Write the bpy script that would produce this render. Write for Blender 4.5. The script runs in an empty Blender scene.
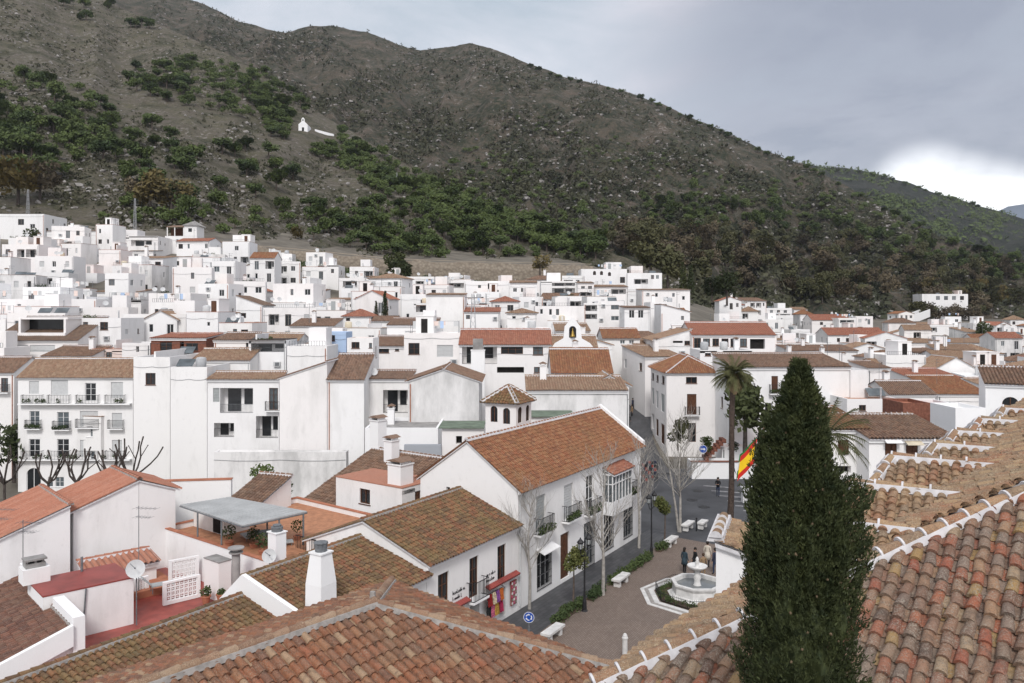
import bpy, bmesh, math, random
from mathutils import Vector as V, Matrix, noise as mnoise
from mathutils.bvhtree import BVHTree
random.seed(7)
R = random.Random(11)
C = bpy.context.scene.collection
# ---------------------------------------------------------------- photograph geometry
F, CX, HY, CH = 800.0, 512.0, 312.0, 17.0        # focal length in px, optical axis, eye height above the plaza
EYE = V((0, 0, CH))
def ray(px, py): return V(((px-CX)/F, 1.0, -(py-HY)/F))
def P(px, py, d): return EYE + ray(px, py)*d
def PZ(px, py, z):                                # point of a pixel on the level z
    d = (CH-z)*F/(py-HY)
    return P(px, py, d)
def plane_hit(px, py, p0, n):
    r = ray(px, py); t = (p0-EYE).dot(n)/r.dot(n)
    return EYE + r*t
def lerp(a, b, t): return a+(b-a)*t
def interp(x, xs, ys):
    if x <= xs[0]: return ys[0]
    for i in range(len(xs)-1):
        if x <= xs[i+1]:
            return lerp(ys[i], ys[i+1], (x-xs[i])/(xs[i+1]-xs[i]))
    return ys[-1]
def ground(x, y):
    if 50 < y < 102 and x < -6:
        f = min(1, (-6-x)/14)*min(1, (y-50)/10)*min(1, (102-y)/7); return -3.2*f
    if y < 85: return 0.0
    r = x/y
    s = interp(r, [-.64, -.4, -.14, .1, .2, .33, .64], [.26, .235, .17, .15, .1, .045, .035])
    t = min(y, 460)-85
    e = min(1, t/25); e = e*e*(3-2*e)
    return t*s*e
# ---------------------------------------------------------------- objects
def empty(name, loc):
    o = bpy.data.objects.new(name, None); C.objects.link(o); o.location = loc
    o.empty_display_size = .3
    return o
def tag(o, label=None, cat=None, group=None, kind=None):
    if label: o['label'] = label
    if cat: o['category'] = cat
    if group: o['group'] = group
    if kind: o['kind'] = kind
    return o
def root_loc(p):
    l = V((0, 0, 0))
    while p: l += V(p.location); p = p.parent
    return l
class MB:
    def __init__(s): s.v = []; s.f = []; s.m = []; s.uv = []; s.sm = []
    def face(s, pts, mi=0, uvs=None, smooth=False):
        b = len(s.v); s.v += [tuple(p) for p in pts]
        s.f.append(tuple(range(b, b+len(pts)))); s.m.append(mi)
        s.uv += (uvs if uvs else [(0.5, 0.5)]*len(pts)); s.sm.append(smooth)
    def mesh(s, vs, fs, mi=0, uv=(.5, .5), smooth=False):
        b = len(s.v); s.v += [tuple(p) for p in vs]
        for f in fs:
            s.f.append(tuple(b+i for i in f)); s.m.append(mi); s.sm.append(smooth)
            s.uv += [uv]*len(f)
    def hexa(s, c, mi=0, uv=(.5, .5)):            # 8 corners: bottom 0-3, top 4-7
        s.mesh(c, [(0, 3, 2, 1), (4, 5, 6, 7), (0, 1, 5, 4), (1, 2, 6, 5), (2, 3, 7, 6), (3, 0, 4, 7)], mi, uv)
    def fbox(s, fn, u0, u1, t0, t1, z0, z1, mi=0, uv=(.5, .5)):
        s.hexa([fn(u0, t0, z0), fn(u1, t0, z0), fn(u1, t1, z0), fn(u0, t1, z0),
                fn(u0, t0, z1), fn(u1, t0, z1), fn(u1, t1, z1), fn(u0, t1, z1)], mi, uv)
    def box(s, x0, x1, y0, y1, z0, z1, mi=0, uv=(.5, .5)):
        s.fbox(lambda a, b, c: (a, b, c), x0, x1, y0, y1, z0, z1, mi, uv)
    def tube(s, p0, p1, r0, r1=None, n=6, mi=0, cap=True, uv=(.5, .5), smooth=True):
        r1 = r0 if r1 is None else r1
        p0, p1 = V(p0), V(p1); a = (p1-p0)
        if a.length < 1e-6: return
        a.normalize()
        x = a.orthogonal().normalized(); y = a.cross(x)
        vs = []
        for p, r in ((p0, r0), (p1, r1)):
            for i in range(n):
                t = 2*math.pi*i/n
                vs.append(p+x*(r*math.cos(t))+y*(r*math.sin(t)))
        fs = [(i, (i+1) % n, n+(i+1) % n, n+i) for i in range(n)]
        s.mesh(vs, fs, mi, uv, smooth)
        if cap:
            s.mesh(vs[:n], [tuple(range(n))[::-1]], mi, uv); s.mesh(vs[n:], [tuple(range(n))], mi, uv)
    def path(s, pts, rs, n=6, mi=0):
        for i in range(len(pts)-1):
            s.tube(pts[i], pts[i+1], rs[i], rs[i+1], n, mi, cap=(i in (0, len(pts)-2)))
    def lathe(s, c, prof, n=16, mi=0, rot=0, smooth=False):
        c = V(c); vs = []
        for r, z in prof:
            for i in range(n):
                t = 2*math.pi*i/n+rot
                vs.append(c+V((r*math.cos(t), r*math.sin(t), z)))
        fs = []
        for k in range(len(prof)-1):
            for i in range(n):
                fs.append((k*n+i, k*n+(i+1) % n, (k+1)*n+(i+1) % n, (k+1)*n+i))
        fs.append(tuple(range(n))[::-1]); fs.append(tuple((len(prof)-1)*n+i for i in range(n)))
        s.mesh(vs, fs, mi, (.5, .5), smooth)
    def blob(s, c, r, rz=None, mi=0, seed=0, amp=.25, sub=2, smooth=True):
        ic = ICO[sub]; c = V(c); rz = rz or r
        vs = []
        for p in ic[0]:
            k = 1+amp*mnoise.noise(p*1.7+V((seed*3.1, seed*1.7, seed)))*1.6
            vs.append(c+V((p.x*r*k, p.y*r*k, p.z*rz*k)))
        s.mesh(vs, ic[1], mi, (.5, .5), smooth)
    def build(s, name, mats, parent=None, loc=None):
        if not isinstance(mats, (list, tuple)): mats = [mats]
        l = root_loc(parent) if parent else (V(loc) if loc is not None else V((0, 0, 0)))
        me = bpy.data.meshes.new(name)
        me.from_pydata([(a-l.x, b-l.y, c-l.z) for a, b, c in s.v], [], s.f)
        for m in mats: me.materials.append(m)
        me.polygons.foreach_set('material_index', s.m)
        me.polygons.foreach_set('use_smooth', s.sm)
        ul = me.uv_layers.new(name='UVMap')
        ul.data.foreach_set('uv', [x for p in s.uv for x in p])
        me.update()
        o = bpy.data.objects.new(name, me); C.objects.link(o)
        if parent: o.parent = parent
        else: o.location = l
        return o
ICO = {}
for _s in (1, 2, 3):
    _b = bmesh.new(); bmesh.ops.create_icosphere(_b, subdivisions=_s, radius=1)
    _b.verts.ensure_lookup_table()
    ICO[_s] = ([v.co.copy() for v in _b.verts], [tuple(v.index for v in f.verts) for f in _b.faces]); _b.free()
# ---------------------------------------------------------------- materials
M = {}
class NT:
    def __init__(s, name):
        m = bpy.data.materials.new(name); m.use_nodes = True
        s.m = m; s.t = m.node_tree; s.b = s.t.nodes['Principled BSDF']
        s.b.inputs['Specular IOR Level'].default_value = .25
    def n(s, typ, **kw):
        x = s.t.nodes.new(typ)
        for k, v in kw.items():
            if k.startswith('i_'):
                x.inputs[k[2:].replace('_', ' ')].default_value = v
            else: setattr(x, k, v)
        return x
    def l(s, a, b): s.t.links.new(a, b)
    def pos(s, scale=(1, 1, 1)):
        g = s.n('ShaderNodeNewGeometry'); mp = s.n('ShaderNodeMapping'); mp.inputs['Scale'].default_value = scale
        s.l(g.outputs['Position'], mp.inputs['Vector']); return mp.outputs['Vector']
    def noise(s, vec, scale, detail=5, rough=.55):
        x = s.n('ShaderNodeTexNoise'); x.inputs['Scale'].default_value = scale
        x.inputs['Detail'].default_value = detail; x.inputs['Roughness'].default_value = rough
        s.l(vec, x.inputs['Vector']); return x.outputs['Fac']
    def ramp(s, fac, stops, interp='LINEAR'):
        x = s.n('ShaderNodeValToRGB'); cr = x.color_ramp; cr.interpolation = interp
        while len(cr.elements) < len(stops): cr.elements.new(.5)
        for e, (p, c) in zip(cr.elements, stops):
            e.position = p; e.color = (c, c, c, 1) if isinstance(c, (int, float)) else (*c, 1)
        s.l(fac, x.inputs['Fac']); return x.outputs['Color']
    def mix(s, fac, a, b, mode='MIX'):
        x = s.n('ShaderNodeMix', data_type='RGBA', blend_type=mode)
        for sock, v in ((x.inputs[0], fac), (x.inputs[6], a), (x.inputs[7], b)):
            if isinstance(v, (int, float)): sock.default_value = v
            elif isinstance(v, tuple): sock.default_value = (*v, 1)
            else: s.l(v, sock)
        return x.outputs[2]
    def bump(s, h, strength=.3, dist=.02):
        x = s.n('ShaderNodeBump'); x.inputs['Strength'].default_value = strength; x.inputs['Distance'].default_value = dist
        s.l(h, x.inputs['Height']); s.l(x.outputs['Normal'], s.b.inputs['Normal'])
    def out(s, col, rough=.8, key=None):
        if isinstance(col, tuple): s.b.inputs['Base Color'].default_value = (*col, 1)
        else: s.l(col, s.b.inputs['Base Color'])
        s.b.inputs['Roughness'].default_value = rough
        if key: M[key] = s.m
        return s.m
def plain(key, col, rough=.7, var=.12, scale=3.0, metal=0, spec=None):
    t = NT(key); n = t.noise(t.pos(), scale)
    dark = tuple(c*(1-var*1.5) for c in col); lite = tuple(min(1, c*(1+var)) for c in col)
    t.out(t.ramp(n, [(.3, dark), (.7, lite)]), rough, key); t.b.inputs['Metallic'].default_value = metal
    if spec is not None: t.b.inputs['Specular IOR Level'].default_value = spec
    return t.m
def wall_mat(key, base, stain, amount, rnd=True):
    t = NT(key)
    a = t.noise(t.pos((.35, .35, .12)), 1.0, 6, .65)          # broad weathering
    b = t.noise(t.pos((1.3, 1.3, .3)), 1.0, 6, .7)           # rain streaks
    c = t.noise(t.pos(), 9, 4)
    f1 = t.ramp(a, [(.52, 0.0), (.8, amount)] if amount < 1 else [(.44, 0.0), (.62, .6)])
    f2 = t.ramp(b, [(.58, 0.0), (.85, amount*.45)])
    col = base
    if rnd:
        oi = t.n('ShaderNodeObjectInfo')
        col = t.ramp(oi.outputs['Random'], [(0, base), (.4, (base[0], base[1]*.985, base[2]*.965)), (.6, tuple(x*.95 for x in base)), (.8, (base[0], base[1]*.965, base[2]*.945)), (1, base)])
    col = t.mix(f1, col, stain); col = t.mix(f2, col, tuple(x*.8 for x in stain))
    d = t.noise(t.pos((1, 1, .6)), 3.2, 6, .7)
    col = t.mix(t.ramp(d, [(.57, 0.0), (.78, .28*min(1, amount*2))]), col, tuple(x*.9 for x in stain))
    t.bump(c, .25, .01)
    return t.out(col, .9, key)
wall_mat('white', (.83, .828, .825), (.50, .49, .47), .6)
wall_mat('white_clean', (.84, .838, .835), (.66, .65, .63), .3, False)
wall_mat('white_old', (.76, .75, .74), (.36, .36, .35), 1.15, False)
wall_mat('pinkish', (.74, .62, .57), (.5, .42, .38), .4)
wall_mat('cream', (.72, .62, .44), (.5, .42, .3), .4)
wall_mat('blueish', (.42, .55, .75), (.4, .45, .5), .4)
wall_mat('greywall', (.36, .38, .41), (.24, .25, .26), .6)
def tile_mat(key, cols, lichen=(.33, .25, .12), la=.5, soot=(.055, .045, .038), sa=.5):
    t = NT(key)
    uv = t.n('ShaderNodeUVMap', uv_map='UVMap')
    fl = t.n('ShaderNodeVectorMath', operation='FLOOR'); t.l(uv.outputs['UV'], fl.inputs[0])
    wn = t.n('ShaderNodeTexWhiteNoise', noise_dimensions='2D'); t.l(fl.outputs['Vector'], wn.inputs['Vector'])
    k = len(cols)
    col = t.ramp(wn.outputs['Value'], [(i/k, c) for i, c in enumerate(cols)], 'CONSTANT')
    p = t.pos()
    n1 = t.noise(p, .55, 5, .6); n2 = t.noise(p, 7, 5, .7); n3 = t.noise(p, 22, 4, .7)
    col = t.mix(t.ramp(n1, [(.45, 0.0), (.7, la)]), col, lichen)
    col = t.mix(t.ramp(n2, [(.5, 0.0), (.72, sa)]), col, soot)
    col = t.mix(t.ramp(n3, [(.55, 0.0), (.75, .35)]), col, tuple(min(1, x*1.5+.06) for x in lichen))
    n6 = t.noise(p, 42, 3, .6); n7 = t.noise(p, 3.2, 4, .6)
    spk = t.n('ShaderNodeMath', operation='MULTIPLY'); t.l(t.ramp(n6, [(.5, 0.0), (.6, .75)]), spk.inputs[0]); t.l(t.ramp(n7, [(.4, .15), (.62, 1.0)]), spk.inputs[1])
    col = t.mix(spk.outputs[0], col, tuple(min(1, x*1.3+.06) for x in lichen))
    n8 = t.noise(p, 60, 2, .5); col = t.mix(t.ramp(n8, [(.55, 0.0), (.68, .55)]), col, soot)
    t.bump(n3, .6, .012)
    return t.out(col, .92, key)
tile_mat('t_church', [(.27, .145, .09), (.22, .085, .055), (.19, .125, .09), (.29, .175, .105), (.17, .095, .065), (.24, .16, .11), (.26, .10, .06), (.21, .14, .10), (.25, .15, .095), (.24, .12, .08), (.2, .115, .08), (.21, .15, .115), (.23, .13, .085), (.17, .12, .095), (.22, .13, .09), (.13, .08, .06), (.27, .085, .05), (.30, .11, .06), (.24, .14, .09), (.29, .10, .055), (.31, .22, .14), (.30, .19, .08)], lichen=(.2, .17, .13), la=.5, soot=(.06, .05, .042), sa=.7)
tile_mat('t_church_pale', [(.33, .20, .115), (.28, .165, .10), (.25, .15, .09), (.36, .235, .135), (.29, .145, .085), (.24, .16, .105)], lichen=(.28, .225, .145), la=.6, soot=(.085, .065, .05), sa=.7)
tile_mat('t_near', [(.27, .115, .06), (.23, .092, .048), (.30, .145, .078), (.19, .085, .05), (.26, .105, .054), (.36, .24, .15), (.24, .11, .065), (.18, .09, .06), (.29, .11, .06)], lichen=(.18, .125, .08), la=.5, soot=(.05, .038, .03), sa=.8)
tile_mat('t_orange', [(.27, .112, .055), (.235, .09, .045), (.30, .135, .065), (.2, .08, .045), (.27, .10, .05), (.31, .155, .08)], lichen=(.21, .12, .055), la=.55, sa=.65)
tile_mat('t_moss', [(.22, .088, .05), (.17, .08, .048), (.26, .12, .062), (.13, .072, .046), (.23, .135, .07), (.18, .10, .052)], lichen=(.155, .12, .05), la=.65, soot=(.05, .045, .03), sa=.75)
tile_mat('t_brown', [(.205, .115, .075), (.165, .09, .06), (.25, .145, .095), (.14, .08, .056), (.22, .135, .095)], lichen=(.2, .15, .105), la=.4, sa=.45)
tile_mat('t_tan', [(.31, .20, .135), (.26, .16, .105), (.34, .235, .16), (.23, .135, .09), (.29, .17, .11)], lichen=(.26, .19, .12), la=.4, sa=.45)
tile_mat('t_red', [(.33, .125, .08), (.29, .105, .065), (.36, .15, .095), (.26, .10, .068)], lichen=(.28, .15, .095), la=.3, sa=.2)
tile_mat('t_darkred', [(.16, .072, .05), (.13, .06, .043), (.2, .09, .06), (.11, .055, .042), (.18, .1, .07)], lichen=(.17, .11, .08), la=.4, sa=.5)
tile_mat('t_dark', [(.16, .1, .07), (.12, .08, .06), (.19, .12, .08), (.14, .08, .06)], lichen=(.18, .14, .1), la=.4, sa=.4)
tile_mat('t_flatred', [(.40, .165, .105), (.37, .15, .095), (.42, .185, .12)], lichen=(.35, .18, .125), la=.4, sa=.18)
plain('mortar', (.62, .61, .62), .9, .12, 6)
plain('mortar_grey', (.33, .31, .29), .95, .2, 6)
plain('terracotta', (.42, .17, .1), .85, .15, 2)
plain('redpaint', (.27, .06, .05), .45, .18, 1.2)
plain('redfloor', (.3, .065, .05), .4, .2, 2)
plain('claytile', (.42, .2, .11), .7, .18, 3)
plain('glass', (.018, .021, .024), .12, .2, .7, 0, .5)
plain('glass_grey', (.10, .12, .13), .15, .3, .7, 0, .5)
plain('wood', (.10, .045, .025), .6, .25, 5)
plain('wood_grey', (.24, .21, .18), .7, .2, 5)
plain('frame_white', (.74, .74, .74), .5, .05, 5)
plain('shutter', (.55, .56, .56), .6, .06, 5)
plain('shutter_grey', (.36, .38, .38), .6, .08, 5)
plain('iron', (.022, .022, .024), .5, .2, 8)
plain('iron_grey', (.16, .17, .18), .5, .2, 8)
plain('metal_sheet', (.40, .41, .41), .45, .12, .8)
plain('steel', (.42, .43, .44), .35, .1, 4)
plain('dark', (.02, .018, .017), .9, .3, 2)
plain('brick', (.22, .09, .06), .85, .25, 4)
plain('stone', (.33, .29, .24), .95, .3, .8)
plain('cement', (.3, .29, .28), .9, .2, 1.5)
plain('marble', (.66, .65, .63), .5, .15, 2.5)
plain('awning', (.62, .55, .42), .8, .1, 2)
plain('awning_dark', (.05, .035, .03), .8, .2, 2)
plain('greenroof', (.15, .19, .14), .8, .3, 1.2)
plain('green_panel', (.03, .16, .08), .6, .15, 2)
plain('bark', (.11, .085, .07), .95, .3, 4)
plain('bark_pale', (.36, .34, .31), .9, .25, 5)
plain('bark_dark', (.075, .062, .055), .95, .3, 5)
plain('bark_palm', (.075, .055, .045), .95, .35, 7)
plain('soil', (.09, .065, .045), .95, .3, 2)
def leaf_mat(key, a, b, scale=1.3, rough=.75):
    t = NT(key); oi = t.n('ShaderNodeObjectInfo')
    n = t.noise(t.pos(), scale, 4)
    ad = t.n('ShaderNodeMath', operation='MULTIPLY_ADD'); t.l(oi.outputs['Random'], ad.inputs[0]); ad.inputs[1].default_value = .3; ad.inputs[2].default_value = -.15
    a2 = t.n('ShaderNodeMath', operation='ADD'); t.l(n, a2.inputs[0]); t.l(ad.outputs[0], a2.inputs[1])
    return t.out(t.ramp(a2.outputs[0], [(.28, a), (.72, b)]), rough, key)
leaf_mat('leaf_pine', (.028, .047, .014), (.084, .113, .032), .12)
leaf_mat('leaf_olive', (.05, .055, .024), (.10, .095, .042), .12)
leaf_mat('leaf_autumn', (.085, .068, .026), (.155, .12, .042), .2)
leaf_mat('leaf_brown', (.065, .052, .034), (.125, .10, .06), .12)
leaf_mat('leaf_cypress', (.014, .023, .009), (.068, .080, .028), 8)
leaf_mat('leaf_hedge', (.025, .045, .016), (.07, .095, .03), 3)
leaf_mat('leaf_yellow', (.06, .075, .02), (.15, .15, .05), 2.5)
leaf_mat('leaf_palm', (.05, .06, .025), (.13, .13, .06), 2)
leaf_mat('leaf_straw', (.16, .11, .06), (.26, .19, .11), 3)
leaf_mat('leaf_scrub', (.030, .036, .019), (.068, .066, .036), .05)
leaf_mat('cones', (.09, .065, .04), (.16, .115, .07), 5)
# ---------------------------------------------------------------- tiled roofs
def bm_to_mb(bm, mb):
    ul = bm.loops.layers.uv.active; b = len(mb.v)
    bm.verts.index_update()
    for v in bm.verts: mb.v.append(tuple(v.co))
    for f in bm.faces:
        mb.f.append(tuple(b+v.index for v in f.verts)); mb.m.append(f.material_index); mb.sm.append(f.smooth)
        for lp in f.loops: mb.uv.append(tuple(lp[ul].uv))
CELL = [0]
def tilefacet(mb, poly, near=True, pw=.25, L=.34, over=.12, jit=1.0, slab=True, slab_mi=1, thick=.12, mi=0):
    poly = [V(p) for p in poly]
    n = V((0, 0, 0))
    for i in range(len(poly)):
        n += poly[i].cross(poly[(i+1) % len(poly)])
    n.normalize()
    if n.z < 0: n = -n
    h = V((n.x, n.y, 0))
    h = h.normalized() if h.length > 1e-4 else V((0, -1, 0))
    vd = (V((-h.x, -h.y, 0)) - n*(V((-h.x, -h.y, 0)).dot(n))).normalized()   # up the slope
    ud = vd.cross(n).normalized()
    o = poly[0]
    q = [((p-o).dot(ud), (p-o).dot(vd)) for p in poly]
    u0, u1 = min(a for a, b in q), max(a for a, b in q); v0, v1 = min(b for a, b in q), max(b for a, b in q)
    cu, cv = sum(a for a, b in q)/len(q), sum(b for a, b in q)/len(q)
    edges = []
    for i in range(len(q)):
        (a0, b0), (a1, b1) = q[i], q[(i+1) % len(q)]
        ln = math.hypot(a1-a0, b1-b0)
        if ln < 1e-5: continue
        nx, ny = (b1-b0)/ln, -(a1-a0)/ln
        if (cu-a0)*nx+(cv-b0)*ny > 0: nx, ny = -nx, -ny
        edges.append((a0, b0, nx, ny, over if ny < -.96 else .03))
    CELL[0] += 1000
    base = CELL[0]
    bm = bmesh.new(); ul = bm.loops.layers.uv.new('UVMap')
    sag = .03 if near else .05
    def pt(u, v, w):
        p = o+ud*u+vd*v; return p+n*(w+sag*mnoise.noise(V((p.x*.55, p.y*.55, base))))
    def add(pts, fs, uv, smooth=True):
        vs = [bm.verts.new(p) for p in pts]
        for f in fs:
            fc = bm.faces.new([vs[i] for i in f]); fc.material_index = mi; fc.smooth = smooth
            for lp in fc.loops: lp[ul].uv = uv if not callable(uv) else uv(lp.vert.co)
    nc = int((u1-u0)/pw)+3
    if near:
        nr = int((v1-v0+over)/L)+3
        for i in range(-1, nc):
            uc0 = u0+(i+.5)*pw; cvo = R.uniform(-.05, .05)*jit
            for j in range(-1, nr):
                vc = v0-over+j*L+cvo
                if any((uc0-a)*nx+(vc+L/2-b)*ny > e+max(pw, L)*1.1 for a, b, nx, ny, e in edges): continue
                uc = uc0+R.uniform(-.008, .008)*jit; tw = R.uniform(-.012, .012)*jit; dz = R.uniform(-.006, .01)*jit
                uv = (base+i+.5, j+.5)
                r0, r1 = pw*.40, pw*.33
                pts = []
                K = 6
                for (vv, r, zz, sh) in ((vc-.05+R.uniform(-.012, .012)*jit, r0, .050+dz, -tw), (vc+L+.02, r1, .018+dz, tw)):
                    for k in range(K+1):
                        t = math.pi*k/K
                        pts.append(pt(uc+sh-r*math.cos(t), vv, zz+r*math.sin(t)*.92-.01))
                fs = [(k, k+1, K+2+k, K+1+k) for k in range(K)]
                add(pts, fs, uv)
                add(pts[:K+1], [tuple(range(K, -1, -1))], uv, False)
                # channel tile between two covers
                ua = uc0+pw*.5
                g = pw*.26
                pts = [pt(ua-g, vc-.03, .06+dz), pt(ua-g*.4, vc-.03, .022), pt(ua+g*.4, vc-.03, .022), pt(ua+g, vc-.03, .06+dz),
                       pt(ua-g, vc+L, .035), pt(ua-g*.4, vc+L, 0), pt(ua+g*.4, vc+L, 0), pt(ua+g, vc+L, .035)]
                add(pts, [(0, 1, 5, 4), (1, 2, 6, 5), (2, 3, 7, 6)], (base+i+500.5, j+.5))
    else:
        def uvf(co):
            d = co-o
            return (base+(d.dot(ud)-u0)/pw, (d.dot(vd)-v0)/L+40)
        for i in range(-1, nc):
            uc = u0+i*pw; va, vb = v0-over, v1+.05
            h_ = pw*.34
            pr = [(0, .0), (.18, h_*.75), (.36, h_), (.54, h_*.75), (.72, 0), (1, -.02)]
            pts = []
            for vv in (va, vb):
                for a, w in pr: pts.append(pt(uc+a*pw+.0, vv, w+.02))
            m_ = len(pr)
            add(pts, [(k, k+1, m_+k+1, m_+k) for k in range(m_-1)], lambda co, uc=uc: (base+math.floor((uc-u0)/pw+.5)+.5, ((co-o).dot(vd)-v0)/L+40))
    for a, b, nx, ny, e in edges:
        pc = pt(a+nx*e, b+ny*e, 0); pn = ud*nx+vd*ny
        geom = bm.verts[:]+bm.edges[:]+bm.faces[:]
        bmesh.ops.bisect_plane(bm, geom=geom, plane_co=pc, plane_no=pn, clear_outer=True, clear_inner=False, dist=1e-5)
    bm_to_mb(bm, mb); bm.free()
    if slab:
        top = [p-n*.045 for p in poly]; bot = [p-V((0, 0, thick)) for p in poly]
        k = len(poly)
        mb.mesh(top+bot, [tuple(range(k)), tuple(range(2*k-1, k-1, -1))]+[(i, (i+1) % k, k+(i+1) % k, k+i) for i in range(k)], slab_mi)
def ridge_caps(mb, a, b, r=.12, L=.38, mi=0, mort=1, ticks=False, band=.06):
    a, b = V(a), V(b); d = b-a; ln = d.length; d.normalize()
    side = d.cross(V((0, 0, 1)))
    if side.length < 1e-4: return
    side.normalize(); up = side.cross(d).normalized()
    k = max(1, int(ln/L)); L = ln/k
    # mortar bed
    w = r+band
    mb.hexa([a-side*w-up*.06, a+side*w-up*.06, b+side*w-up*.06, b-side*w-up*.06, a-side*w*.8+up*.055, a+side*w*.8+up*.055, b+side*w*.8+up*.055, b-side*w*.8+up*.055], mort)
    for i in range(k):
        CELL[0] += 7
        p0 = a+d*(i*L-.03); p1 = a+d*((i+1)*L)
        K = 6; vs = []
        for p, rr, up_ in ((p0, r, .035), (p1, r*.86, .01)):
            for q in range(K+1):
                t = math.pi*q/K
                vs.append(p-side*(rr*math.cos(t))+up*(rr*math.sin(t)+up_+R.uniform(-.004, .004)))
        uv = (CELL[0]+.5, i+.5)
        mb.mesh(vs, [(q, q+1, K+2+q, K+1+q) for q in range(K)], mi, uv, True)
        mb.mesh(vs[:K+1], [tuple(range(K, -1, -1))], mi, uv)
        if ticks:
            vs = []
            for p, rr in ((p0-d*.006, r+.008), (p0+d*.028, r+.006)):
                for q in range(K+1):
                    t = math.pi*q/K
                    vs.append(p-side*(rr*math.cos(t))+up*(rr*math.sin(t)+.036))
            mb.mesh(vs, [(q, q+1, K+2+q, K+1+q) for q in range(K)]+[tuple(range(K, -1, -1)), tuple(range(K+1, 2*K+2))], mort)
# ---------------------------------------------------------------- houses
FOOT = []                                          # footprints, for keeping filler houses apart
HOUSES = []
def railing(mb, fn, u0, u1, t0, t1, z0, z1, step=.13, r=.012, mi=0, sides=True):
    # bars along the front (t0) and returns to the wall (t1)
    mb.fbox(fn, u0, u1, t0-.02, t0+.02, z1-.03, z1, mi); mb.fbox(fn, u0, u1, t0-.015, t0+.015, z0, z0+.03, mi)
    k = max(1, int((u1-u0)/step))
    for i in range(k+1):
        u = lerp(u0, u1, i/k); mb.fbox(fn, u-r, u+r, t0-r, t0+r, z0, z1-.02, mi)
    if sides:
        for u in (u0, u1):
            mb.fbox(fn, u-.015, u+.015, t0, t1, z1-.03, z1, mi); mb.fbox(fn, u-.015, u+.015, t0, t1, z0, z0+.03, mi)
            k2 = max(1, int(abs(t1-t0)/step))
            for i in range(k2): 
                t = lerp(t0, t1, i/k2); mb.fbox(fn, u-r, u+r, t-r, t+r, z0, z1-.02, mi)
def leaf_tuft(mb, c, r, n, size, mi=0, flat=1.0, rnd=R):
    c = V(c)
    for i in range(n):
        while True:
            p = V((rnd.uniform(-1, 1), rnd.uniform(-1, 1), rnd.uniform(-1, 1)))
            if .25 < p.length < 1: break
        p = V((p.x*r, p.y*r, p.z*r*flat))+c
        a = V((rnd.uniform(-1, 1), rnd.uniform(-1, 1), rnd.uniform(-1, 1))).normalized(); b = a.orthogonal().normalized()
        s = size*rnd.uniform(.6, 1.3)
        mb.face([p-a*s, p+b*s*.55, p+a*s, p-b*s*.55], mi)
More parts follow.
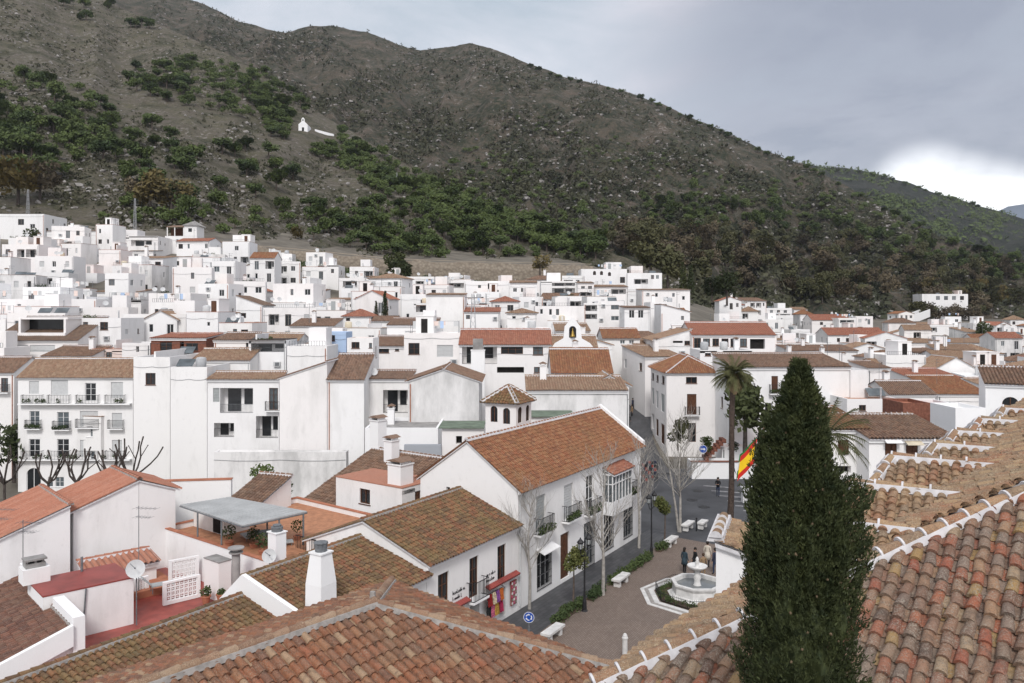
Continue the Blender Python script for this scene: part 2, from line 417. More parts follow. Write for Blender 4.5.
class House:
    def __init__(s, label, x0, d, yaw=0, x1=None, W=None, ytop=None, ztop=None, dep=8, roof='flat', rh=1.5, col='t_tan', ops='', base=None,
                 name='house', cat='house', wall='white', group=None, O=None, near=None, coping=None, over=.25, cornice=True, band=None, frame='wood', roofmat=None, ridgewhite=True, skip_foot=False, tiles=(.25, .34), dress=None):
        a = math.radians(yaw)
        s.U = V((math.cos(a), math.sin(a), 0)); s.N = V((math.sin(a), -math.cos(a), 0))
        s.O = V(O) if O is not None else V(((x0-CX)/F*d, d, 0)); s.O.z = 0
        s.d = s.O.y
        s.W = W if W is not None else s.u_at(x1)
        s.dep = dep
        s.zt = ztop if ztop is not None else CH-(ytop-HY)/F*s.O.y
        cs = [s.tf(u, t, 0) for u in (0, s.W) for t in (0, dep)]
        s.z0 = base if base is not None else min(ground(c.x, c.y) for c in cs)-.6
        s.near = (s.d < 72) if near is None else near
        s.far = s.d > 118
        s.label = label; s.over = over; s.frame = frame
        s.root = empty(name, s.O+V((0, 0, s.z0)))
        tag(s.root, label, cat, group)
        if not skip_foot: FOOT.append(cs); HOUSES.append(s)
        s.wallm = wall
        fr, lf, rt = [], [], []
        s.win = []
        for tok in ops.split():
            side = 'F'
            if tok[1] == ':': side, tok = tok[0], tok[2:]
            kind = tok[0]; tok = tok[1:]
            flags = ''
            while tok[-1] in '+*!^': flags += tok[-1]; tok = tok[:-1]
            x0_, y0_, x1_, y1_ = [float(q) for q in tok.split(',')]
            xm = (x0_+x1_)/2
            if side == 'F':
                f = s.u_at; pos = lambda u: s.tf(u, 0, 0)
            elif side == 'L':
                f = s.t_at; pos = lambda t: s.tf(0, t, 0)
            else:
                f = lambda px: s.t_at(px, s.W); pos = lambda t: s.tf(s.W, t, 0)
            ua, ub, um = f(x0_), f(x1_), f(xm)
            if ua > ub: ua, ub = ub, ua
            y = pos(um).y
            za, zb = CH-(y1_-HY)/F*y, CH-(y0_-HY)/F*y
            s.add_op(side, kind, flags, ua, ub, za, zb, fr, lf, rt)
        s.fr, s.lf, s.rt = fr, lf, rt
        s.roof_kind = roof; s.rh = rh; s.col = col; s.coping = coping; s.cornice = cornice; s.roofmat = roofmat; s.ridgewhite = ridgewhite; s.tiles = tiles
        s.built = False; s.dress = dress
    def u_at(s, px):
        k = (px-CX)/F
        return (k*s.O.y-s.O.x)/(s.U.x-k*s.U.y)
    def t_at(s, px, u=0):
        k = (px-CX)/F; o = s.O+s.U*u
        return (k*o.y-o.x)/(-s.N.x+k*s.N.y)
    def tf(s, u, t, z): return V((s.O.x+s.U.x*u-s.N.x*t, s.O.y+s.U.y*u-s.N.y*t, z))
    def z_at(s, py, u=0, t=0): return CH-(py-HY)/F*s.tf(u, t, 0).y
    def add_op(s, side, kind, flags, ua, ub, za, zb, fr=None, lf=None, rt=None):
        lst = {'F': fr if fr is not None else s.fr, 'L': lf if lf is not None else s.lf, 'R': rt if rt is not None else s.rt}[side]
        L = s.W if side == 'F' else s.dep
        ua, ub = max(.08, ua), min(L-.08, ub)
        if ub-ua < .15: return
        za = max(za, s.z0+.1); zb = min(zb, s.zt-.12 if side == 'F' else s.zt+.9)
        if zb-za < .2: return
        for o in lst:                                # openings never overlap
            if ua < o[1]+.05 and ub > o[0]-.05 and za < o[3]+.05 and zb > o[2]-.05: return
        dd = {'l': 1.3, 'x': .6, 'n': .25}.get(kind, .16)
        lst.append((ua, ub, za, zb, dd)); s.win.append((side, kind, flags, ua, ub, za, zb, dd))
    def sidefn(s, side):
        if side == 'F': return lambda u, t, z: s.tf(u, t, z)
        if side == 'L': return lambda u, t, z: s.tf(t, u, z)
        return lambda u, t, z: s.tf(s.W-t, u, z)
    def grid(s, mb, fn, W, z0, z1, ops, mi=0, back=2):
        us = sorted({0, W, *[o[0] for o in ops], *[o[1] for o in ops]}); zs = sorted({z0, z1, *[o[2] for o in ops], *[o[3] for o in ops]})
        for i in range(len(us)-1):
            for j in range(len(zs)-1):
                um, zm = (us[i]+us[i+1])/2, (zs[j]+zs[j+1])/2
                if any(o[0] < um < o[1] and o[2] < zm < o[3] for o in ops): continue
                mb.face([fn(us[i], 0, zs[j]), fn(us[i+1], 0, zs[j]), fn(us[i+1], 0, zs[j+1]), fn(us[i], 0, zs[j+1])], mi)
        for a, b, c, e, dd in ops:
            mb.face([fn(a, 0, c), fn(a, dd, c), fn(a, dd, e), fn(a, 0, e)], mi); mb.face([fn(b, 0, c), fn(b, 0, e), fn(b, dd, e), fn(b, dd, c)], mi)
            mb.face([fn(a, 0, c), fn(b, 0, c), fn(b, dd, c), fn(a, dd, c)], mi); mb.face([fn(a, 0, e), fn(a, dd, e), fn(b, dd, e), fn(b, 0, e)], mi)
            mb.face([fn(a, dd, c), fn(b, dd, c), fn(b, dd, e), fn(a, dd, e)], mi if dd > 1 else back)
    def build(s):
        s.built = True
        if s.d > 74 and s.dress is not False and not any(w_ in s.label for w_ in ('blank', 'plain', 'bare', 'wall', 'single', 'planter', 'screen', 'niche')): s.side_windows()
        mb = MB(); z1 = s.zt; W, D = s.W, s.dep; rk = s.roof_kind; rh = s.rh
        zw = z1-.4 if rk == 'flat' else z1
        tri = []
        zb = zw
        if rk == 'front': zb = z1+rh; tri = [('L', [(0, z1), (D, z1+rh), (D, z1)]), ('R', [(0, z1), (D, z1+rh), (D, z1)])]
        elif rk == 'back': zb = z1-rh
        elif rk == 'gablex': tri = [(q, [(0, z1), (D/2, z1+rh), (D, z1)]) for q in 'LR']
        elif rk == 'gabley': tri = [('F', [(0, z1), (W/2, z1+rh), (W, z1)]), ('B', [(0, z1), (W/2, z1+rh), (W, z1)])]
        elif rk == 'left': tri = [('F', [(0, z1), (W, z1+rh), (W, z1)]), ('B', [(0, z1), (W, z1+rh), (W, z1)])]
        elif rk == 'right': tri = [('F', [(0, z1+rh), (W, z1), (0, z1)]), ('B', [(0, z1+rh), (W, z1), (0, z1)])]
        s.grid(mb, s.sidefn('F'), W, s.z0, zw, s.fr); s.grid(mb, s.sidefn('L'), D, s.z0, zw, s.lf); s.grid(mb, s.sidefn('R'), D, s.z0, zw, s.rt)
        mb.face([s.tf(0, D, s.z0), s.tf(W, D, s.z0), s.tf(W, D, max(zb, zw)), s.tf(0, D, max(zb, zw))])
        if rk == 'left': mb.face([s.tf(W, 0, z1), s.tf(W, D, z1), s.tf(W, D, z1+rh), s.tf(W, 0, z1+rh)])
        if rk == 'right': mb.face([s.tf(0, 0, z1), s.tf(0, D, z1), s.tf(0, D, z1+rh), s.tf(0, 0, z1+rh)])
        for q, p in tri:
            f = {'L': lambda a, z: s.tf(0, a, z), 'R': lambda a, z: s.tf(W, a, z), 'F': lambda a, z: s.tf(a, 0, z), 'B': lambda a, z: s.tf(a, D, z)}[q]
            mb.face([f(a, z) for a, z in p])
        if rk == 'flat':
            th = .2
            for (a, b, c, e) in ((0, W, 0, th), (0, W, D-th, D), (0, th, th, D-th), (W-th, W, th, D-th)): mb.fbox(s.tf, a, b, c, e, zw, z1)
        s.wall = mb.build('wall', [M[s.wallm], M['mortar'], M['glass']], s.root)
        if s.cornice and rk in ('front', 'gablex', 'hip') and not s.far:
            mb = MB(); mb.fbox(s.tf, -.06, W+.06, -.14, -.003, z1-.32, z1-.14); mb.build('cornice', M['white_clean'], s.root)
        s.make_roof()
        for w in s.win: s.window(*w)
        if s.d > 74 and s.dress is not False and s.zt-s.z0 > 2.5: s.clutter()
        return s
    def side_windows(s):
        rr = random.Random(int(abs(s.O.x*31+s.O.y*17)))
        for side, out, p in (('L', -s.U, s.O), ('R', s.U, s.O+s.U*s.W)):
            if (EYE-p).dot(out) < 0 or s.dep < 3: continue
            n = max(1, int(s.dep/2.6))
            z = s.zt-(2.3 if s.roof_kind == 'flat' else 2.0)
            while z > max(s.z0+1.5, s.zt-9):
                for k in range(n):
                    if rr.random() < .5: continue
                    t = s.dep*(k+.5)/n+rr.uniform(-.3, .3); w = rr.choice([.5, .7, .9, 1.1]); h = rr.choice([.7, 1.1, 1.3])
                    s.add_op(side, rr.choice('wwwsn'), '', t-w/2, t+w/2, z, z+h)
                z -= 2.9
    def clutter(s):
        rr = random.Random(int(abs(s.O.x*13+s.O.y*29)))
        W, D, zt = s.W, s.dep, s.zt
        used = [(w[3], w[4], w[5], w[6]) for w in s.win if w[0] == 'F']
        free = lambda u, z, r: all(u+r < a or u-r > b or z+r < c or z-r > e for a, b, c, e in used)
        if rr.random() < .55:                        # rain pipe at a corner
            u = rr.choice([.18, W-.18]); m = MB(); m.tube(s.tf(u, -.06, s.z0+.3), s.tf(u, -.06, zt-.3), .05, .05, 6); m.build('downpipe', M[rr.choice(['shutter', 'iron_grey', 'terracotta'])], s.root)
        for _ in range(rr.choice([0, 1, 1, 2]) if s.d > 95 and not any(q_ in s.label for q_ in ('blank', 'plain', 'wall')) else 0):     # air conditioners
            u, z = rr.uniform(.6, max(.7, W-.6)), zt-rr.uniform(.8, 4)
            if free(u, z, .5) and z > s.z0+1: m = MB(); m.fbox(s.tf, u-.4, u+.4, -.32, -.01, z-.28, z+.28); m.fbox(s.tf, u-.2, u+.3, -.335, -.322, z-.2, z+.2, 1); m.build('air_conditioner', [M['shutter'], M['iron_grey']], s.root)
        if rr.random() < .6:                         # a cable across the front
            z = zt-rr.uniform(.5, 1.4); m = MB(); pts = [s.tf(W*k/6, -.035, z-.12*math.sin(math.pi*(k % 3)/3)) for k in range(7)]; m.path(pts, [.018]*7, 4); m.build('cable', M['iron_grey'], s.root)
        if s.roof_kind == 'flat' and W > 3.5 and D > 3:
            zf = zt-.3
            for _ in range(rr.choice([1, 2, 2, 3])):
                k = rr.choice(['wall', 'tank', 'vent', 'box', 'rail', 'pots', 'dish', 'solar', 'laundry'])
                u = rr.uniform(.8, W-.8); t = rr.uniform(.7, D-.7)
                if k == 'wall': m = MB(); m.fbox(s.tf, u-.09, u+.09, .22, D-.22, zf, zt+rr.uniform(.3, 1.2)); m.build('roof_wall', M['white'], s.root)
                elif k == 'tank':
                    c = s.tf(u, t, zf); m = MB(); m.lathe(c, [(.5, .2), (.55, .3), (.55, 1.1), (.45, 1.25), (.15, 1.3)], 12, smooth=True)
                    for a in (0, 2.1, 4.2): m.tube(c+V((.35*math.cos(a), .35*math.sin(a), 0)), c+V((.35*math.cos(a), .35*math.sin(a), .25)), .04, .04, 5)
                    m.build('water_tank', M[rr.choice(['shutter', 'steel', 'awning'])], s.root)
                elif k == 'vent': m = MB(); m.tube(s.tf(u, t, zf), s.tf(u, t, zf+1.2), .09, .09, 7); m.tube(s.tf(u, t, zf+1.25), s.tf(u, t, zf+1.35), .18, .1, 8); m.build('vent_pipe', M['steel'], s.root)
                elif k == 'box':
                    w_ = min(2.2, W*.35); u = min(u, W-w_-.3); b = MB(); b.fbox(s.tf, u, u+w_, D*.4, D-.25, zf, zf+2.3); b.fbox(s.tf, u-.1, u+w_+.1, D*.4-.1, D-.15, zf+2.303, zf+2.4); o = b.build('roof_room', M['white'], s.root)
                    b = MB(); b.fbox(s.tf, u+w_*.3, u+w_*.3+.8, D*.4-.04, D*.4-.003, zf+.05, zf+2.0); b.build('door', M[rr.choice(['wood', 'shutter_grey', 'dark'])], o)
                elif k == 'rail': m = MB(); railing(m, s.tf, .25, W-.25, .12, .2, zt+.01, zt+.6, .3, .018, 0, False); m.build('railing', M['iron_grey'], s.root)
                elif k == 'pots':
                    m = MB()
                    for q in range(4): leaf_tuft(m, s.tf(u+q*.45-.7, .45, zt+rr.uniform(-.05, .25)), .28, 26, .12)
                    m.build('plants', M['leaf_hedge'], s.root)
                elif k == 'dish': s.dish(u, .5, .42)
                elif k == 'solar': m = MB(); m.hexa([s.tf(u-.9, t-.5, zf+.3), s.tf(u+.9, t-.5, zf+.3), s.tf(u+.9, t+.5, zf+1.0), s.tf(u-.9, t+.5, zf+1.0), s.tf(u-.9, t-.5, zf+.36), s.tf(u+.9, t-.5, zf+.36), s.tf(u+.9, t+.5, zf+1.06), s.tf(u-.9, t+.5, zf+1.06)]); m.build('solar_panel', M['glass_grey'], s.root)
                else:
                    m = MB(); m.tube(s.tf(.4, t, zf+1.7), s.tf(W-.4, t, zf+1.7), .012, .012, 4)
                    for q in (.4, W-.4): m.tube(s.tf(q, t, zf), s.tf(q, t, zf+1.75), .025, .025, 5)
                    for q in range(int(W/.9)):
                        if rr.random() < .6: m.fbox(s.tf, .7+q*.85, .7+q*.85+rr.uniform(.4, .75), t-.012, t+.012, zf+1.7-rr.uniform(.5, 1.0), zf+1.7, rr.choice([1, 1, 2, 3]))
                    m.build('washing_line', [M['iron_grey'], M['shutter'], M['blueish'], M['pinkish']], s.root)

    def make_roof(s):
        W, D, z, rk, rh, o = s.W, s.dep, s.zt+.03, s.roof_kind, s.rh, s.over
        mb = MB(); tf = s.tf
        pw, L = s.tiles
        kw = dict(near=s.near, pw=pw if s.d < 130 else pw*1.35, L=L, over=.1)
        mats = [M[s.col], M['mortar'], M['mortar_grey']]
        caps = []
        def ext(run, ex): return rh/run*ex
        if rk == 'flat':
            mb.fbox(tf, .2, W-.2, .2, D-.2, s.zt-.5, s.zt-.3, 0)
            o_ = mb.build('roof', M[s.roofmat or R.choice(['white', 'terracotta', 'white', 'cement', 'claytile'])], s.root)
            if s.coping:
                mb = MB()
                for (a, b, c, e) in ((-.04, W+.04, -.04, .24), (-.04, W+.04, D-.24, D+.04), (-.04, .24, .24, D-.24), (W-.24, W+.04, .24, D-.24)): mb.fbox(tf, a, b, c, e, s.zt, s.zt+.05)
                mb.build('coping', M[s.coping], s.root)
            return
        if rk == 'front':
            e = ext(D, o); tilefacet(mb, [tf(-.1, -o, z-e), tf(W+.1, -o, z-e), tf(W+.1, D, z+rh), tf(-.1, D, z+rh)], **kw)
            caps = [(tf(-.1, D, z+rh), tf(W+.1, D, z+rh))]
        elif rk == 'back':
            tilefacet(mb, [tf(-.1, .25, z-.3), tf(W+.1, .25, z-.3), tf(W+.1, D, z-rh), tf(-.1, D, z-rh)], **kw)
            mb.fbox(tf, 0, W, 0, .25, s.zt-.02, s.zt+.1, 1)
        elif rk == 'gablex':
            e = ext(D/2, o)
            tilefacet(mb, [tf(-.1, -o, z-e), tf(W+.1, -o, z-e), tf(W+.1, D/2, z+rh), tf(-.1, D/2, z+rh)], **kw)
            k2 = dict(kw); k2['near'] = False
            tilefacet(mb, [tf(-.1, D/2, z+rh), tf(W+.1, D/2, z+rh), tf(W+.1, D+o, z-e), tf(-.1, D+o, z-e)], **k2)
            caps = [(tf(-.1, D/2, z+rh), tf(W+.1, D/2, z+rh))]
        elif rk == 'gabley':
            e = ext(W/2, o)
            tilefacet(mb, [tf(-o, -.12, z-e), tf(W/2, -.12, z+rh), tf(W/2, D, z+rh), tf(-o, D, z-e)], **kw)
            tilefacet(mb, [tf(W+o, -.12, z-e), tf(W/2, -.12, z+rh), tf(W/2, D, z+rh), tf(W+o, D, z-e)], **kw)
            caps = [(tf(W/2, -.12, z+rh), tf(W/2, D, z+rh))]
        elif rk == 'left':
            e = ext(W, o); tilefacet(mb, [tf(-o, -.1, z-e), tf(W, -.1, z+rh), tf(W, D+.1, z+rh), tf(-o, D+.1, z-e)], **kw)
            caps = [(tf(W, -.1, z+rh), tf(W, D+.1, z+rh))]
        elif rk == 'right':
            e = ext(W, o); tilefacet(mb, [tf(0, -.1, z+rh), tf(W+o, -.1, z-e), tf(W+o, D+.1, z-e), tf(0, D+.1, z+rh)], **kw)
            caps = [(tf(0, -.1, z+rh), tf(0, D+.1, z+rh))]
        elif rk == 'hip':
            h = min(W, D)/2; e = ext(h, o)
            if W >= D: ra, rb = (h, D/2), (W-h, D/2)
            else: ra, rb = (W/2, h), (W/2, D-h)
            A, B = tf(*ra, z+rh), tf(*rb, z+rh)
            c = [tf(-o, -o, z-e), tf(W+o, -o, z-e), tf(W+o, D+o, z-e), tf(-o, D+o, z-e)]
            if W >= D: fs = [[c[0], c[1], B, A], [c[2], c[3], A, B], [c[3], c[0], A], [c[1], c[2], B]]; hp = [(c[0], A), (c[3], A), (c[1], B), (c[2], B)]
            else: fs = [[c[0], c[1], A], [c[2], c[3], B], [c[3], c[0], A, B], [c[1], c[2], B, A]]; hp = [(c[0], A), (c[1], A), (c[2], B), (c[3], B)]
            for f in fs:
                f2 = []
                for p in f:
                    if not f2 or (p-f2[-1]).length > .01: f2.append(p)
                if (f2[0]-f2[-1]).length < .01: f2.pop()
                if len(f2) > 2: tilefacet(mb, f2, **kw)
            caps = ([(A, B)] if (A-B).length > .2 else [])+hp
        s.roof = mb.build('roof', mats, s.root)
        if s.d < 125 and caps:
            mb = MB()
            for a, b in caps: ridge_caps(mb, a+V((0, 0, .05)), b+V((0, 0, .05)), mi=0, mort=1 if s.ridgewhite else 2, L=.4 if s.d < 90 else .8, ticks=s.near and s.ridgewhite)
            mb.build('ridge_cap', mats, s.roof)
    def window(s, side, kind, flags, ua, ub, za, zb, dd):
        fn = s.sidefn(side); w, h = ub-ua, zb-za
        fm = M[{'wood': 'wood', 'white': 'frame_white', 'grey': 'wood_grey', 'iron': 'iron'}[s.frame]]
        if kind in 'wfg':
            mb = MB(); t0, t1 = dd-.07, dd-.02; fw = min(.07, w*.1)
            for a, b, c, e in ((ua, ub, za, za+fw), (ua, ub, zb-fw, zb), (ua, ua+fw, za+fw, zb-fw), (ub-fw, ub, za+fw, zb-fw)): mb.fbox(fn, a, b, t0, t1, c, e)
            n = max(1, round(w/.75)) if kind != 'g' else max(1, round(w/.6))
            for i in range(1, n+1 if n > 1 else 1+(w > .7)):
                u = ua+w*i/(n if n > 1 else 2)
                if u > ub-.1: continue
                mb.fbox(fn, u-fw*.45, u+fw*.45, t0, t1, za+fw, zb-fw)
            if h > 1.0 and not s.far:
                for q in ([.5] if h < 1.6 else [.35, .68]): mb.fbox(fn, ua+fw, ub-fw, t0+.012, t1-.003, za+h*q-.015, za+h*q+.015)
            if kind == 'w' and not s.far: mb.fbox(fn, ua-.06, ub+.06, -.05, dd-.07, za-.06, za-.004)
            pq = [fn(ua+.01, dd-.03, za+.01), fn(ub-.01, dd-.03, za+.01), fn(ub-.01, dd-.03, zb-.01), fn(ua+.01, dd-.03, zb-.01)]
            if s.far:
                mb.face(pq, 1); o = mb.build('window', [M[R.choice(['wood', 'frame_white', 'frame_white', 'wood_grey'])], M[R.choice(['glass', 'glass', 'glass_grey', 'iron_grey'])]], s.root)
            else:
                o = mb.build('window', fm, s.root); m2 = MB(); m2.face(pq); m2.build('pane', M['glass_grey' if R.random() < .3 else 'glass'], o)
            if kind == 'g':                          # iron grille
                m2 = MB(); k = max(2, int(w/.14))
                for i in range(k+1):
                    u = lerp(ua, ub, i/k); m2.fbox(fn, u-.012, u+.012, -.05, -.026, za-.05, zb+.05)
                for i in range(6):
                    z = lerp(za, zb, i/5); m2.fbox(fn, ua-.03, ub+.03, -.025, -.004, z-.014, z+.014)
                m2.build('grille', M['iron'], o)
        elif kind == 'd':
            mb = MB(); mb.fbox(fn, ua+.01, ub-.01, dd-.08, dd-.03, za+.01, zb-.01)
            n = 2 if w > .8 else 1
            for i in range(n):
                for z_, h_ in ((.08, .36), (.52, .4)):
                    a = ua+w*(i+.16)/n; b = ua+w*(i+.84)/n; mb.fbox(fn, a, b, dd-.11, dd-.083, za+h*z_, za+h*(z_+h_))
            mb.build('door', M['wood'], s.root)
        elif kind == 's':
            mb = MB(); k = max(3, int(h/.16)) if not s.far else 4
            for i in range(k):
                a, b = za+h*i/k, za+h*(i+1)/k; mb.fbox(fn, ua+.01, ub-.01, dd-.07, dd-.03-(.02 if i % 2 else 0), a+.004, b-.012)
            mb.build('shutter', M['shutter' if s.far or R.random() < .7 else 'shutter_grey'], s.root)
        elif kind == 'l':                            # loggia: deep opening, glazed door at the back, rail in front
            mb = MB(); mb.fbox(fn, ua+w*.12, ua+w*.52, dd-.06, dd-.02, za+.05, zb-.15); mb.fbox(fn, ua+w*.62, ua+w*.88, dd-.06, dd-.02, za+h*.3, zb-.2)
            mb.build('balcony_door', M['glass'], s.root)
            if '!' not in flags:
                mb = MB(); railing(mb, fn, ua+.02, ub-.02, .06, .1, za+.02, min(zb-.1, za+.95), .13 if not s.far else .3, .012 if not s.far else .02, 0, False)
                mb.build('railing', M['iron' if R.random() < .6 else 'iron_grey'], s.root)
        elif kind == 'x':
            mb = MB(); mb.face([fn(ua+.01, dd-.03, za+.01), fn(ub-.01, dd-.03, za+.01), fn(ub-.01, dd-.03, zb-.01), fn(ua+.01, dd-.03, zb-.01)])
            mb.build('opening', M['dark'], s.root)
        elif kind == 'a':                            # arched opening: corner fillers and a dark glazed back
            mb = MB(); r_ = w/2; um = (ua+ub)/2; zc = zb-r_
            for sg in (-1, 1):
                arc = [fn(um+sg*r_*math.cos(q*math.pi/12), .003, zc+r_*math.sin(q*math.pi/12)) for q in range(7)]
                for i in range(6): mb.face([fn(um+sg*r_, .003, zb), arc[i], arc[i+1]])
            mb.build('arch', M[s.wallm], s.root)
            mb = MB(); mb.fbox(fn, ua+.005, ub-.005, dd-.05, dd-.02, za+.005, zb-.005); o = mb.build('window', M['glass'], s.root)
            mb = MB(); fw = min(.07, w*.1)
            for u in (ua+fw/2, um, ub-fw/2): mb.fbox(fn, u-fw/2, u+fw/2, dd-.09, dd-.053, za+.005, zb-.005)
            mb.build('frame', fm, o)
        elif kind == 'n':                            # blind niche, same white
            mb = MB(); mb.fbox(fn, ua+.005, ub-.005, dd-.16, dd-.03, za+.005, zb-.005); mb.build('blind_panel', M['shutter'], s.root)
        if '+' in flags:
            dpt = .55 if s.d > 60 else .5; a, b = ua-.3, ub+.3
            mb = MB(); mb.fbox(fn, a, b, -dpt, -.003, za-.14, za-.02)
            o = mb.build('balcony', M['white_clean'], s.root)
            mb = MB(); railing(mb, fn, a+.03, b-.03, -dpt+.03, -.01, za-.01, za+.95, .12 if not s.far else .3, .011 if not s.far else .02)
            mb.build('railing', M['iron'], o)
            if '*' in flags:
                mb = MB()
                for i in range(int((b-a)/.28)):
                    leaf_tuft(mb, fn(a+.2+i*.28, -dpt+.08, za+.22+R.uniform(-.05, .1)), R.uniform(.2, .3), 70, .07)
                mb.build('plants', M['leaf_hedge'], o)
        elif '*' in flags:
            mb = MB()
            for i in range(max(2, int(w/.35))): leaf_tuft(mb, fn(ua+.2+i*.35, .0, za+.2), .22, 40, .08)
            mb.build('plants', M['leaf_hedge'], s.root)
        if '^' in flags:                             # small tiled canopy / awning above
            mb = MB(); z = zb+.12
            mb.hexa([fn(ua-.15, -.6, z-.05), fn(ub+.15, -.6, z-.05), fn(ub+.15, -.003, z+.18), fn(ua-.15, -.003, z+.18), fn(ua-.15, -.6, z), fn(ub+.15, -.6, z), fn(ub+.15, -.003, z+.23), fn(ua-.15, -.003, z+.23)])
            mb.build('awning', M[R.choice(['awning', 'white_clean'])], s.root)
    # extras
    def chimney(s, u, t, h=1.2, w=.55, base=None, cap='tile', mat='white_clean'):
        zb = base if base is not None else s.zt-.2
        mb = MB(); mb.fbox(s.tf, u-w/2, u+w/2, t-w/2, t+w/2, zb, zb+h)
        if cap == 'tile':
            mb.fbox(s.tf, u-w/2-.06, u+w/2+.06, t-w/2-.06, t+w/2+.06, zb+h, zb+h+.07)
            for q in (-1, 1): mb.fbox(s.tf, u+q*w*.38-.05, u+q*w*.38+.05, t-w*.4, t+w*.4, zb+h+.07, zb+h+.25)
            o = mb.build('chimney', M[mat], s.root)
            m2 = MB(); a = .1+w/2
            m2.hexa([s.tf(u-a, t-a, zb+h+.25), s.tf(u+a, t-a, zb+h+.25), s.tf(u+a, t+a, zb+h+.25), s.tf(u-a, t+a, zb+h+.25), s.tf(u-.05, t-a, zb+h+.42), s.tf(u+.05, t-a, zb+h+.42), s.tf(u+.05, t+a, zb+h+.42), s.tf(u-.05, t+a, zb+h+.42)])
            m2.build('chimney_cap', M['t_brown'], o)
        else:
            mb.fbox(s.tf, u-w/2-.05, u+w/2+.05, t-w/2-.05, t+w/2+.05, zb+h, zb+h+.08)
            o = mb.build('chimney', M[mat], s.root)
            m2 = MB(); m2.tube(s.tf(u, t, zb+h+.08), s.tf(u, t, zb+h+.4), .13, .15, 8); m2.build('chimney_pot', M['iron_grey'], o)
    def antenna(s, u, t, h=2.0, base=None):
        z = base if base is not None else s.zt-.1
        mb = MB(); r = .02 if s.d < 120 else .035
        mb.tube(s.tf(u, t, z), s.tf(u, t, z+h), r, r, 5)
        for k, (zz, l) in enumerate(((h-.1, .9), (h-.5, .6))):
            mb.tube(s.tf(u-l*.2, t, z+zz), s.tf(u+l*.8, t+.2, z+zz), r*.6, r*.6, 4)
            for i in range(5):
                q = -.2+i*.24; mb.tube(s.tf(u+l*q, t+.2*q-.25, z+zz), s.tf(u+l*q, t+.2*q+.25, z+zz), r*.4, r*.4, 4)
        mb.build('antenna', M['iron_grey'], s.root)
    def dish(s, u, t, r=.4, base=None):
        z = base if base is not None else s.zt
        mb = MB(); mb.tube(s.tf(u, t, z-.1), s.tf(u, t, z+.6), .03, .03, 6)
        c = s.tf(u, t-.12, z+.65); ax = (s.N*.8+s.U*.3+V((0, 0, .45))).normalized(); x = ax.orthogonal().normalized(); y = ax.cross(x)
        prev = None
        for k in range(4):
            rr = r*k/3; ring = [c+ax*(rr*rr*.5)+x*(rr*math.cos(i*math.pi/6))+y*(rr*math.sin(i*math.pi/6)) for i in range(12)]
            if prev:
                for i in range(12): mb.face([prev[i], prev[(i+1) % 12], ring[(i+1) % 12], ring[i]], 0, None, True)
            prev = ring
        mb.tube(c, c+ax*r*.9, .015, .015, 4)
        mb.build('satellite_dish', M['shutter'], s.root)
    def parapet_box(s, u0, u1, t0, t1, z0, z1, mat='white', name='roof_room'):
        mb = MB(); mb.fbox(s.tf, u0, u1, t0, t1, z0, z1); return mb.build(name, M[mat], s.root)
# ================================================================ the street row and the plaza
YAW = 58.6
SU = V((math.cos(math.radians(YAW)), math.sin(math.radians(YAW)), 0)); SN = V((SU.y, -SU.x, 0))
S0 = V((.34, 45.6, 0))
def SF(s, w, z=0): return V((S0.x+SU.x*s+SN.x*w, S0.y+SU.y*s+SN.y*w, z))
def st(u, t, z): return SF(u, t, z)
# ---- long two-storey house
main = House('long white two-storey house with the big orange tiled roof beside the plaza', 0, 0, YAW, O=S0, W=18.3, ztop=6.9, dep=7, roof='gablex', rh=2.45, col='t_orange', base=-.1, tiles=(.215, .3),
    ops='s536,495,545.5,531+* s564,484,573,518+* f586,475,594,512+* f624,461,630.5,494+* g537,551,551,587^ d560.5,533,569,578 g584,522,594,566 g604,512,613,549 g623.5,503,632,537 L:w446,487,450,492', frame='white')
main.build()
mb = MB()
for t0, t1, z0, z1 in ((-.2, 3.5, 6.85, 9.45), (7.2, 3.5, 6.85, 9.45)):
    A_ = [main.tf(main.W-.02, t0, z0-.1), main.tf(main.W+.3, t0, z0-.1), main.tf(main.W+.3, t1, z1-.1), main.tf(main.W-.02, t1, z1-.1)]; mb.hexa(A_+[p+V((0, 0, .38)) for p in A_])
mb.build('verge_wall', M['white_clean'], main.root)
mb = MB()   # bay window
ua, ub = main.u_at(603), main.u_at(622.5); zc = main.z_at(508, (ua+ub)/2); zt_ = main.z_at(471, (ua+ub)/2)
mb.fbox(main.tf, ua, ub, -.75, -.004, zc-.12, zc+.02); mb.fbox(main.tf, ua, ub, -.75, -.004, zc+.02, zc+.75)
mb.fbox(main.tf, ua-.03, ub+.03, -.78, -.004, zt_, zt_+.12)
for i in range(7):
    u = lerp(ua+.04, ub-.04, i/6); mb.fbox(main.tf, u-.04, u+.04, -.74, -.68, zc+.75, zt_)
for i in range(3):
    t = lerp(-.7, -.1, i/2)
    for u in (ua+.04, ub-.04): mb.fbox(main.tf, u-.035, u+.035, t-.03, t+.03, zc+.75, zt_)
for z in (zc+.78, lerp(zc+.75, zt_, .68)): mb.fbox(main.tf, ua+.01, ub-.01, -.745, -.69, z-.03, z+.03); mb.fbox(main.tf, ua+.005, ua+.06, -.7, -.01, z-.03, z+.03)
bay = mb.build('bay_window', M['frame_white'], main.root)
mb = MB(); mb.fbox(main.tf, ua+.05, ub-.05, -.68, -.01, zc+.76, zt_-.01); mb.build('pane', M['glass_grey'], bay)
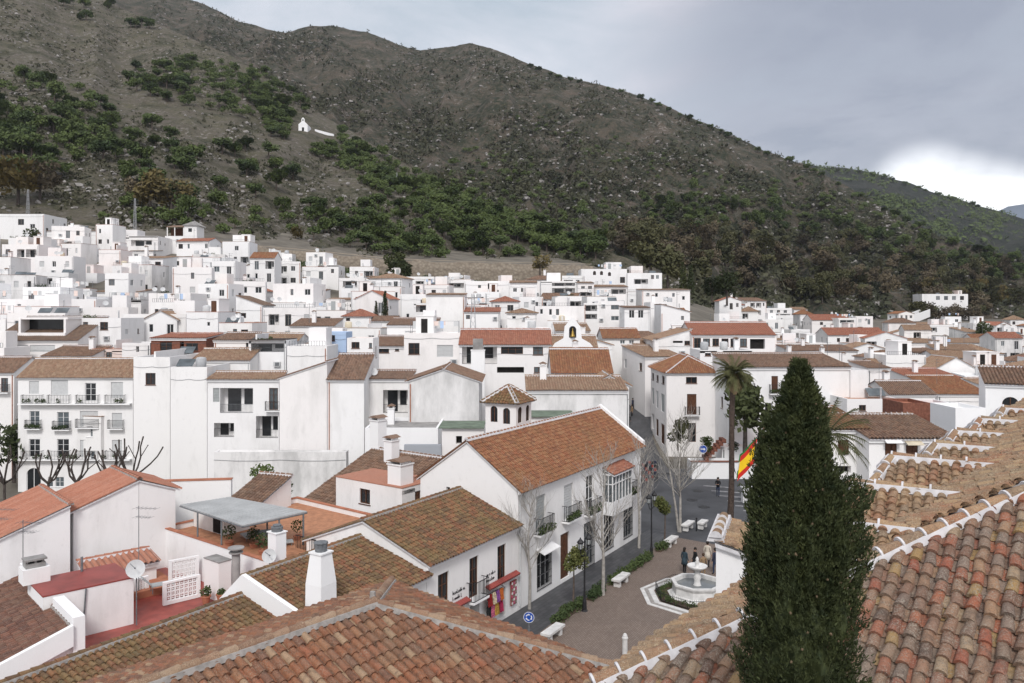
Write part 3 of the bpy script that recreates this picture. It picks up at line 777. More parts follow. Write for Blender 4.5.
mb = MB(); tilefacet(mb, [main.tf(ua-.1, -.9, zt_+.1), main.tf(ub+.1, -.9, zt_+.1), main.tf(ub+.1, -.01, zt_+.5), main.tf(ua-.1, -.01, zt_+.5)], True, .2, .3, .02); mb.build('bay_roof', [M['t_red'], M['mortar']], bay)
mb = MB(); mb.tube(main.tf(-.0+.12, -.07, .2), main.tf(.12, -.07, 6.6), .05, .05, 8); mb.build('downpipe', M['shutter'], main.root)
# ---- shop house
shop = House('white shop house with mossy tiled roof and clothes hanging at its door', 0, 0, YAW, O=SF(-8.5, 0), W=8.46, ztop=4.95, dep=8, roof='gablex', rh=1.5, col='t_moss', base=-.1,
    ops='f438,573,449,612 f469.5,557,478.5,597+ f497.5,545,506,580 x470,604,479.5,637 x499,588,505.5,617', frame='wood', tiles=(.23, .32), ridgewhite=False)
shop.build()
mb = MB()
for a, b in ((447, 466.5), (485, 516)):
    a, b = shop.u_at(a), shop.u_at(b); n = int((b-a)/.17)
    for i in range(n):
        u = lerp(a, b, (i+.5)/n); mb.tube(shop.tf(u, -.02, 2.34), shop.tf(u, -.3, 2.2), .07, .085, 8)
mb.build('shop_canopy', M['redpaint'], shop.root)
def scribble(o_, u0, z0, w, h, lines):              # illegible dark wall lettering: rows of cursive strokes
    mb = MB()
    for k in range(lines):
        u = u0; z = z0-k*h*1.5
        while u < u0+w*(1 if k == 0 else .8):
            l = R.uniform(.05, .1)
            mb.fbox(o_.tf, u, u+.025, -.02, -.003, z, z+h*R.choice([.6, .6, 1]))
            mb.fbox(o_.tf, u+.025, u+l, -.02, -.003, z+h*R.choice([0, .5]), z+h*R.choice([0, .5])+.03 if False else z+h*.15)
            u += l+R.choice([.015, .015, .1])
    return mb.build('wall_lettering', M['iron'], o_.root)
scribble(shop, shop.u_at(452.5), 2.78, 1.05, .2, 2); scribble(shop, shop.u_at(486.5), 2.82, .95, .2, 2)
GC = [('dark red', (.25, .02, .02)), ('cream', (.6, .5, .35)), ('violet', (.2, .07, .25)), ('orange', (.5, .13, .03)), ('black', (.02, .02, .02)), ('pink', (.5, .12, .2)), ('mustard', (.42, .25, .05)), ('crimson patterned', (.35, .03, .08))]
gu0, gu1 = shop.u_at(483), shop.u_at(498.5)
for i, (nm, c) in enumerate(GC):
    k = 'cloth_'+nm.replace(' ', '_'); plain(k, c, .9, .5, 14)
    u = lerp(gu0, gu1, (i % 4+.5)/4); z1 = 1.98 if i < 4 else 1.35; h = .62 if i < 4 else .68
    mb = MB(); w = (gu1-gu0)/4*.48; t0 = -.3+(.05 if i >= 4 else 0)
    cols = 7; vs = []
    for r_ in range(4):
        for q in range(cols):
            wq = w*(.72+.28*min(1, r_/1.2)); vs.append(shop.tf(u+wq*(2*q/(cols-1)-1), t0-.05*math.sin(q*2.2+i)-.02*r_, z1-h*r_/3))
        for q in range(cols): pass
    fs = [(a*cols+q, a*cols+q+1, (a+1)*cols+q+1, (a+1)*cols+q) for a in range(3) for q in range(cols-1)]
    n0 = len(vs); vs += [v-SN*.02*-1-SN*.05 for v in vs]; fs += [tuple(n0+j for j in f[::-1]) for f in fs]
    mb.mesh(vs, fs, 0, (.5, .5), True)
    mb.fbox(shop.tf, u-w*1.15, u-w*.6, t0-.02, t0+.03, z1-h*.45, z1-h*.05); mb.fbox(shop.tf, u+w*.6, u+w*1.15, t0-.02, t0+.03, z1-h*.45, z1-h*.05)
    o = mb.build('hanging_garment', M[k], None, shop.tf(u, t0, z1))
    tag(o, f'{nm} garment hanging in the {"upper" if i < 4 else "lower"} row by the shop door', 'garment', 'clothes hung outside the shop')
mb = MB(); mb.tube(shop.tf(gu0-.1, -.28, 2.0), shop.tf(gu1+.1, -.28, 2.0), .02, .02, 6)
for u in (gu0-.1, gu1+.1): mb.tube(shop.tf(u, -.28, 2.0), shop.tf(u, .0, 2.05), .02, .02, 6)
mb.build('clothes_rail', M['iron'], shop.root)
mb = MB(); a, b = shop.u_at(509.5), shop.u_at(515)
mb.fbox(shop.tf, a, b, -.12, -.06, .55, 1.9, 0)
rack = mb.build('postcard_rack', M['redpaint'], None, shop.tf((a+b)/2, -.09, .5)); tag(rack, 'red rack of postcards on the white wall right of the shop door', 'rack')
mb = MB()
for i in range(3):
    for j in range(7): mb.fbox(shop.tf, lerp(a, b, (i+.12)/3), lerp(a, b, (i+.85)/3), -.14, -.122, .6+j*.185, .73+j*.185, (i+j*2) % 3)
mb.build('postcards', [M['marble'], M['cloth_pink'], M['wood_grey']], rack)
# ---- low wing with the tall chimney, and the strip roof left of it
wing = House('low wing with old brown tiled roof and a tall tapered white chimney', 0, 0, YAW, O=SF(-15.8, 0), W=7.26, ztop=4.45, dep=4.2, roof='front', rh=1.15, col='t_moss', base=-.1,
    ops='f380,588,389,606', frame='wood', tiles=(.23, .32), ridgewhite=False)
wing.build()
mb = MB()
mb.hexa([wing.tf(-.32, -.2, 3.4), wing.tf(-.1, -.2, 3.4), wing.tf(-.1, 4, 5.0), wing.tf(-.32, 4, 5.0), wing.tf(-.32, -.2, 4.62), wing.tf(-.1, -.2, 4.62), wing.tf(-.1, 4, 5.86), wing.tf(-.32, 4, 5.86)])
mb.hexa([wing.tf(-.32, 4, 3.0), wing.tf(-.1, 4, 3.0), wing.tf(-.1, 5.4, 3.0), wing.tf(-.32, 5.4, 3.0), wing.tf(-.32, 4, 5.86), wing.tf(-.1, 4, 5.86), wing.tf(-.1, 5.4, 4.6), wing.tf(-.32, 5.4, 4.6)])
mb.build('verge_wall', M['white_clean'], wing.root)
c = P(321, 607, 33.2); zc = c.z
mb = MB(); q = V((c.x, c.y, 0)); 
def sq(r, z): return [q+SU*(r*a)+SN*(r*b)+V((0, 0, z)) for a, b in ((-1, 1), (1, 1), (1, -1), (-1, -1))]
mb.hexa(sq(.46, zc-1.0)+sq(.44, zc+1.0)); mb.hexa(sq(.44, zc+1.003)+sq(.31, zc+2.25)); mb.hexa(sq(.36, zc+2.253)+sq(.36, zc+2.32))
ch = mb.build('chimney', M['white_clean'], wing.root)
mb = MB(); mb.lathe(q+V((0, 0, zc+2.32)), [(.25, 0), (.27, .3), (.3, .34), (.3, .38), (.2, .4)], 10); mb.build('chimney_pot', M['iron_grey'], ch)
strip = House('long low building with mossy tiled roof in front of the red terrace', 0, 0, YAW, O=SF(-31, 0), W=15.0, ztop=3.85, dep=4.0, roof='front', rh=1.1, col='t_moss', base=-.1, tiles=(.24, .33), ridgewhite=False)
strip.build()
# ================================================================ big hipped roof at the bottom of the picture
rootA = empty('house', V((-3.4, 18, 0)))
tag(rootA, 'house under the large hipped terracotta roof at the bottom centre of the photo', 'house')
ap = P(374, 605, 20); rL = V((-.65, -.76, 0)).normalized(); f1 = V((-rL.y, rL.x, 0)); f1 = V((.76, -.65, 0)); f2 = -rL; f3 = -f1
sl, rn = .42, 4.25
e1 = ap+(f1+f2)*rn-V((0, 0, sl*rn)); e2 = ap+(f3+f2)*rn-V((0, 0, .345*rn)); rl = ap+rL*11; e3 = rl+f1*rn-V((0, 0, sl*rn)); e4 = rl+f3*rn-V((0, 0, .345*rn))
mb = MB(); kw = dict(pw=.235, L=.36)
tilefacet(mb, [ap, rl, e3, e1], True, **kw); tilefacet(mb, [ap, e1, e2], True, **kw); tilefacet(mb, [rl, ap, e2, e4], True, **kw)
ra = mb.build('roof', [M['t_near'], M['mortar_grey']], rootA)
mb = MB(); ridge_caps(mb, ap+V((0, 0, .05)), rl+V((0, 0, .05)), .125, .42, 0, 1); ridge_caps(mb, e1+V((0, 0, .05)), ap+V((0, 0, .05)), .125, .42, 0, 1); ridge_caps(mb, e2+V((0, 0, .05)), ap+V((0, 0, .05)), .125, .42, 0, 1)
mb.tube(ap+V((-.05, .1, 0)), ap+V((-.05, .1, .3)), .09, .07, 8, 1)
mb.build('ridge_cap', [M['t_tan'], M['mortar_grey']], ra)
mb = MB(); c = [ap*0+p-V((0, 0, 0)) for p in (e1, e2, e4, e3)]
cen = sum(c, V((0, 0, 0)))/4; c = [cen+(p-cen)*.94 for p in c]
for i in range(4):
    a, b = c[i], c[(i+1) % 4]; mb.face([V((a.x, a.y, -.1)), V((b.x, b.y, -.1)), V((b.x, b.y, a.z-.1)), V((a.x, a.y, a.z-.1))])
mb.build('wall', M['white'], rootA)
FOOT.append([V((p.x, p.y, 0)) for p in c])
# ================================================================ church roofs on the right
church = empty('church', V((6, 13, 0))); tag(church, 'church with lichen covered barrel tile roofs and white mortared ridges', 'church')
p0 = P(855, 570, 11.8); SLP = .45
fA = V((-.6, -.8, 0)); hd = V((-.98, -.2, 0)).normalized(); fB = (hd*2*fA.dot(hd)-fA).normalized()
nA = V((fA.x*SLP, fA.y*SLP, 1)).normalized(); nB = V((fB.x*SLP, fB.y*SLP, 1)).normalized()
hs = SLP*fA.dot(hd)
def hip(t): return p0+hd*t-V((0, 0, hs*t))
ze = 11.85; HLo = hip((p0.z-ze)/hs); T = hip(-5.2)
def down(p, f, z): return p+f*((p.z-z)/SLP)-V((0, 0, p.z-z))
Te = down(T, fA, ze)
kw = dict(pw=.205, L=.25)
mb = MB(); tilefacet(mb, [HLo, T, Te], True, jit=1.6, **kw)
ro = mb.build('roof', [M['t_church'], M['mortar']], church)
mb = MB()
pl = [plane_hit(x, y, p0, nB) for x, y in ((588, 690), (690, 618), (1030, 398), (1120, 352))]
tilefacet(mb, [HLo]+pl+[T], True, jit=1.6, **kw)
mb.build('roof', [M['t_church_pale'], M['mortar']], church)
mb = MB(); ridge_caps(mb, HLo+V((0, 0, .04)), T+V((0, 0, .04)), .11, .38, 0, 1, ticks=True, band=.035); mb.build('ridge_cap', [M['t_church_pale'], M['mortar']], ro)
fN = V((fB.y, -fB.x, 0)); fN = fN if fN.y < 0 else -fN
mb = MB(); mc = MB()
for k, (x, y, ln) in enumerate(((915, 532.5, 2.0), (961, 496, 2.0), (994, 467, 1.9), (996, 450.5, 1.9), (1006, 436.5, 1.9), (1021, 423.5, 1.9), (1034, 412, 2.0))):
    r_ = plane_hit(x, y, p0, nB); kx = ((847, 850, 893, 936, 957, 981, 1004)[k]-CX)/F; ln = (kx*r_.y-r_.x)/(fB.x-kx*fB.y); l_ = r_+fB*ln; wd = (1.15, 1.1, .95, .9, .9, .95, 1.0)[k]
    for sg in (1, -1):
        a = r_+fN*wd*sg-V((0, 0, wd*SLP)); b = l_+fB*.3+fN*wd*sg-V((0, 0, wd*SLP))
        tilefacet(mb, [r_, l_, b, a], True, pw=.19, L=.2, over=.02, jit=1.6)
        ridge_caps(mc, b+V((0, 0, .04)), l_+V((0, 0, .04)), .09, .36, 0, 1, ticks=True, band=.03)
    tilefacet(mb, [l_, l_+fB*.3+fN*wd-V((0, 0, wd*SLP)), l_+fB*.3-fN*wd-V((0, 0, wd*SLP))], False, pw=.26)
    ridge_caps(mc, l_+V((0, 0, .03)), r_+V((0, 0, .03)), .085, .38, 0, 1, ticks=True, band=.05)
rg = mb.build('chapel_roofs', [M['t_church_pale'], M['mortar']], church); mc.build('ridge_cap', [M['t_church_pale'], M['mortar']], rg)
mb = MB()
def skirt(pts, drop=.15):
    for a, b in zip(pts, pts[1:]):
        mb.face([V((a.x, a.y, -.1)), V((b.x, b.y, -.1)), V((b.x, b.y, b.z-drop)), V((a.x, a.y, a.z-drop))])
cin = (HLo+T+Te)/3
ins = lambda p, k=.95: V((cin.x+(p.x-cin.x)*k, cin.y+(p.y-cin.y)*k, p.z))
skirt([ins(HLo), ins(Te)]); skirt([ins(Te), ins(T)])
ins2 = lambda p: V((p.x+.35, p.y-.1, p.z))
skirt([ins(HLo), ins2(pl[0]), ins2(pl[1]), ins2(pl[2]), ins2(pl[3]), ins(T)], .35)
mb.build('wall', M['white_clean'], church)
# pier with tiled cap next to the cypress
pier = House('white pier', 716, 16.5, -20, W=1.35, ytop=559, dep=1.7, roof='right', rh=.36, col='t_church_pale', base=2, near=True, skip_foot=True, tiles=(.22, .26), over=.14)
pier.build(); pr = pier.root
for ch_ in list(pr.children): ch_.location = ch_.location+pr.location-church.location; ch_.parent = church
for ch_ in list(church.children):
    if ch_.name.startswith('cornice'): bpy.data.objects.remove(ch_)
bpy.data.objects.remove(pr)
FOOT.append([V((0, 8, 0)), V((20, 8, 0)), V((22, 30, 0)), V((4, 30, 0))])
# ================================================================ ground of the plaza and the street
def sheet(name, pts, z, m, kind='structure', thick=0):
    mb = MB(); mb.face([V((p.x, p.y, z)) for p in pts])
    if thick:
        for i in range(len(pts)):
            a, b = pts[i], pts[(i+1) % len(pts)]; mb.face([V((a.x, a.y, z)), V((b.x, b.y, z)), V((b.x, b.y, z-thick)), V((a.x, a.y, z-thick))])
    o = mb.build(name, m, None, V((pts[0].x, pts[0].y, z))); o['kind'] = kind; return o
t = NT('paver'); p = t.pos()
mp = t.n('ShaderNodeMapping'); mp.inputs['Rotation'].default_value = (0, 0, -math.radians(YAW)); t.l(p, mp.inputs['Vector'])
br = t.n('ShaderNodeTexBrick'); t.l(mp.outputs['Vector'], br.inputs['Vector'])
br.inputs['Scale'].default_value = 2.2; br.inputs['Color1'].default_value = (.19, .143, .118, 1); br.inputs['Color2'].default_value = (.24, .188, .155, 1); br.inputs['Mortar'].default_value = (.11, .09, .075, 1); br.inputs['Mortar Size'].default_value = .03
nz = t.noise(p, .6, 5); t.out(t.mix(t.ramp(nz, [(.4, 0.0), (.75, .4)]), br.outputs['Color'], (.12, .095, .08)), .75, 'paver')
t = NT('street_stone'); p = t.pos(); mp = t.n('ShaderNodeMapping'); mp.inputs['Rotation'].default_value = (0, 0, -math.radians(YAW)); t.l(p, mp.inputs['Vector'])
br = t.n('ShaderNodeTexBrick'); t.l(mp.outputs['Vector'], br.inputs['Vector'])
br.inputs['Scale'].default_value = .9; br.inputs['Color1'].default_value = (.062, .064, .068, 1); br.inputs['Color2'].default_value = (.10, .10, .105, 1); br.inputs['Mortar'].default_value = (.035, .035, .037, 1); br.inputs['Mortar Size'].default_value = .012
nz = t.noise(p, .5, 5); t.out(t.mix(t.ramp(nz, [(.4, 0.0), (.7, .6)]), br.outputs['Color'], (.045, .045, .047)), .5, 'street_stone')
plain('asphalt', (.075, .077, .083), .75, .2, .4)
plain('ground', (.15, .135, .11), .95, .25, .15)
sheet('street_pavement', [SF(-14, .02), SF(-14, 3.0), SF(20, 2.2), SF(20, .02)], .0, M['street_stone'])
sheet('plaza', [SF(-14, 3.0), SF(-14, 24), SF(14.5, 24), SF(17.8, 10), SF(18.5, 2.28)], .12, M['paver'], thick=.13)
sheet('asphalt_road', [SF(18.7, -1), SF(14, 30), V((46, 62, 0)), V((50, 84, 0)), V((14, 92, 0))], -.012, M['asphalt'])
mb = MB()
for i in range(6):                                # zebra crossing on the right of the junction
    a = PZ(703+i*8, 486+i*5, 0); d_ = V((.94, -.35, 0)); e_ = V((.35, .94, 0))
    mb.face([V((q.x, q.y, -.004)) for q in (a, a+d_*2.6, a+d_*2.6+e_*.45, a+e_*.45)])
plain('faded_paint', (.24, .24, .245), .9, .4, 3); o = mb.build('crossing_stripes', M['faded_paint'], None, V((17, 72, 0))); o['kind'] = 'structure'
mb = MB(); ctr = [(13.2, 84, 7), (14.6, 92, 5.2), (15.4, 100, 4.4), (16.6, 107, 4.2), (17.8, 116, 4.2), (19.2, 126, 4.2), (20.6, 136, 4.2)]
rw = []
for (xa, ya, wa), (xb, yb, wb) in zip(ctr, ctr[1:]):
    for k in range(5): rw.append((lerp(xa, xb, k/5), lerp(ya, yb, k/5), lerp(wa, wb, k/5)))
for (xa, ya, wa), (xb, yb, wb) in zip(rw, rw[1:]):
    q = [V((xa-wa/2, ya, 0)), V((xa+wa/2, ya, 0)), V((xb+wb/2, yb, 0)), V((xb-wb/2, yb, 0))]
    mb.face([V((p.x, p.y, max(ground(xa if p.y == ya else xb, p.y), ground(p.x, p.y))+.06)) for p in q])
o = mb.build('street', M['street_stone'], None, V((14, 90, 0))); o['kind'] = 'structure'
# hedge strip between street and plaza
for i, (a, b) in enumerate(((-1.0, 2.4), (3.2, 5.2), (6.3, 9.0), (9.4, 12.6), (14.3, 16.0))):
    mb = MB(); n = int((b-a)*9)
    mb.fbox(st, a, b, 2.72, 3.12, .0, .2, 1)
    for k in range(n):
        s_ = lerp(a, b, (k+.5)/n); leaf_tuft(mb, SF(s_+R.uniform(-.1, .1), 2.92+R.uniform(-.2, .2), .38+R.uniform(-.1, .12)), R.uniform(.2, .34), 46, .075)
    o = mb.build('hedge', [M['leaf_hedge'], M['soil']], None, SF((a+b)/2, 2.9))
    tag(o, ['low green hedge beside the roundabout sign', 'short hedge section under the yellow-green street tree', 'low hedge in front of the middle of the long white house', 'longest hedge section next to the second street lamp', 'small hedge tuft at the road end of the plaza'][i], 'hedge', 'hedge strips along the street')
def bench(px, py, lab, ln=1.7):
    q = PZ(px, py, .12); mb = MB()
    fn = lambda u, t, z: V((q.x+SU.x*u+SN.x*t, q.y+SU.y*u+SN.y*t, z))
    r_ = empty('stone_bench', q); tag(r_, lab, 'bench', 'white stone benches on the plaza')
    mb.fbox(fn, -ln/2, ln/2, -.27, .27, .5, .62); mb.build('seat', M['marble'], r_)
    for a in (-1, 1):
        mb = MB(); mb.fbox(fn, a*ln*.32-.12, a*ln*.32+.12, -.2, .2, .1, .497); mb.build('leg', M['marble'], r_)
bench(553, 638, 'white stone bench nearest the roundabout sign'); bench(621, 584, 'white stone bench between the two hedges in front of the long house')
bench(671, 545, 'white stone bench beside the tree with yellow-green leaves'); bench(688, 529, 'white stone bench by the thin black post at the road'); bench(702.5, 527.5, 'white stone bench closest to the palm trunk', 1.3)
# lamps
def lamp(q, h, lab):
    r_ = empty('street_lamp', q); tag(r_, lab, 'street lamp', 'black street lamps of the plaza')
    mb = MB(); mb.lathe(q, [(.2, 0), (.2, .12), (.13, .2), (.11, .7), (.075, .8), (.055, 1.2), (.045, h-.7), (.06, h-.65), (.03, h-.2), (.05, h-.12), (0.01, h)], 12); mb.build('pole', M['iron'], r_)
    for sg in (-1, 1):
        c = q+SU*(.52*sg)+V((0, 0, h-.45)); mb = MB()
        pts = [q+V((0, 0, h-.75)), q+SU*(.2*sg)+V((0, 0, h-.9)), q+SU*(.42*sg)+V((0, 0, h-.78)), c-V((0, 0, .02))]; mb.path(pts, [.025]*4, 6); mb.build('arm', M['iron'], r_)
        mb = MB(); mb.lathe(c, [(.07, -.02), (.1, .02), (.17, .38), (.2, .4), (.2, .43), (.1, .56), (.05, .6), (.03, .68), (.0, .7)], 6)
        l_ = mb.build('lantern', M['iron'], r_)
        mb = MB()
        for i in range(6):
            t0, t1 = math.pi*2*(i+.14)/6, math.pi*2*(i+.86)/6
            mb.face([c+V((math.cos(a)*r2*1.0, math.sin(a)*r2*1.0, z)) for a, r2, z in ((t0, .112, .06), (t1, .112, .06), (t1, .166, .34), (t0, .166, .34))])
        mb.build('lantern_glass', M['shutter_grey'], l_)
lamp(PZ(584.5, 613, 0), 4.15, 'black street lamp with two lanterns in front of the long house door'); lamp(PZ(651.5, 558, 0), 4.3, 'black street lamp with two lanterns near the road end of the street')
# roundabout sign
def arrowdisc(mb, c, n, r, mi):                   # three curved white arrows
    x = n.cross(V((0, 0, 1))).normalized(); y = x.cross(n)*1
    if y.z < 0: y = -y
    for k in range(3):
        a0 = k*2.094+.3; prev = None
        for i in range(7):
            a = a0+i*.2; p_ = [c+n*.012+x*(rr*math.cos(a))+y*(rr*math.sin(a)) for rr in (r*.42, r*.6)]
            if prev: mb.face([prev[0], p_[0], p_[1], prev[1]], mi)
            prev = p_
        a = a0+1.2; mb.face([c+n*.012+x*(rr*math.cos(aa))+y*(rr*math.sin(aa)) for rr, aa in ((r*.3, a), (r*.74, a), (r*.51, a+.5))], mi)
plain('sign_blue', (.01, .07, .36), .4, .05, 3)
def disc_sign(px, py, d, r, z0, lab, kind):
    c = P(px, py, d); b = V((c.x, c.y, z0)); n = V((-.15, -1, .0)).normalized()
    r_ = empty('traffic_sign', b); tag(r_, lab, 'traffic sign')
    mb = MB(); mb.tube(b, V((c.x, c.y, c.z+r*.9)), .03, .03, 8); mb.build('post', M['iron_grey'], r_)
    mb = MB(); mb.tube(c-n*-.035, c+n*.05, r, r, 24); o = mb.build('sign_face', M['sign_blue'], r_)
    mb = MB(); cc = c+n*.045
    if kind == 'round': arrowdisc(mb, cc, n, r, 0)
    else:
        x = n.cross(V((0, 0, 1))).normalized(); x = x if x.x > 0 else -x; y = V((0, 0, 1))
        for pts in (((-.6, -.12), (.2, -.12), (.2, .12), (-.6, .12)), ((.15, -.36), (.62, 0), (.15, .36))): mb.face([cc+n*.012+x*(a*r)+y*(b_*r) for a, b_ in pts])
    for i in range(24):
        a0, a1 = i*math.pi/12, (i+1)*math.pi/12; x = n.cross(V((0, 0, 1))).normalized(); y = V((0, 0, 1))
        mb.face([cc+n*.01+x*(rr*math.cos(a))+y*(rr*math.sin(a)) for rr, a in ((r*.9, a0), (r*.99, a0), (r*.99, a1), (r*.9, a1))])
    mb.build('sign_symbol', M['frame_white'], o)
disc_sign(529, 617, 40.5, .28, 0, 'round blue roundabout sign with white curved arrows', 'round')
# fountain
fc = V((11.0, 47.5, .12)); ft = empty('fountain', fc); tag(ft, 'white octagonal marble fountain with a raised bowl on the plaza', 'fountain')
o8 = math.pi/8
mb = MB(); mb.lathe(fc, [(1.78, 0), (1.78, .12), (1.66, .14), (1.62, .2), (1.5, .26), (1.46, .62), (1.58, .80), (1.58, .9), (1.36, .9), (1.3, .5), (.0, .46)], 8, 0, o8); mb.build('basin', M['marble'], ft)
plain('water', (.16, .17, .17), .05, .1, 1, 0, .5)
mb = MB(); mb.lathe(fc, [(1.315, .62), (1.315, .68)], 8, 0, o8); mb.build('water', M['water'], ft)
mb = MB(); mb.lathe(fc, [(.34, .45), (.34, .62), (.2, .7), (.17, .95), (.24, 1.15), (.17, 1.3), (.14, 1.5), (.2, 1.56)], 16, smooth=True); mb.build('pedestal', M['marble'], ft)
mb = MB(); mb.lathe(fc, [(.16, 1.56), (.35, 1.62), (.56, 1.76), (.6, 1.84), (.55, 1.86), (.3, 1.76), (.12, 1.74), (.09, 1.95), (.13, 2.05), (.07, 2.12), (.1, 2.2), (.05, 2.32), (.0, 2.36)], 20, smooth=True); mb.build('bowl', M['marble'], ft)
mb = MB(); mb.lathe(fc, [(2.45, -.0), (2.45, .1), (1.79, .1)], 8, 0, o8); bed = mb.build('planting_bed', M['soil'], ft)
mb = MB()
for i in range(130):
    a = R.uniform(0, 6.28); rr = R.uniform(1.9, 2.3); leaf_tuft(mb, fc+V((rr*math.cos(a), rr*math.sin(a), .2)), .17, 14, .06)
mb.build('bed_plants', M['leaf_hedge'], bed)
mb = MB()
for k in range(8):
    a, b = [fc+V((2.5*math.cos(o8+i*math.pi/4), 2.5*math.sin(o8+i*math.pi/4), 0)) for i in (k, k+1)]
    for z in (.12, .52): mb.tube(a+V((0, 0, z)), b+V((0, 0, z)), .014, .014, 5)
    for i in range(15):
        q = a.lerp(b, i/15); mb.tube(q, q+V((0, 0, .6)), .011, .008, 4)
mb.build('railing', M['iron'], ft)
mb = MB()
for r0, r1, z, mi in ((2.62, 2.95, .05, 0), (2.952, 3.2, .04, 1), (3.202, 3.45, .03, 0)):
    for k in range(8):
        a0, a1 = o8+k*math.pi/4, o8+(k+1)*math.pi/4
        mb.mesh([fc+V((r*math.cos(a), r*math.sin(a), zz)) for zz in (0, z) for r, a in ((r0, a0), (r1, a0), (r1, a1), (r0, a1))], [(4, 5, 6, 7), (0, 1, 5, 4), (1, 2, 6, 5), (2, 3, 7, 6), (3, 0, 4, 7)], mi)
mb.build('marble_border', [M['marble'], M['mortar_grey']], ft)
for i, (px, py, lab) in enumerate(((700, 500, 'dark round manhole cover on the asphalt nearer the palm'), (712, 507, 'second dark manhole cover on the asphalt near the black bollard'), (706, 491, 'manhole cover on the asphalt left of the man in jeans'))):
    b = PZ(px-8, py, -.012); mb = MB(); mb.lathe(b, [(.5, .002), (.5, .012), (.42, .013), (.42, .010), (0, .010)], 20); tag(mb.build('manhole_cover', M['iron'], None, b), lab, 'manhole cover')
# white post, black bollards
b = PZ(625, 664, .12); mb = MB(); mb.lathe(b, [(.17, 0), (.17, .1), (.13, .13), (.12, 1.2), (.15, 1.22), (.15, 1.28), (.12, 1.31), (.11, 1.38), (.06, 1.46), (0, 1.48)], 14)
tag(mb.build('stone_post', M['marble'], None, b), 'single white stone post on the brown plaza paving', 'post')
b = PZ(696.5, 531, .0); mb = MB(); mb.lathe(b, [(.05, 0), (.05, .9), (.07, .92), (.07, 1.0), (.03, 1.05)], 10); tag(mb.build('bollard', M['iron'], None, b), 'thin black post between two white benches at the road', 'bollard')
# pavement lamps
for i, (px, py) in enumerate(((575.5, 626),)):
    pass
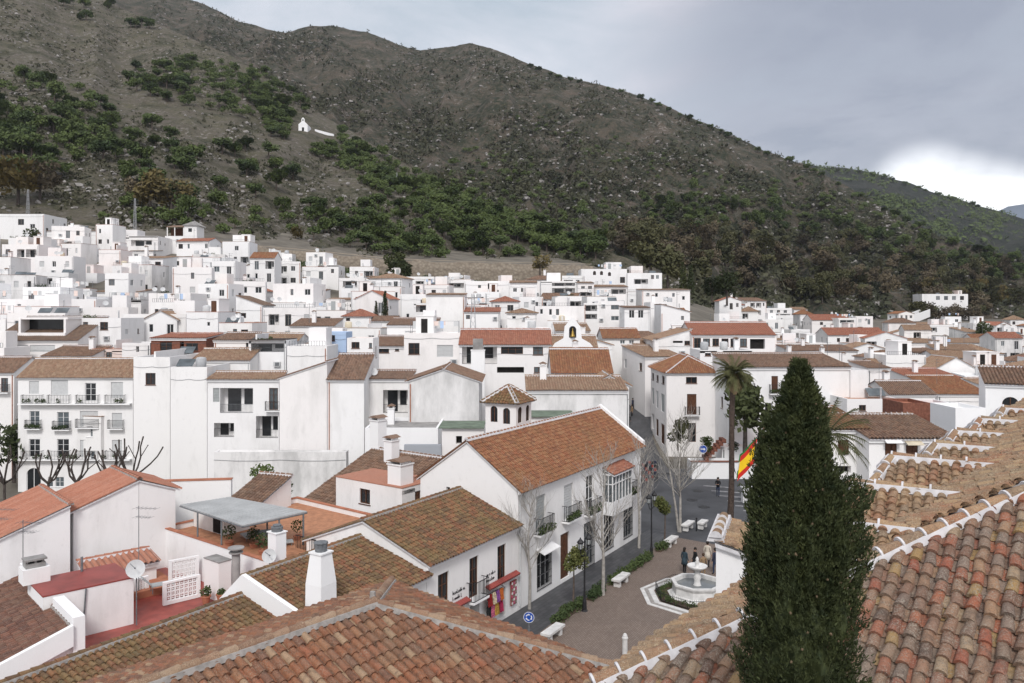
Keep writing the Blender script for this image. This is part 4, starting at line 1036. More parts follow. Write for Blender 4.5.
# ================================================================ people
def skin_figure(name, base, face, h, parts, lab, stride=0.0, arm='down'):
    # one continuous skinned body; materials by height
    n = V((math.cos(face), math.sin(face), 0)); s_ = V((-n.y, n.x, 0)); k = h/1.7
    J = {}
    def j(nm, side, fwd, up, r): J[nm] = (base+s_*(side*k)+n*(fwd*k)+V((0, 0, up*k)), r*k)
    j('pelvis', 0, 0, .92, .15); j('waist', 0, .01, 1.08, .135); j('chest', 0, .02, 1.28, .16); j('neck0', 0, .0, 1.45, .075); j('neck', 0, .015, 1.5, .055); j('head', 0, .03, 1.6, .095); j('top', 0, .02, 1.68, .07)
    for q, sg in (('l', 1), ('r', -1)):
        st_ = stride*sg
        j('hip'+q, .09*sg, 0, .86, .105); j('knee'+q, .095*sg, st_*.55+.02, .48, .068); j('ank'+q, .095*sg, st_ - .02, .09, .045); j('toe'+q, .1*sg, st_+.13, .035, .035)
        j('sh'+q, .175*sg, .0, 1.4, .07)
        if arm == 'down': j('el'+q, .235*sg, -.02-st_*.25, 1.12, .052); j('wr'+q, .24*sg, .08-st_*.4, .88, .034); j('ha'+q, .24*sg, .1-st_*.42, .80, .03)
        else: j('el'+q, .24*sg, .03, 1.13, .055); j('wr'+q, .12*sg, .22, 1.12, .036); j('ha'+q, .06*sg, .25, 1.13, .032)
        hx = J['ha'+q][0]
        d_ = (hx-J['wr'+q][0]).normalized()
        for i in range(4): J[f'f{i}{q}'] = (hx+d_*(.07+.012*(1 if i in (1, 2) else 0))*k+n*((i-1.5)*.02*k), .0085*k)
        J['th'+q] = (hx+d_*.03*k+n*.045*k, .01*k)
    E = [('pelvis', 'waist'), ('waist', 'chest'), ('chest', 'neck0'), ('neck0', 'neck'), ('neck', 'head'), ('head', 'top')]
    for q in 'lr':
        E += [('pelvis', 'hip'+q), ('hip'+q, 'knee'+q), ('knee'+q, 'ank'+q), ('ank'+q, 'toe'+q), ('chest', 'sh'+q), ('sh'+q, 'el'+q), ('el'+q, 'wr'+q), ('wr'+q, 'ha'+q), ('ha'+q, 'th'+q)]+[('ha'+q, f'f{i}{q}') for i in range(4)]
    names = list(J); me = bpy.data.meshes.new(name)
    me.from_pydata([tuple(J[q][0]-base) for q in names], [(names.index(a), names.index(b_)) for a, b_ in E], [])
    ob = bpy.data.objects.new(name, me); C.objects.link(ob); ob.location = base
    ob.modifiers.new('s', 'SKIN'); me.skin_vertices.new(name='') if not me.skin_vertices else None
    for i, q in enumerate(names):
        r = J[q][1]; me.skin_vertices[0].data[i].radius = (r, r*.85)
    me.skin_vertices[0].data[names.index('pelvis')].use_root = True
    sm = ob.modifiers.new('u', 'SUBSURF'); sm.levels = 1; sm.render_levels = 1
    dg = bpy.context.evaluated_depsgraph_get(); dg.update()
    m2 = bpy.data.meshes.new_from_object(ob.evaluated_get(dg)); ob.modifiers.clear(); ob.data = m2
    m2.materials.clear()
    for q in ('skin', parts['coat'], parts['legs'], parts['hair'], 'shoe'): m2.materials.append(M[q])
    for p_ in m2.polygons:
        c = p_.center; z = c.z/k; fw = c.dot(n)/k; sd = abs(c.dot(s_))/k
        if z < .1: mi = 4
        elif z < parts.get('hem', .86) and not (sd > .19 and z > .7): mi = 2
        elif z < .87 and sd > .18: mi = 0
        elif z < 1.47: mi = 1
        elif z > 1.63 or (z > 1.5 and fw < .0): mi = 3
        else: mi = 0
        if arm != 'down' and fw > .2 and 1.0 < z < 1.3: mi = 0
        p_.material_index = mi; p_.use_smooth = True
    tag(ob, lab, 'person', parts.get('group'))
    # face and hair
    hc = J['head'][0]; mb = MB()
    mb.blob(hc-n*.025*k+V((0, 0, .045*k)), .108*k, .105*k, 0, 3, .08, 2)
    if parts.get('long'): mb.blob(hc-n*.06*k-V((0, 0, .07*k)), .09*k, .14*k, 0, 5, .1, 2)
    mb.build('hair', M[parts['hair']], ob)
    mb = MB()
    for sg in (-1, 1): mb.blob(hc+n*.088*k+s_*(.033*sg*k)+V((0, 0, .005*k)), .011*k, None, 0, 1, 0, 1)
    mb.build('eyes', M['dark'], ob)
    mb = MB(); mb.blob(hc+n*.098*k-V((0, 0, .022*k)), .014*k, .024*k, 0, 1, 0, 1); mb.blob(hc+n*.09*k-V((0, 0, .06*k)), .02*k, .007*k, 0, 1, 0, 1)
    for sg in (-1, 1): mb.blob(hc+s_*(.095*sg*k), .016*k, .03*k, 0, 2, 0, 1)
    mb.build('face_features', M['skin'], ob)
    if parts.get('hem', .86) < .8:                  # a coat skirt that hangs below the waist
        mb = MB(); a = base+V((0, 0, 0)); mb.lathe(a, [(.15*k, 1.02*k), (.19*k, .85*k), (.22*k, parts['hem']*k), (.19*k, parts['hem']*k+.01)], 14, smooth=True); mb.build('coat_skirt', M[parts['coat']], ob)
    return ob
plain('skin', (.45, .27, .19), .6, .08, 8); plain('shoe', (.03, .025, .022), .5, .2, 8); plain('hair_dark', (.02, .015, .012), .6, .3, 20); plain('hair_grey', (.25, .24, .23), .7, .2, 20); plain('hair_brown', (.07, .04, .025), .6, .3, 20)
plain('coat_teal', (.035, .055, .07), .85, .2, 8); plain('coat_black', (.018, .018, .02), .85, .2, 8); plain('coat_cream', (.55, .5, .42), .85, .1, 8); plain('coat_navy', (.03, .035, .06), .85, .2, 8); plain('coat_tan', (.25, .17, .1), .85, .15, 8)
plain('jeans', (.03, .045, .09), .85, .2, 8); plain('trousers', (.02, .02, .022), .85, .2, 8)
GP = 'people near the fountain'
def person(px, py, z, h, face, parts, lab, stride=0, arm='down'):
    q = PZ(px, py, z); return skin_figure('person', q, math.radians(face), h, parts, lab, stride, arm)
person(684.5, 573.5, .12, 1.66, 40, dict(coat='coat_teal', legs='trousers', hair='hair_dark', hem=.62, long=1, group=GP), 'person in a dark teal coat standing left of the fountain bowl', .04)
person(695.3, 573.5, .12, 1.66, 190, dict(coat='coat_black', legs='trousers', hair='hair_dark', hem=.7, group=GP), 'person in a black jacket directly behind the fountain bowl', .05)
person(707.5, 567.5, .12, 1.7, 60, dict(coat='coat_cream', legs='trousers', hair='hair_dark', hem=.55, group=GP), 'person in a long cream coat behind the fountain', .05)
person(703.3, 578.0, .12, 1.55, 100, dict(coat='coat_tan', legs='coat_tan', hair='hair_brown', group=GP), 'shorter person in tan clothes between the fountain bowl and the cream coat', .03)
person(715.3, 574.5, .12, 1.68, 120, dict(coat='coat_navy', legs='jeans', hair='hair_dark', group=GP), 'person in navy half hidden by the white pier', .08)
person(718, 496.5, 0, 1.75, 240, dict(coat='coat_black', legs='jeans', hair='hair_dark'), 'person in black jacket and jeans standing alone on the asphalt road', .03, 'front')
person(733, 481.5, 0, 1.7, 20, dict(coat='coat_teal', legs='trousers', hair='hair_dark'), 'person in dark clothes walking right of the palm trunk', .22)
# ================================================================ small trees of the street
def bare_tree(base, h, r, lab, m, spread=.32, n0=26, name='bare_tree', rnd=None, lean=0, upright=True, split=0):
    rnd = rnd or random.Random(int(base.x*100)); t_ = empty(name, base); tag(t_, lab, 'tree')
    mb = MB(); k = 7; pts = [base+V((math.sin(i*1.3)*.05*i/2+lean*i/k, math.cos(i*.9)*.05*i/2, h*i/k)) for i in range(k+1)]
    mb.path(pts, [r*(1-i/(k+.6)) for i in range(k+1)], 8); mb.build('trunk', M[m], t_)
    mb = MB()
    def br(p, d, l, rr, dep):
        q = p
        for i in range(3):
            d2 = (d+V((rnd.uniform(-.25, .25), rnd.uniform(-.25, .25), rnd.uniform(-.05, .3 if upright else .1)))).normalized(); e = q+d2*l/3
            mb.tube(q, e, rr*(1-i*.25), rr*(.75-i*.25)+.002, 5 if dep < 2 else 4, cap=False); q = e; d = d2
            if dep < 3:
                for _ in range(2 if dep < 2 else 1):
                    s2 = (d2+V((rnd.uniform(-1, 1), rnd.uniform(-1, 1), rnd.uniform(-.2, .7)))*.75).normalized(); br(q, s2, l*.55, rr*.5, dep+1)
    for i in range(n0):
        f = rnd.uniform(.3, .97); a = rnd.uniform(0, 6.28); j_ = int(f*k); p = pts[j_].lerp(pts[j_+1], f*k-j_)
        br(p, V((math.cos(a)*spread*2, math.sin(a)*spread*2, .75)).normalized(), h*.3*(1.15-f*.7), r*.36*(1.1-f*.6), 1)
    mb.build('crown', M[m], t_)
    return t_
bare_tree(PZ(529.5, 609, 0), 7.2, .1, 'slim leafless street tree by the shop house corner', 'bark_pale', .3, 20)
bare_tree(PZ(603, 597, 0), 8.2, .12, 'leafless street tree in front of the middle of the long house', 'bark_pale', .3, 22)
bare_tree(PZ(639, 548, 0), 7.6, .11, 'leafless street tree in front of the bay window end', 'bark_pale', .3, 20)
t_ = bare_tree(PZ(680, 532, 0), 8.6, .12, 'tall pale leafless tree with double trunk at the road junction', 'bark_pale', .42, 26)
mb = MB(); b = PZ(680, 532, 0); mb.path([b+V((-.1, .05, 0)), b+V((-.35, 0, 2)), b+V((-.75, .1, 4.6)), b+V((-1.1, .2, 7))], [.1, .085, .06, .02], 7); mb.build('trunk', M['bark_pale'], t_)
def leafy_tree(base, h, cr, lab, m, n=1500, size=.09, name='street_tree'):
    t_ = empty(name, base); tag(t_, lab, 'tree'); mb = MB()
    top = base+V((.05, .03, h-cr*1.3)); mb.path([base, base+V((.04, -.02, h*.4)), top], [.07, .05, .035], 7); 
    lobes = [(base+V((R.uniform(-.5, .5)*cr, R.uniform(-.5, .5)*cr, h-cr*(.75+R.uniform(-.5, .5)))), cr*R.uniform(.4, .65)) for _ in range(9)]
    for c, r in lobes: mb.tube(top, c, .03, .01, 5)
    mb.build('trunk', M['bark'], t_); mb = MB()
    for c, r in lobes: leaf_tuft(mb, c, r, n//9, size)
    mb.build('crown', M[m], t_)
leafy_tree(PZ(573, 611, 0), 3.6, .85, 'small yellow-green street tree beside the first street lamp', 'leaf_yellow')
leafy_tree(PZ(664.5, 543, 0), 3.4, .8, 'small yellow-green street tree beside the far street lamp', 'leaf_yellow')
# palm
def palm(base, h, lab, n=46, r=1.9, straw=True):
    t_ = empty('palm_tree', base); tag(t_, lab, 'palm tree'); top = base+V((.35, .1, h)); mb = MB()
    pts = [base.lerp(top, i/12)+V((math.sin(i*.5)*.06, 0, 0)) for i in range(13)]
    mb.path(pts, [.27-.07*min(1, i/4)+(.02 if i % 2 else 0) for i in range(13)], 10); mb.build('trunk', M['bark_palm'], t_)
    mb = MB(); ms = MB()
    def frond(mm, az, el, L, wid, droop):
        d = V((math.cos(az)*math.cos(el), math.sin(az)*math.cos(el), math.sin(el))); p = top+V((0, 0, .1)); side = V((-math.sin(az), math.cos(az), 0)); k = 9
        prev = p
        for i in range(k):
            d = (d-V((0, 0, droop/k))).normalized(); q = prev+d*L/k; mm.tube(prev, q, .022, .018, 4, cap=False)
            if i > 1:
                for sg in (-1, 1):
                    for u in (0, .5):
                        a = prev.lerp(q, u); tip = a+side*sg*wid*(1-.5*i/k)*R.uniform(.8, 1.1)+d*.35+V((0, 0, -.12-.1*R.random()))
                        mm.face([a, a+d*.07, tip])
                        mm.face([a, tip, a+V((0, 0, .05))])
            prev = q
    for i in range(n): frond(mb, R.uniform(0, 6.28), R.uniform(-.35, 1.35), r*R.uniform(.75, 1.1), .5, R.uniform(.7, 1.3))
    mb.build('crown', M['leaf_palm'], t_)
    if straw:
        for i in range(26): frond(ms, R.uniform(0, 6.28), R.uniform(-1.5, -.9), 1.25*R.uniform(.6, 1), .2, .25)
        ms.lathe(top-V((0, 0, 1.5)), [(.24, 0), (.36, .5), (.45, 1.1), (.3, 1.6)], 10); ms.build('dead_fronds', M['leaf_straw'], t_)
palm(PZ(729.5, 531, 0), 12.1, 'tall fan palm with a skirt of dry fronds at the road', 56, 1.75)
palm(V((P(820, 440, 46).x, 46, 0)), 9.7, 'low palm with arching fronds right of the cypress', 26, 2.7, False)
# cypress
cy = V((2.68, 7.45, 0)); ct = empty('cypress_tree', cy); tag(ct, 'large dark green cypress with small brown cones beside the church roof', 'cypress')
zs = [0.3, 3, 9, 13.0, 13.5, 13.9, 14.4, 14.85, 15.33, 15.57, 15.8, 16.03, 16.27, 16.42, 16.52]
rs = [.3, .8, .75, .60, .56, .54, .46, .44, .385, .30, .255, .195, .105, .04, .008]
def cyr(a, z):
    r = interp(z, zs, rs)*.95; q = V((math.cos(a)*1.2, math.sin(a)*1.2, z*1.1))
    b_ = math.atan2(math.sin(a), math.cos(a)); r += (.15*math.exp(-b_*b_/.25)*max(0, 1-(15.45-z)/1.6) if z < 15.45 else 0)+(.07*math.exp(-(abs(b_)-3.14)**2/.25)*max(0, 1-(16.0-z)/.9) if z < 16.0 else 0)
    return r*(1+.38*mnoise.noise(q*1.5)+.26*mnoise.noise(q*3.6))+.05*mnoise.noise(q*8)+.03*mnoise.noise(q*17)
mb = MB(); mb.path([cy, cy+V((0, 0, 6)), cy+V((.02, 0, 14)), cy+V((.03, 0, 16.2))], [.3, .2, .07, .01], 8); mb.build('trunk', M['bark'], ct)
mb = MB(); rc = random.Random(5)
nz_, na = 160, 40
core = []
for i in range(nz_):
    z = lerp(.5, 16.45, i/(nz_-1))
    core.append([cy+V((math.cos(a)*cyr(a, z)*.72, math.sin(a)*cyr(a, z)*.80, z)) for a in [2*math.pi*j/na for j in range(na)]])
for i in range(nz_-1):
    for j in range(na): mb.face([core[i][j], core[i][(j+1) % na], core[i+1][(j+1) % na], core[i+1][j]], 0)
for i in range(14500):
    z = 16.5-abs(rc.gauss(0, 1))*2.1 if i < 13000 else rc.uniform(.6, 13)
    if z < .5: continue
    a = rc.uniform(0, 2*math.pi); rr = cyr(a, z)*rc.uniform(.84, 1.04); o_ = V((math.cos(a), math.sin(a), 0))
    c = cy+V((o_.x*rr, o_.y*rr, z)); ax = (V((rc.uniform(-.3, .3), rc.uniform(-.3, .3), 1))+o_*rc.uniform(.3, 1.0)).normalized(); R_ = rc.uniform(.035, .07)
    for k in range(13):
        u = rc.random(); p = c+ax*(u-.5)*R_*2.4+V((rc.uniform(-1, 1), rc.uniform(-1, 1), rc.uniform(-1, 1)))*R_*.55*(1.15-u)
        up = (ax+V((rc.uniform(-.7, .7), rc.uniform(-.7, .7), rc.uniform(-.3, .5)))).normalized(); s2 = up.cross(V((rc.uniform(-1, 1), rc.uniform(-1, 1), .1))).normalized()
        l = rc.uniform(.018, .04); w = l*rc.uniform(.25, .42)
        mb.face([p-s2*w*.5, p+s2*w*.5, p+up*l*.6+s2*w*.6, p+up*l], 0)
mb.build('crown', M['leaf_cypress'], ct)
mb = MB()
for i in range(190):
    z = 16.2-abs(rc.gauss(0, 1))*1.5; a = rc.uniform(0, 6.28)
    if z < 8: continue
    mb.blob(cy+V((math.cos(a)*cyr(a, z)*1.0, math.sin(a)*cyr(a, z)*1.0, z)), rc.uniform(.010, .017), None, 0, i, .3, 1, False)
tag(mb.build('cones', M['cones'], ct), kind='stuff')
# flag on its pole
fb = V((P(755, 460, 27).x, 27, 8)); fl = empty('flag', V((fb.x, fb.y, 0))); tag(fl, 'yellow and red flag on a pole beside the cypress, a green flag folded behind it', 'flag')
plain('flag_red', (.55, .03, .02), .8, .08, 5); plain('flag_yellow', (.85, .55, .02), .8, .06, 5); plain('flag_green', (.02, .2, .05), .8, .06, 5)
mb = MB(); mb.tube((fb.x+.12, fb.y, 0), (fb.x+.12, fb.y, 12.9), .035, .03, 8); mb.build('pole', M['steel'], fl)
def flagmesh(name, px0, stripes, dy, rot):
    # a flag hanging diagonally from the pole top: hoist edge along the pole, fly drooping left
    h0 = V((fb.x+.08, fb.y+dy, 12.75)); mb = MB(); nu, nv = 10, 12; hoist = 1.0; g = []
    for i in range(nu+1):
        row = []
        for j in range(nv+1):
            u, v = i/nu, j/nv
            row.append(h0+V((-u*.55-v*.12, .06*math.sin(u*7+v*2)*u, -v*hoist*.85-u*.62*rot)))
        g.append(row)
    for i in range(nu):
        for j in range(nv):
            v = (j+.5)/nv; mi = next(k for k, (lim) in enumerate(stripes) if v <= lim)
            mb.face([g[i][j], g[i+1][j], g[i+1][j+1], g[i][j+1]], mi, None, True)
    return mb
flagmesh('flag_cloth', 0, [.25, .75, 1.0], 0, 1).build('flag_cloth', [M['flag_red'], M['flag_yellow'], M['flag_red']], fl)
flagmesh('green', 0, [.34, .67, 1.0], .12, .95).build('green_flag_cloth', [M['flag_green'], M['frame_white'], M['flag_green']], fl)
# ================================================================ left foreground: red terrace, pergola terrace, terracotta roofs
def cover(h, m, z=None, u0=-.02, u1=None, t0=-.02, t1=None, name='roof_cover'):
    mb = MB(); z = h.zt if z is None else z
    mb.fbox(h.tf, u0, h.W+.02 if u1 is None else u1, t0, h.dep+.02 if t1 is None else t1, z+.002, z+.06); return mb.build(name, M[m], h.root)
q = P(43, 597.5, 34.9)
annex = House('white annex with a flat bright red roof on the red terrace', 0, 0, 43, O=q, W=3.75, ztop=q.z, dep=2.8, roof='flat', base=-.1).build()
cover(annex, 'redpaint')
annex.parapet_box(-.35, .75, 2.0, 2.9, annex.zt+.065, annex.zt+.75, name='chimney_base')
mb = MB(); mb.fbox(annex.tf, -.2, .6, 2.15, 2.75, annex.zt+.752, annex.zt+.95); mb.fbox(annex.tf, -.25, .65, 2.1, 2.8, annex.zt+1.08, annex.zt+1.16)
for u in (-.15, .2, .5): mb.fbox(annex.tf, u-.05, u+.05, 2.2, 2.7, annex.zt+.952, annex.zt+1.078)
mb.build('chimney_top', M['cement'], annex.root)
mb = MB(); mb.tube(annex.tf(1.55, -.06, 2.45), annex.tf(1.7, -.06, annex.zt), .035, .035, 7); mb.build('downpipe', M['iron_grey'], annex.root)
mb = MB(); mb.tube(annex.tf(2.2, 2.5, annex.zt), annex.tf(2.2, 2.5, annex.zt+.75), .06, .06, 8); mb.build('vent_pipe', M['iron_grey'], annex.root)
fl_ = empty('roof_terrace', annex.tf(4, -1, 2.4)); tag(fl_, 'red floored roof terrace below the pergola, with white lattice panels', 'terrace')
mb = MB(); mb.fbox(annex.tf, -1.5, 10.0, -5.0, 9.0, -.1, 2.4); mb.build('floor', M['redfloor'], fl_)
mb = MB(); mb.fbox(annex.tf, 4.3, 7.0, 3.2, 6.0, 2.403, 2.75); mb.build('raised_floor', M['terracotta'], fl_)
def lattice(a, b, h, th=.16):
    a, b = V(a), V(b); d = b-a; L = d.length; d.normalize(); n = V((d.y, -d.x, 0)); mb = MB()
    fn = lambda u, t, z: V((a.x+d.x*u-n.x*t, a.y+d.y*u-n.y*t, a.z+z))
    for q in ((0, L, 0, th, 0, .18), (0, L, 0, th, h-.1, h), (0, .16, 0, th, .18, h-.1), (L-.16, L, 0, th, .18, h-.1)): mb.fbox(fn, *q)
    w = L-.32; hh = h-.28; nx = max(3, int(w/.2)); nz = max(2, int(hh/.19))
    for i in range(nx+1): mb.fbox(fn, .16+w*i/nx-.035, .16+w*i/nx+.035, .04, th-.04, .18, h-.1)
    for j in range(1, nz): mb.fbox(fn, .16, L-.16, .045, th-.045, .18+hh*j/nz-.03, .18+hh*j/nz+.03)
    for i in range(nx):
        for j in range(nz):
            u = .16+w*(i+.5)/nx; z = .18+hh*(j+.5)/nz; r = .05
            mb.hexa([fn(u-r, .06, z), fn(u, .06, z-r), fn(u+r, .06, z), fn(u, .06, z+r), fn(u-r, th-.06, z), fn(u, th-.06, z-r), fn(u+r, th-.06, z), fn(u, th-.06, z+r)])
    return mb.build('lattice_panel', M['white_clean'], fl_)
a_, b_ = PZ(163.5, 606, 2.42), PZ(200.5, 597, 2.42); lattice(a_, b_, 1.15)
a_, b_ = PZ(169, 583, 2.75), PZ(199, 577, 2.75); lattice(a_, b_, 1.15)
a_, b_ = PZ(135, 598, 2.42), PZ(149, 594, 2.42); lattice(a_, b_, .95)
def dish_thing(c, r, lab, zb):
    c = V(c); mb = MB(); o_ = empty('satellite_dish', V((c.x, c.y, zb))); tag(o_, lab, 'satellite dish'); mb.tube((c.x, c.y+.1, zb), (c.x, c.y+.1, c.z), .03, .03, 6); mb.build('mast', M['iron_grey'], o_)
    mb = MB(); ax = V((.35, -.85, .35)).normalized(); x = ax.orthogonal().normalized(); y = ax.cross(x); prev = None
    for k in range(5):
        rr = r*k/4; ring = [c+ax*(rr*rr*.45)+x*(rr*math.cos(i*math.pi/9))+y*(rr*math.sin(i*math.pi/9)) for i in range(18)]
        if prev:
            for i in range(18): mb.face([prev[i], prev[(i+1) % 18], ring[(i+1) % 18], ring[i]], 0, None, True)
        prev = ring
    mb.build('dish', M['shutter'], o_); mb = MB(); mb.tube(c-y*r*.9, c+ax*r*1.1, .012, .012, 4); mb.blob(c+ax*r*1.1, .045, None, 0, 1, 0, 1); mb.build('receiver', M['iron_grey'], o_)
def tv_antenna(c, h, lab):
    c = V(c); o_ = empty('tv_antenna', c); tag(o_, lab, 'antenna'); mb = MB(); mb.tube(c, c+V((0, 0, h)), .022, .018, 6); mb.build('mast', M['iron_grey'], o_)
    for zz, l in ((h-.1, 1.0), (h-.55, .7)):
        mb = MB(); a = c+V((-.15, 0, zz)); b = c+V((l, -.2, zz)); mb.tube(a, b, .012, .012, 4)
        for i in range(6):
            q = a.lerp(b, i/5); mb.tube(q-V((.06, .28, 0)), q+V((.06, .28, 0)), .007, .007, 4)
        mb.build('aerial', M['iron_grey'], o_)
dish_thing(P(135.5, 569, 37.2), .42, 'white satellite dish at the corner of the red roofed annex', 2.4)
tv_antenna(PZ(136, 600, 2.4)+V((0, .3, 0)), 4.7, 'tall television aerial beside the dish on the red terrace')
tv_antenna(V((P(23, 560, 38.5).x, 38.5, 4.4)), 2.6, 'television aerial behind the grey chimney of the red annex')
# niche cabinet and pipe chimney on the terrace wall
c = PZ(204, 596, 2.42)
nic = House('white wall niche with an arched lattice next to the round cement chimney', 0, 0, -38, O=c, W=1.35, ztop=4.35, dep=.7, roof='flat', roofmat='cement', base=2.4, skip_foot=True, ops='a222,563,229,572', name='wall_niche', cat='niche'); nic.build(); cover(nic, 'cement')
c = P(236, 581, 39.2); mb = MB(); mb.tube((c.x, c.y, 2.4), (c.x, c.y, 5.2), .2, .2, 12); mb.tube((c.x, c.y, 5.2), (c.x, c.y, 5.26), .34, .34, 12); mb.tube((c.x, c.y, 5.26), (c.x, c.y, 5.42), .16, .16, 10); mb.tube((c.x, c.y, 5.42), (c.x, c.y, 5.47), .4, .4, 12)
tag(mb.build('chimney', M['cement'], None, V((c.x, c.y, 2.4))), 'round grey cement chimney with a flat disc cap beside the wall niche', 'chimney')
# pergola terrace
q = P(160.6, 527, 46.1)
perg = House('white house with a tiled roof terrace and brick edged parapet under the pergola', 0, 0, -38.3, O=q, W=11.4, ztop=4.6, dep=9.5, roof='flat', roofmat='claytile', base=-.1, coping='terracotta').build()
perg.parapet_box(.25, 3.4, 1.9, 3.6, 4.12, 5.6)
mb = MB(); mb.fbox(perg.tf, 2.4, 3.1, 1.85, 1.898, 4.35, 5.6); mb.build('door', M['dark'], perg.root)
mb = MB(); c = perg.tf(10.9, .1, 0); fn = perg.tf; mb.fbox(fn, 10.6, 11.25, -.15, .45, 4.66, 6.15); mb.fbox(fn, 10.55, 11.3, -.2, .5, 6.152, 6.2); o = mb.build('chimney', M['white_clean'], perg.root)
mb = MB(); mb.lathe(perg.tf(10.92, .15, 6.2), [(.28, 0), (.3, .22), (.2, .24), (.22, .32)], 10); mb.build('chimney_pot', M['iron_grey'], o)
pg = empty('pergola', perg.tf(5, 3, 4.2)); tag(pg, 'grey sheet metal pergola roof on thin dark posts over the terrace', 'pergola')
cs = [V((P(180, 505, 45.2).x, 45.2, 6.12)), V((P(243, 524, 41.1).x, 41.1, 6.05)), V((P(307, 511, 43.8).x, 43.8, 6.1)), V((P(230, 498.6, 46.9).x, 46.9, 6.17))]
mb = MB(); mb.hexa([c-V((0, 0, .05)) for c in cs]+cs)
for i in range(1, 14):
    a = cs[0].lerp(cs[3], i/14)+V((0, 0, .004)); b = cs[1].lerp(cs[2], i/14)+V((0, 0, .004)); mb.tube(a, b, .018, .018, 4)
mb.build('roof_sheet', M['metal_sheet'], pg)
mb = MB()
for i in range(4): a = cs[i]; b = cs[(i+1) % 4]; mb.tube(a-V((0, 0, .1)), b-V((0, 0, .1)), .045, .045, 6)
mb.build('beam', M['iron_grey'], pg)
for c in [cs[0].lerp(cs[1], .3), cs[0].lerp(cs[1], .68), cs[1].lerp(cs[2], .55), cs[1].lerp(cs[2], .94), cs[3].lerp(cs[2], .5)]:
    mb = MB(); mb.tube((c.x, c.y, 4.1), (c.x, c.y, c.z-.08), .05, .05, 8); mb.build('post', M['iron_grey'], pg)
dish_thing(P(269, 556, 38.6)+V((0, 0, .0)), .34, 'small satellite dish against the pergola terrace wall by the square white chimney', 4.0)
def potted(c, h, lab, cactus=False, grp=None):
    c = V(c); o_ = empty('potted_plant', c); tag(o_, lab, 'potted plant', grp); mb = MB(); mb.lathe(c, [(.14, 0), (.22, .34), (.25, .36), (.25, .42), (.19, .42), (.17, .38)], 12); mb.build('pot', M['terracotta'], o_)
    mb = MB()
    if cactus:
        mb.tube(c+V((0, 0, .38)), c+V((.03, 0, h)), .07, .05, 7)
    leaf_tuft(mb, c+V((0, 0, h*.8)), h*.35, 110, .07); mb.build('foliage', M['leaf_hedge'], o_)
potted(perg.tf(10.4, 4.4, 4.12), .9, 'terracotta pot with a short plant at the right end of the pergola terrace'); potted(perg.tf(11.0, 4.6, 4.12), 1.3, 'terracotta pot with a tall thin plant on the pergola terrace', True)
for u, t, lab in ((5.4, 1.0, 'bushy plant in a pot at the left post under the pergola'), (6.8, 1.6, 'dense green potted plant in the shade of the pergola'), (8.2, 1.2, 'potted plant by the terrace railing under the pergola'), (7.4, 4.0, 'potted shrub at the back of the pergola terrace')): potted(perg.tf(u, t, 4.12), 1.15, lab, False)
potted(PZ(206, 604, 2.42), .8, 'potted plant on the red terrace at the foot of the wall niche'); potted(PZ(221, 602, 2.42), .6, 'small leafy pot on the red terrace floor near the cement chimney')
mb = MB(); railing(mb, perg.tf, 8.6, 10.3, 3.0, 3.1, 4.12, 5.0, .13, .012, 0, False); mb.build('railing', M['iron'], perg.root)
# things to sit on
def chair(c, az, lab):
    c = V(c); d = V((math.cos(az), math.sin(az), 0)); n = V((-d.y, d.x, 0)); o_ = empty('lounge_chair', c); tag(o_, lab, 'chair')
    fn = lambda u, t, z: V((c.x+d.x*u+n.x*t, c.y+d.y*u+n.y*t, c.z+z))
    mb = MB(); mb.fbox(fn, -.25, .9, -.28, .28, .34, .4); mb.build('seat', M['shutter_grey'], o_)
    mb = MB(); mb.hexa([fn(-.25, -.28, .4), fn(-.2, -.28, .4), fn(-.2, .28, .4), fn(-.25, .28, .4), fn(-.7, -.28, .85), fn(-.65, -.28, .87), fn(-.65, .28, .87), fn(-.7, .28, .85)]); mb.build('backrest', M['shutter_grey'], o_)
    for u in (-.2, .8):
        for t in (-.25, .25): mb = MB(); mb.tube(fn(u, t, 0), fn(u, t, .34), .02, .02, 6); mb.build('leg', M['iron_grey'], o_)
chair(PZ(156, 592, 2.75), .6, 'grey folding lounge chair behind the white lattice panel')
tb = empty('terrace_table', perg.tf(6.4, 2.6, 4.12)); tag(tb, 'dark round table in the shade of the pergola', 'table')
mb = MB(); mb.lathe(perg.tf(6.4, 2.6, 4.12), [(.55, .7), (.55, .74)], 14); mb.build('tabletop', M['iron_grey'], tb); mb = MB(); mb.lathe(perg.tf(6.4, 2.6, 4.12), [(.25, 0), (.04, .05), (.04, .7)], 10); mb.build('stand', M['iron'], tb)
chair(perg.tf(5.4, 2.3, 4.12), 2.2, 'dark lounge chair left of the round table under the pergola'); chair(perg.tf(7.5, 2.5, 4.12), .4, 'lounge chair right of the round table under the pergola')
# terracotta roofs behind
q = P(0, 536, 39.8); q2 = annex.U
g1 = House('white building with the larger terracotta roof at the left edge of the photo', 0, 0, 43, O=q-q2*3.2, W=6.35, ztop=4.62, dep=6, roof='left', rh=2.25, col='t_flatred', base=-.1, ops='w24,529,28,531', tiles=(.3, 1.2), ridgewhite=False, near=False).build()
q = P(73.5, 511, 42.5)
g2 = House('white building with a terracotta roof, taller than the annex in front of it', 0, 0, 43, O=q, W=3.3, ztop=6.45, dep=4.6, roof='left', rh=1.15, col='t_flatred', base=-.1, tiles=(.3, 1.2), ridgewhite=False, near=False).build()
q = g2.tf(3.32, 0, 0)
g3 = House('narrow white building whose terracotta roof falls to the right of the gable', 0, 0, 43, O=q, W=2.0, ztop=6.85, dep=4.6, roof='right', rh=.75, col='t_flatred', base=-.1, tiles=(.3, 1.2), ridgewhite=False, near=False).build()
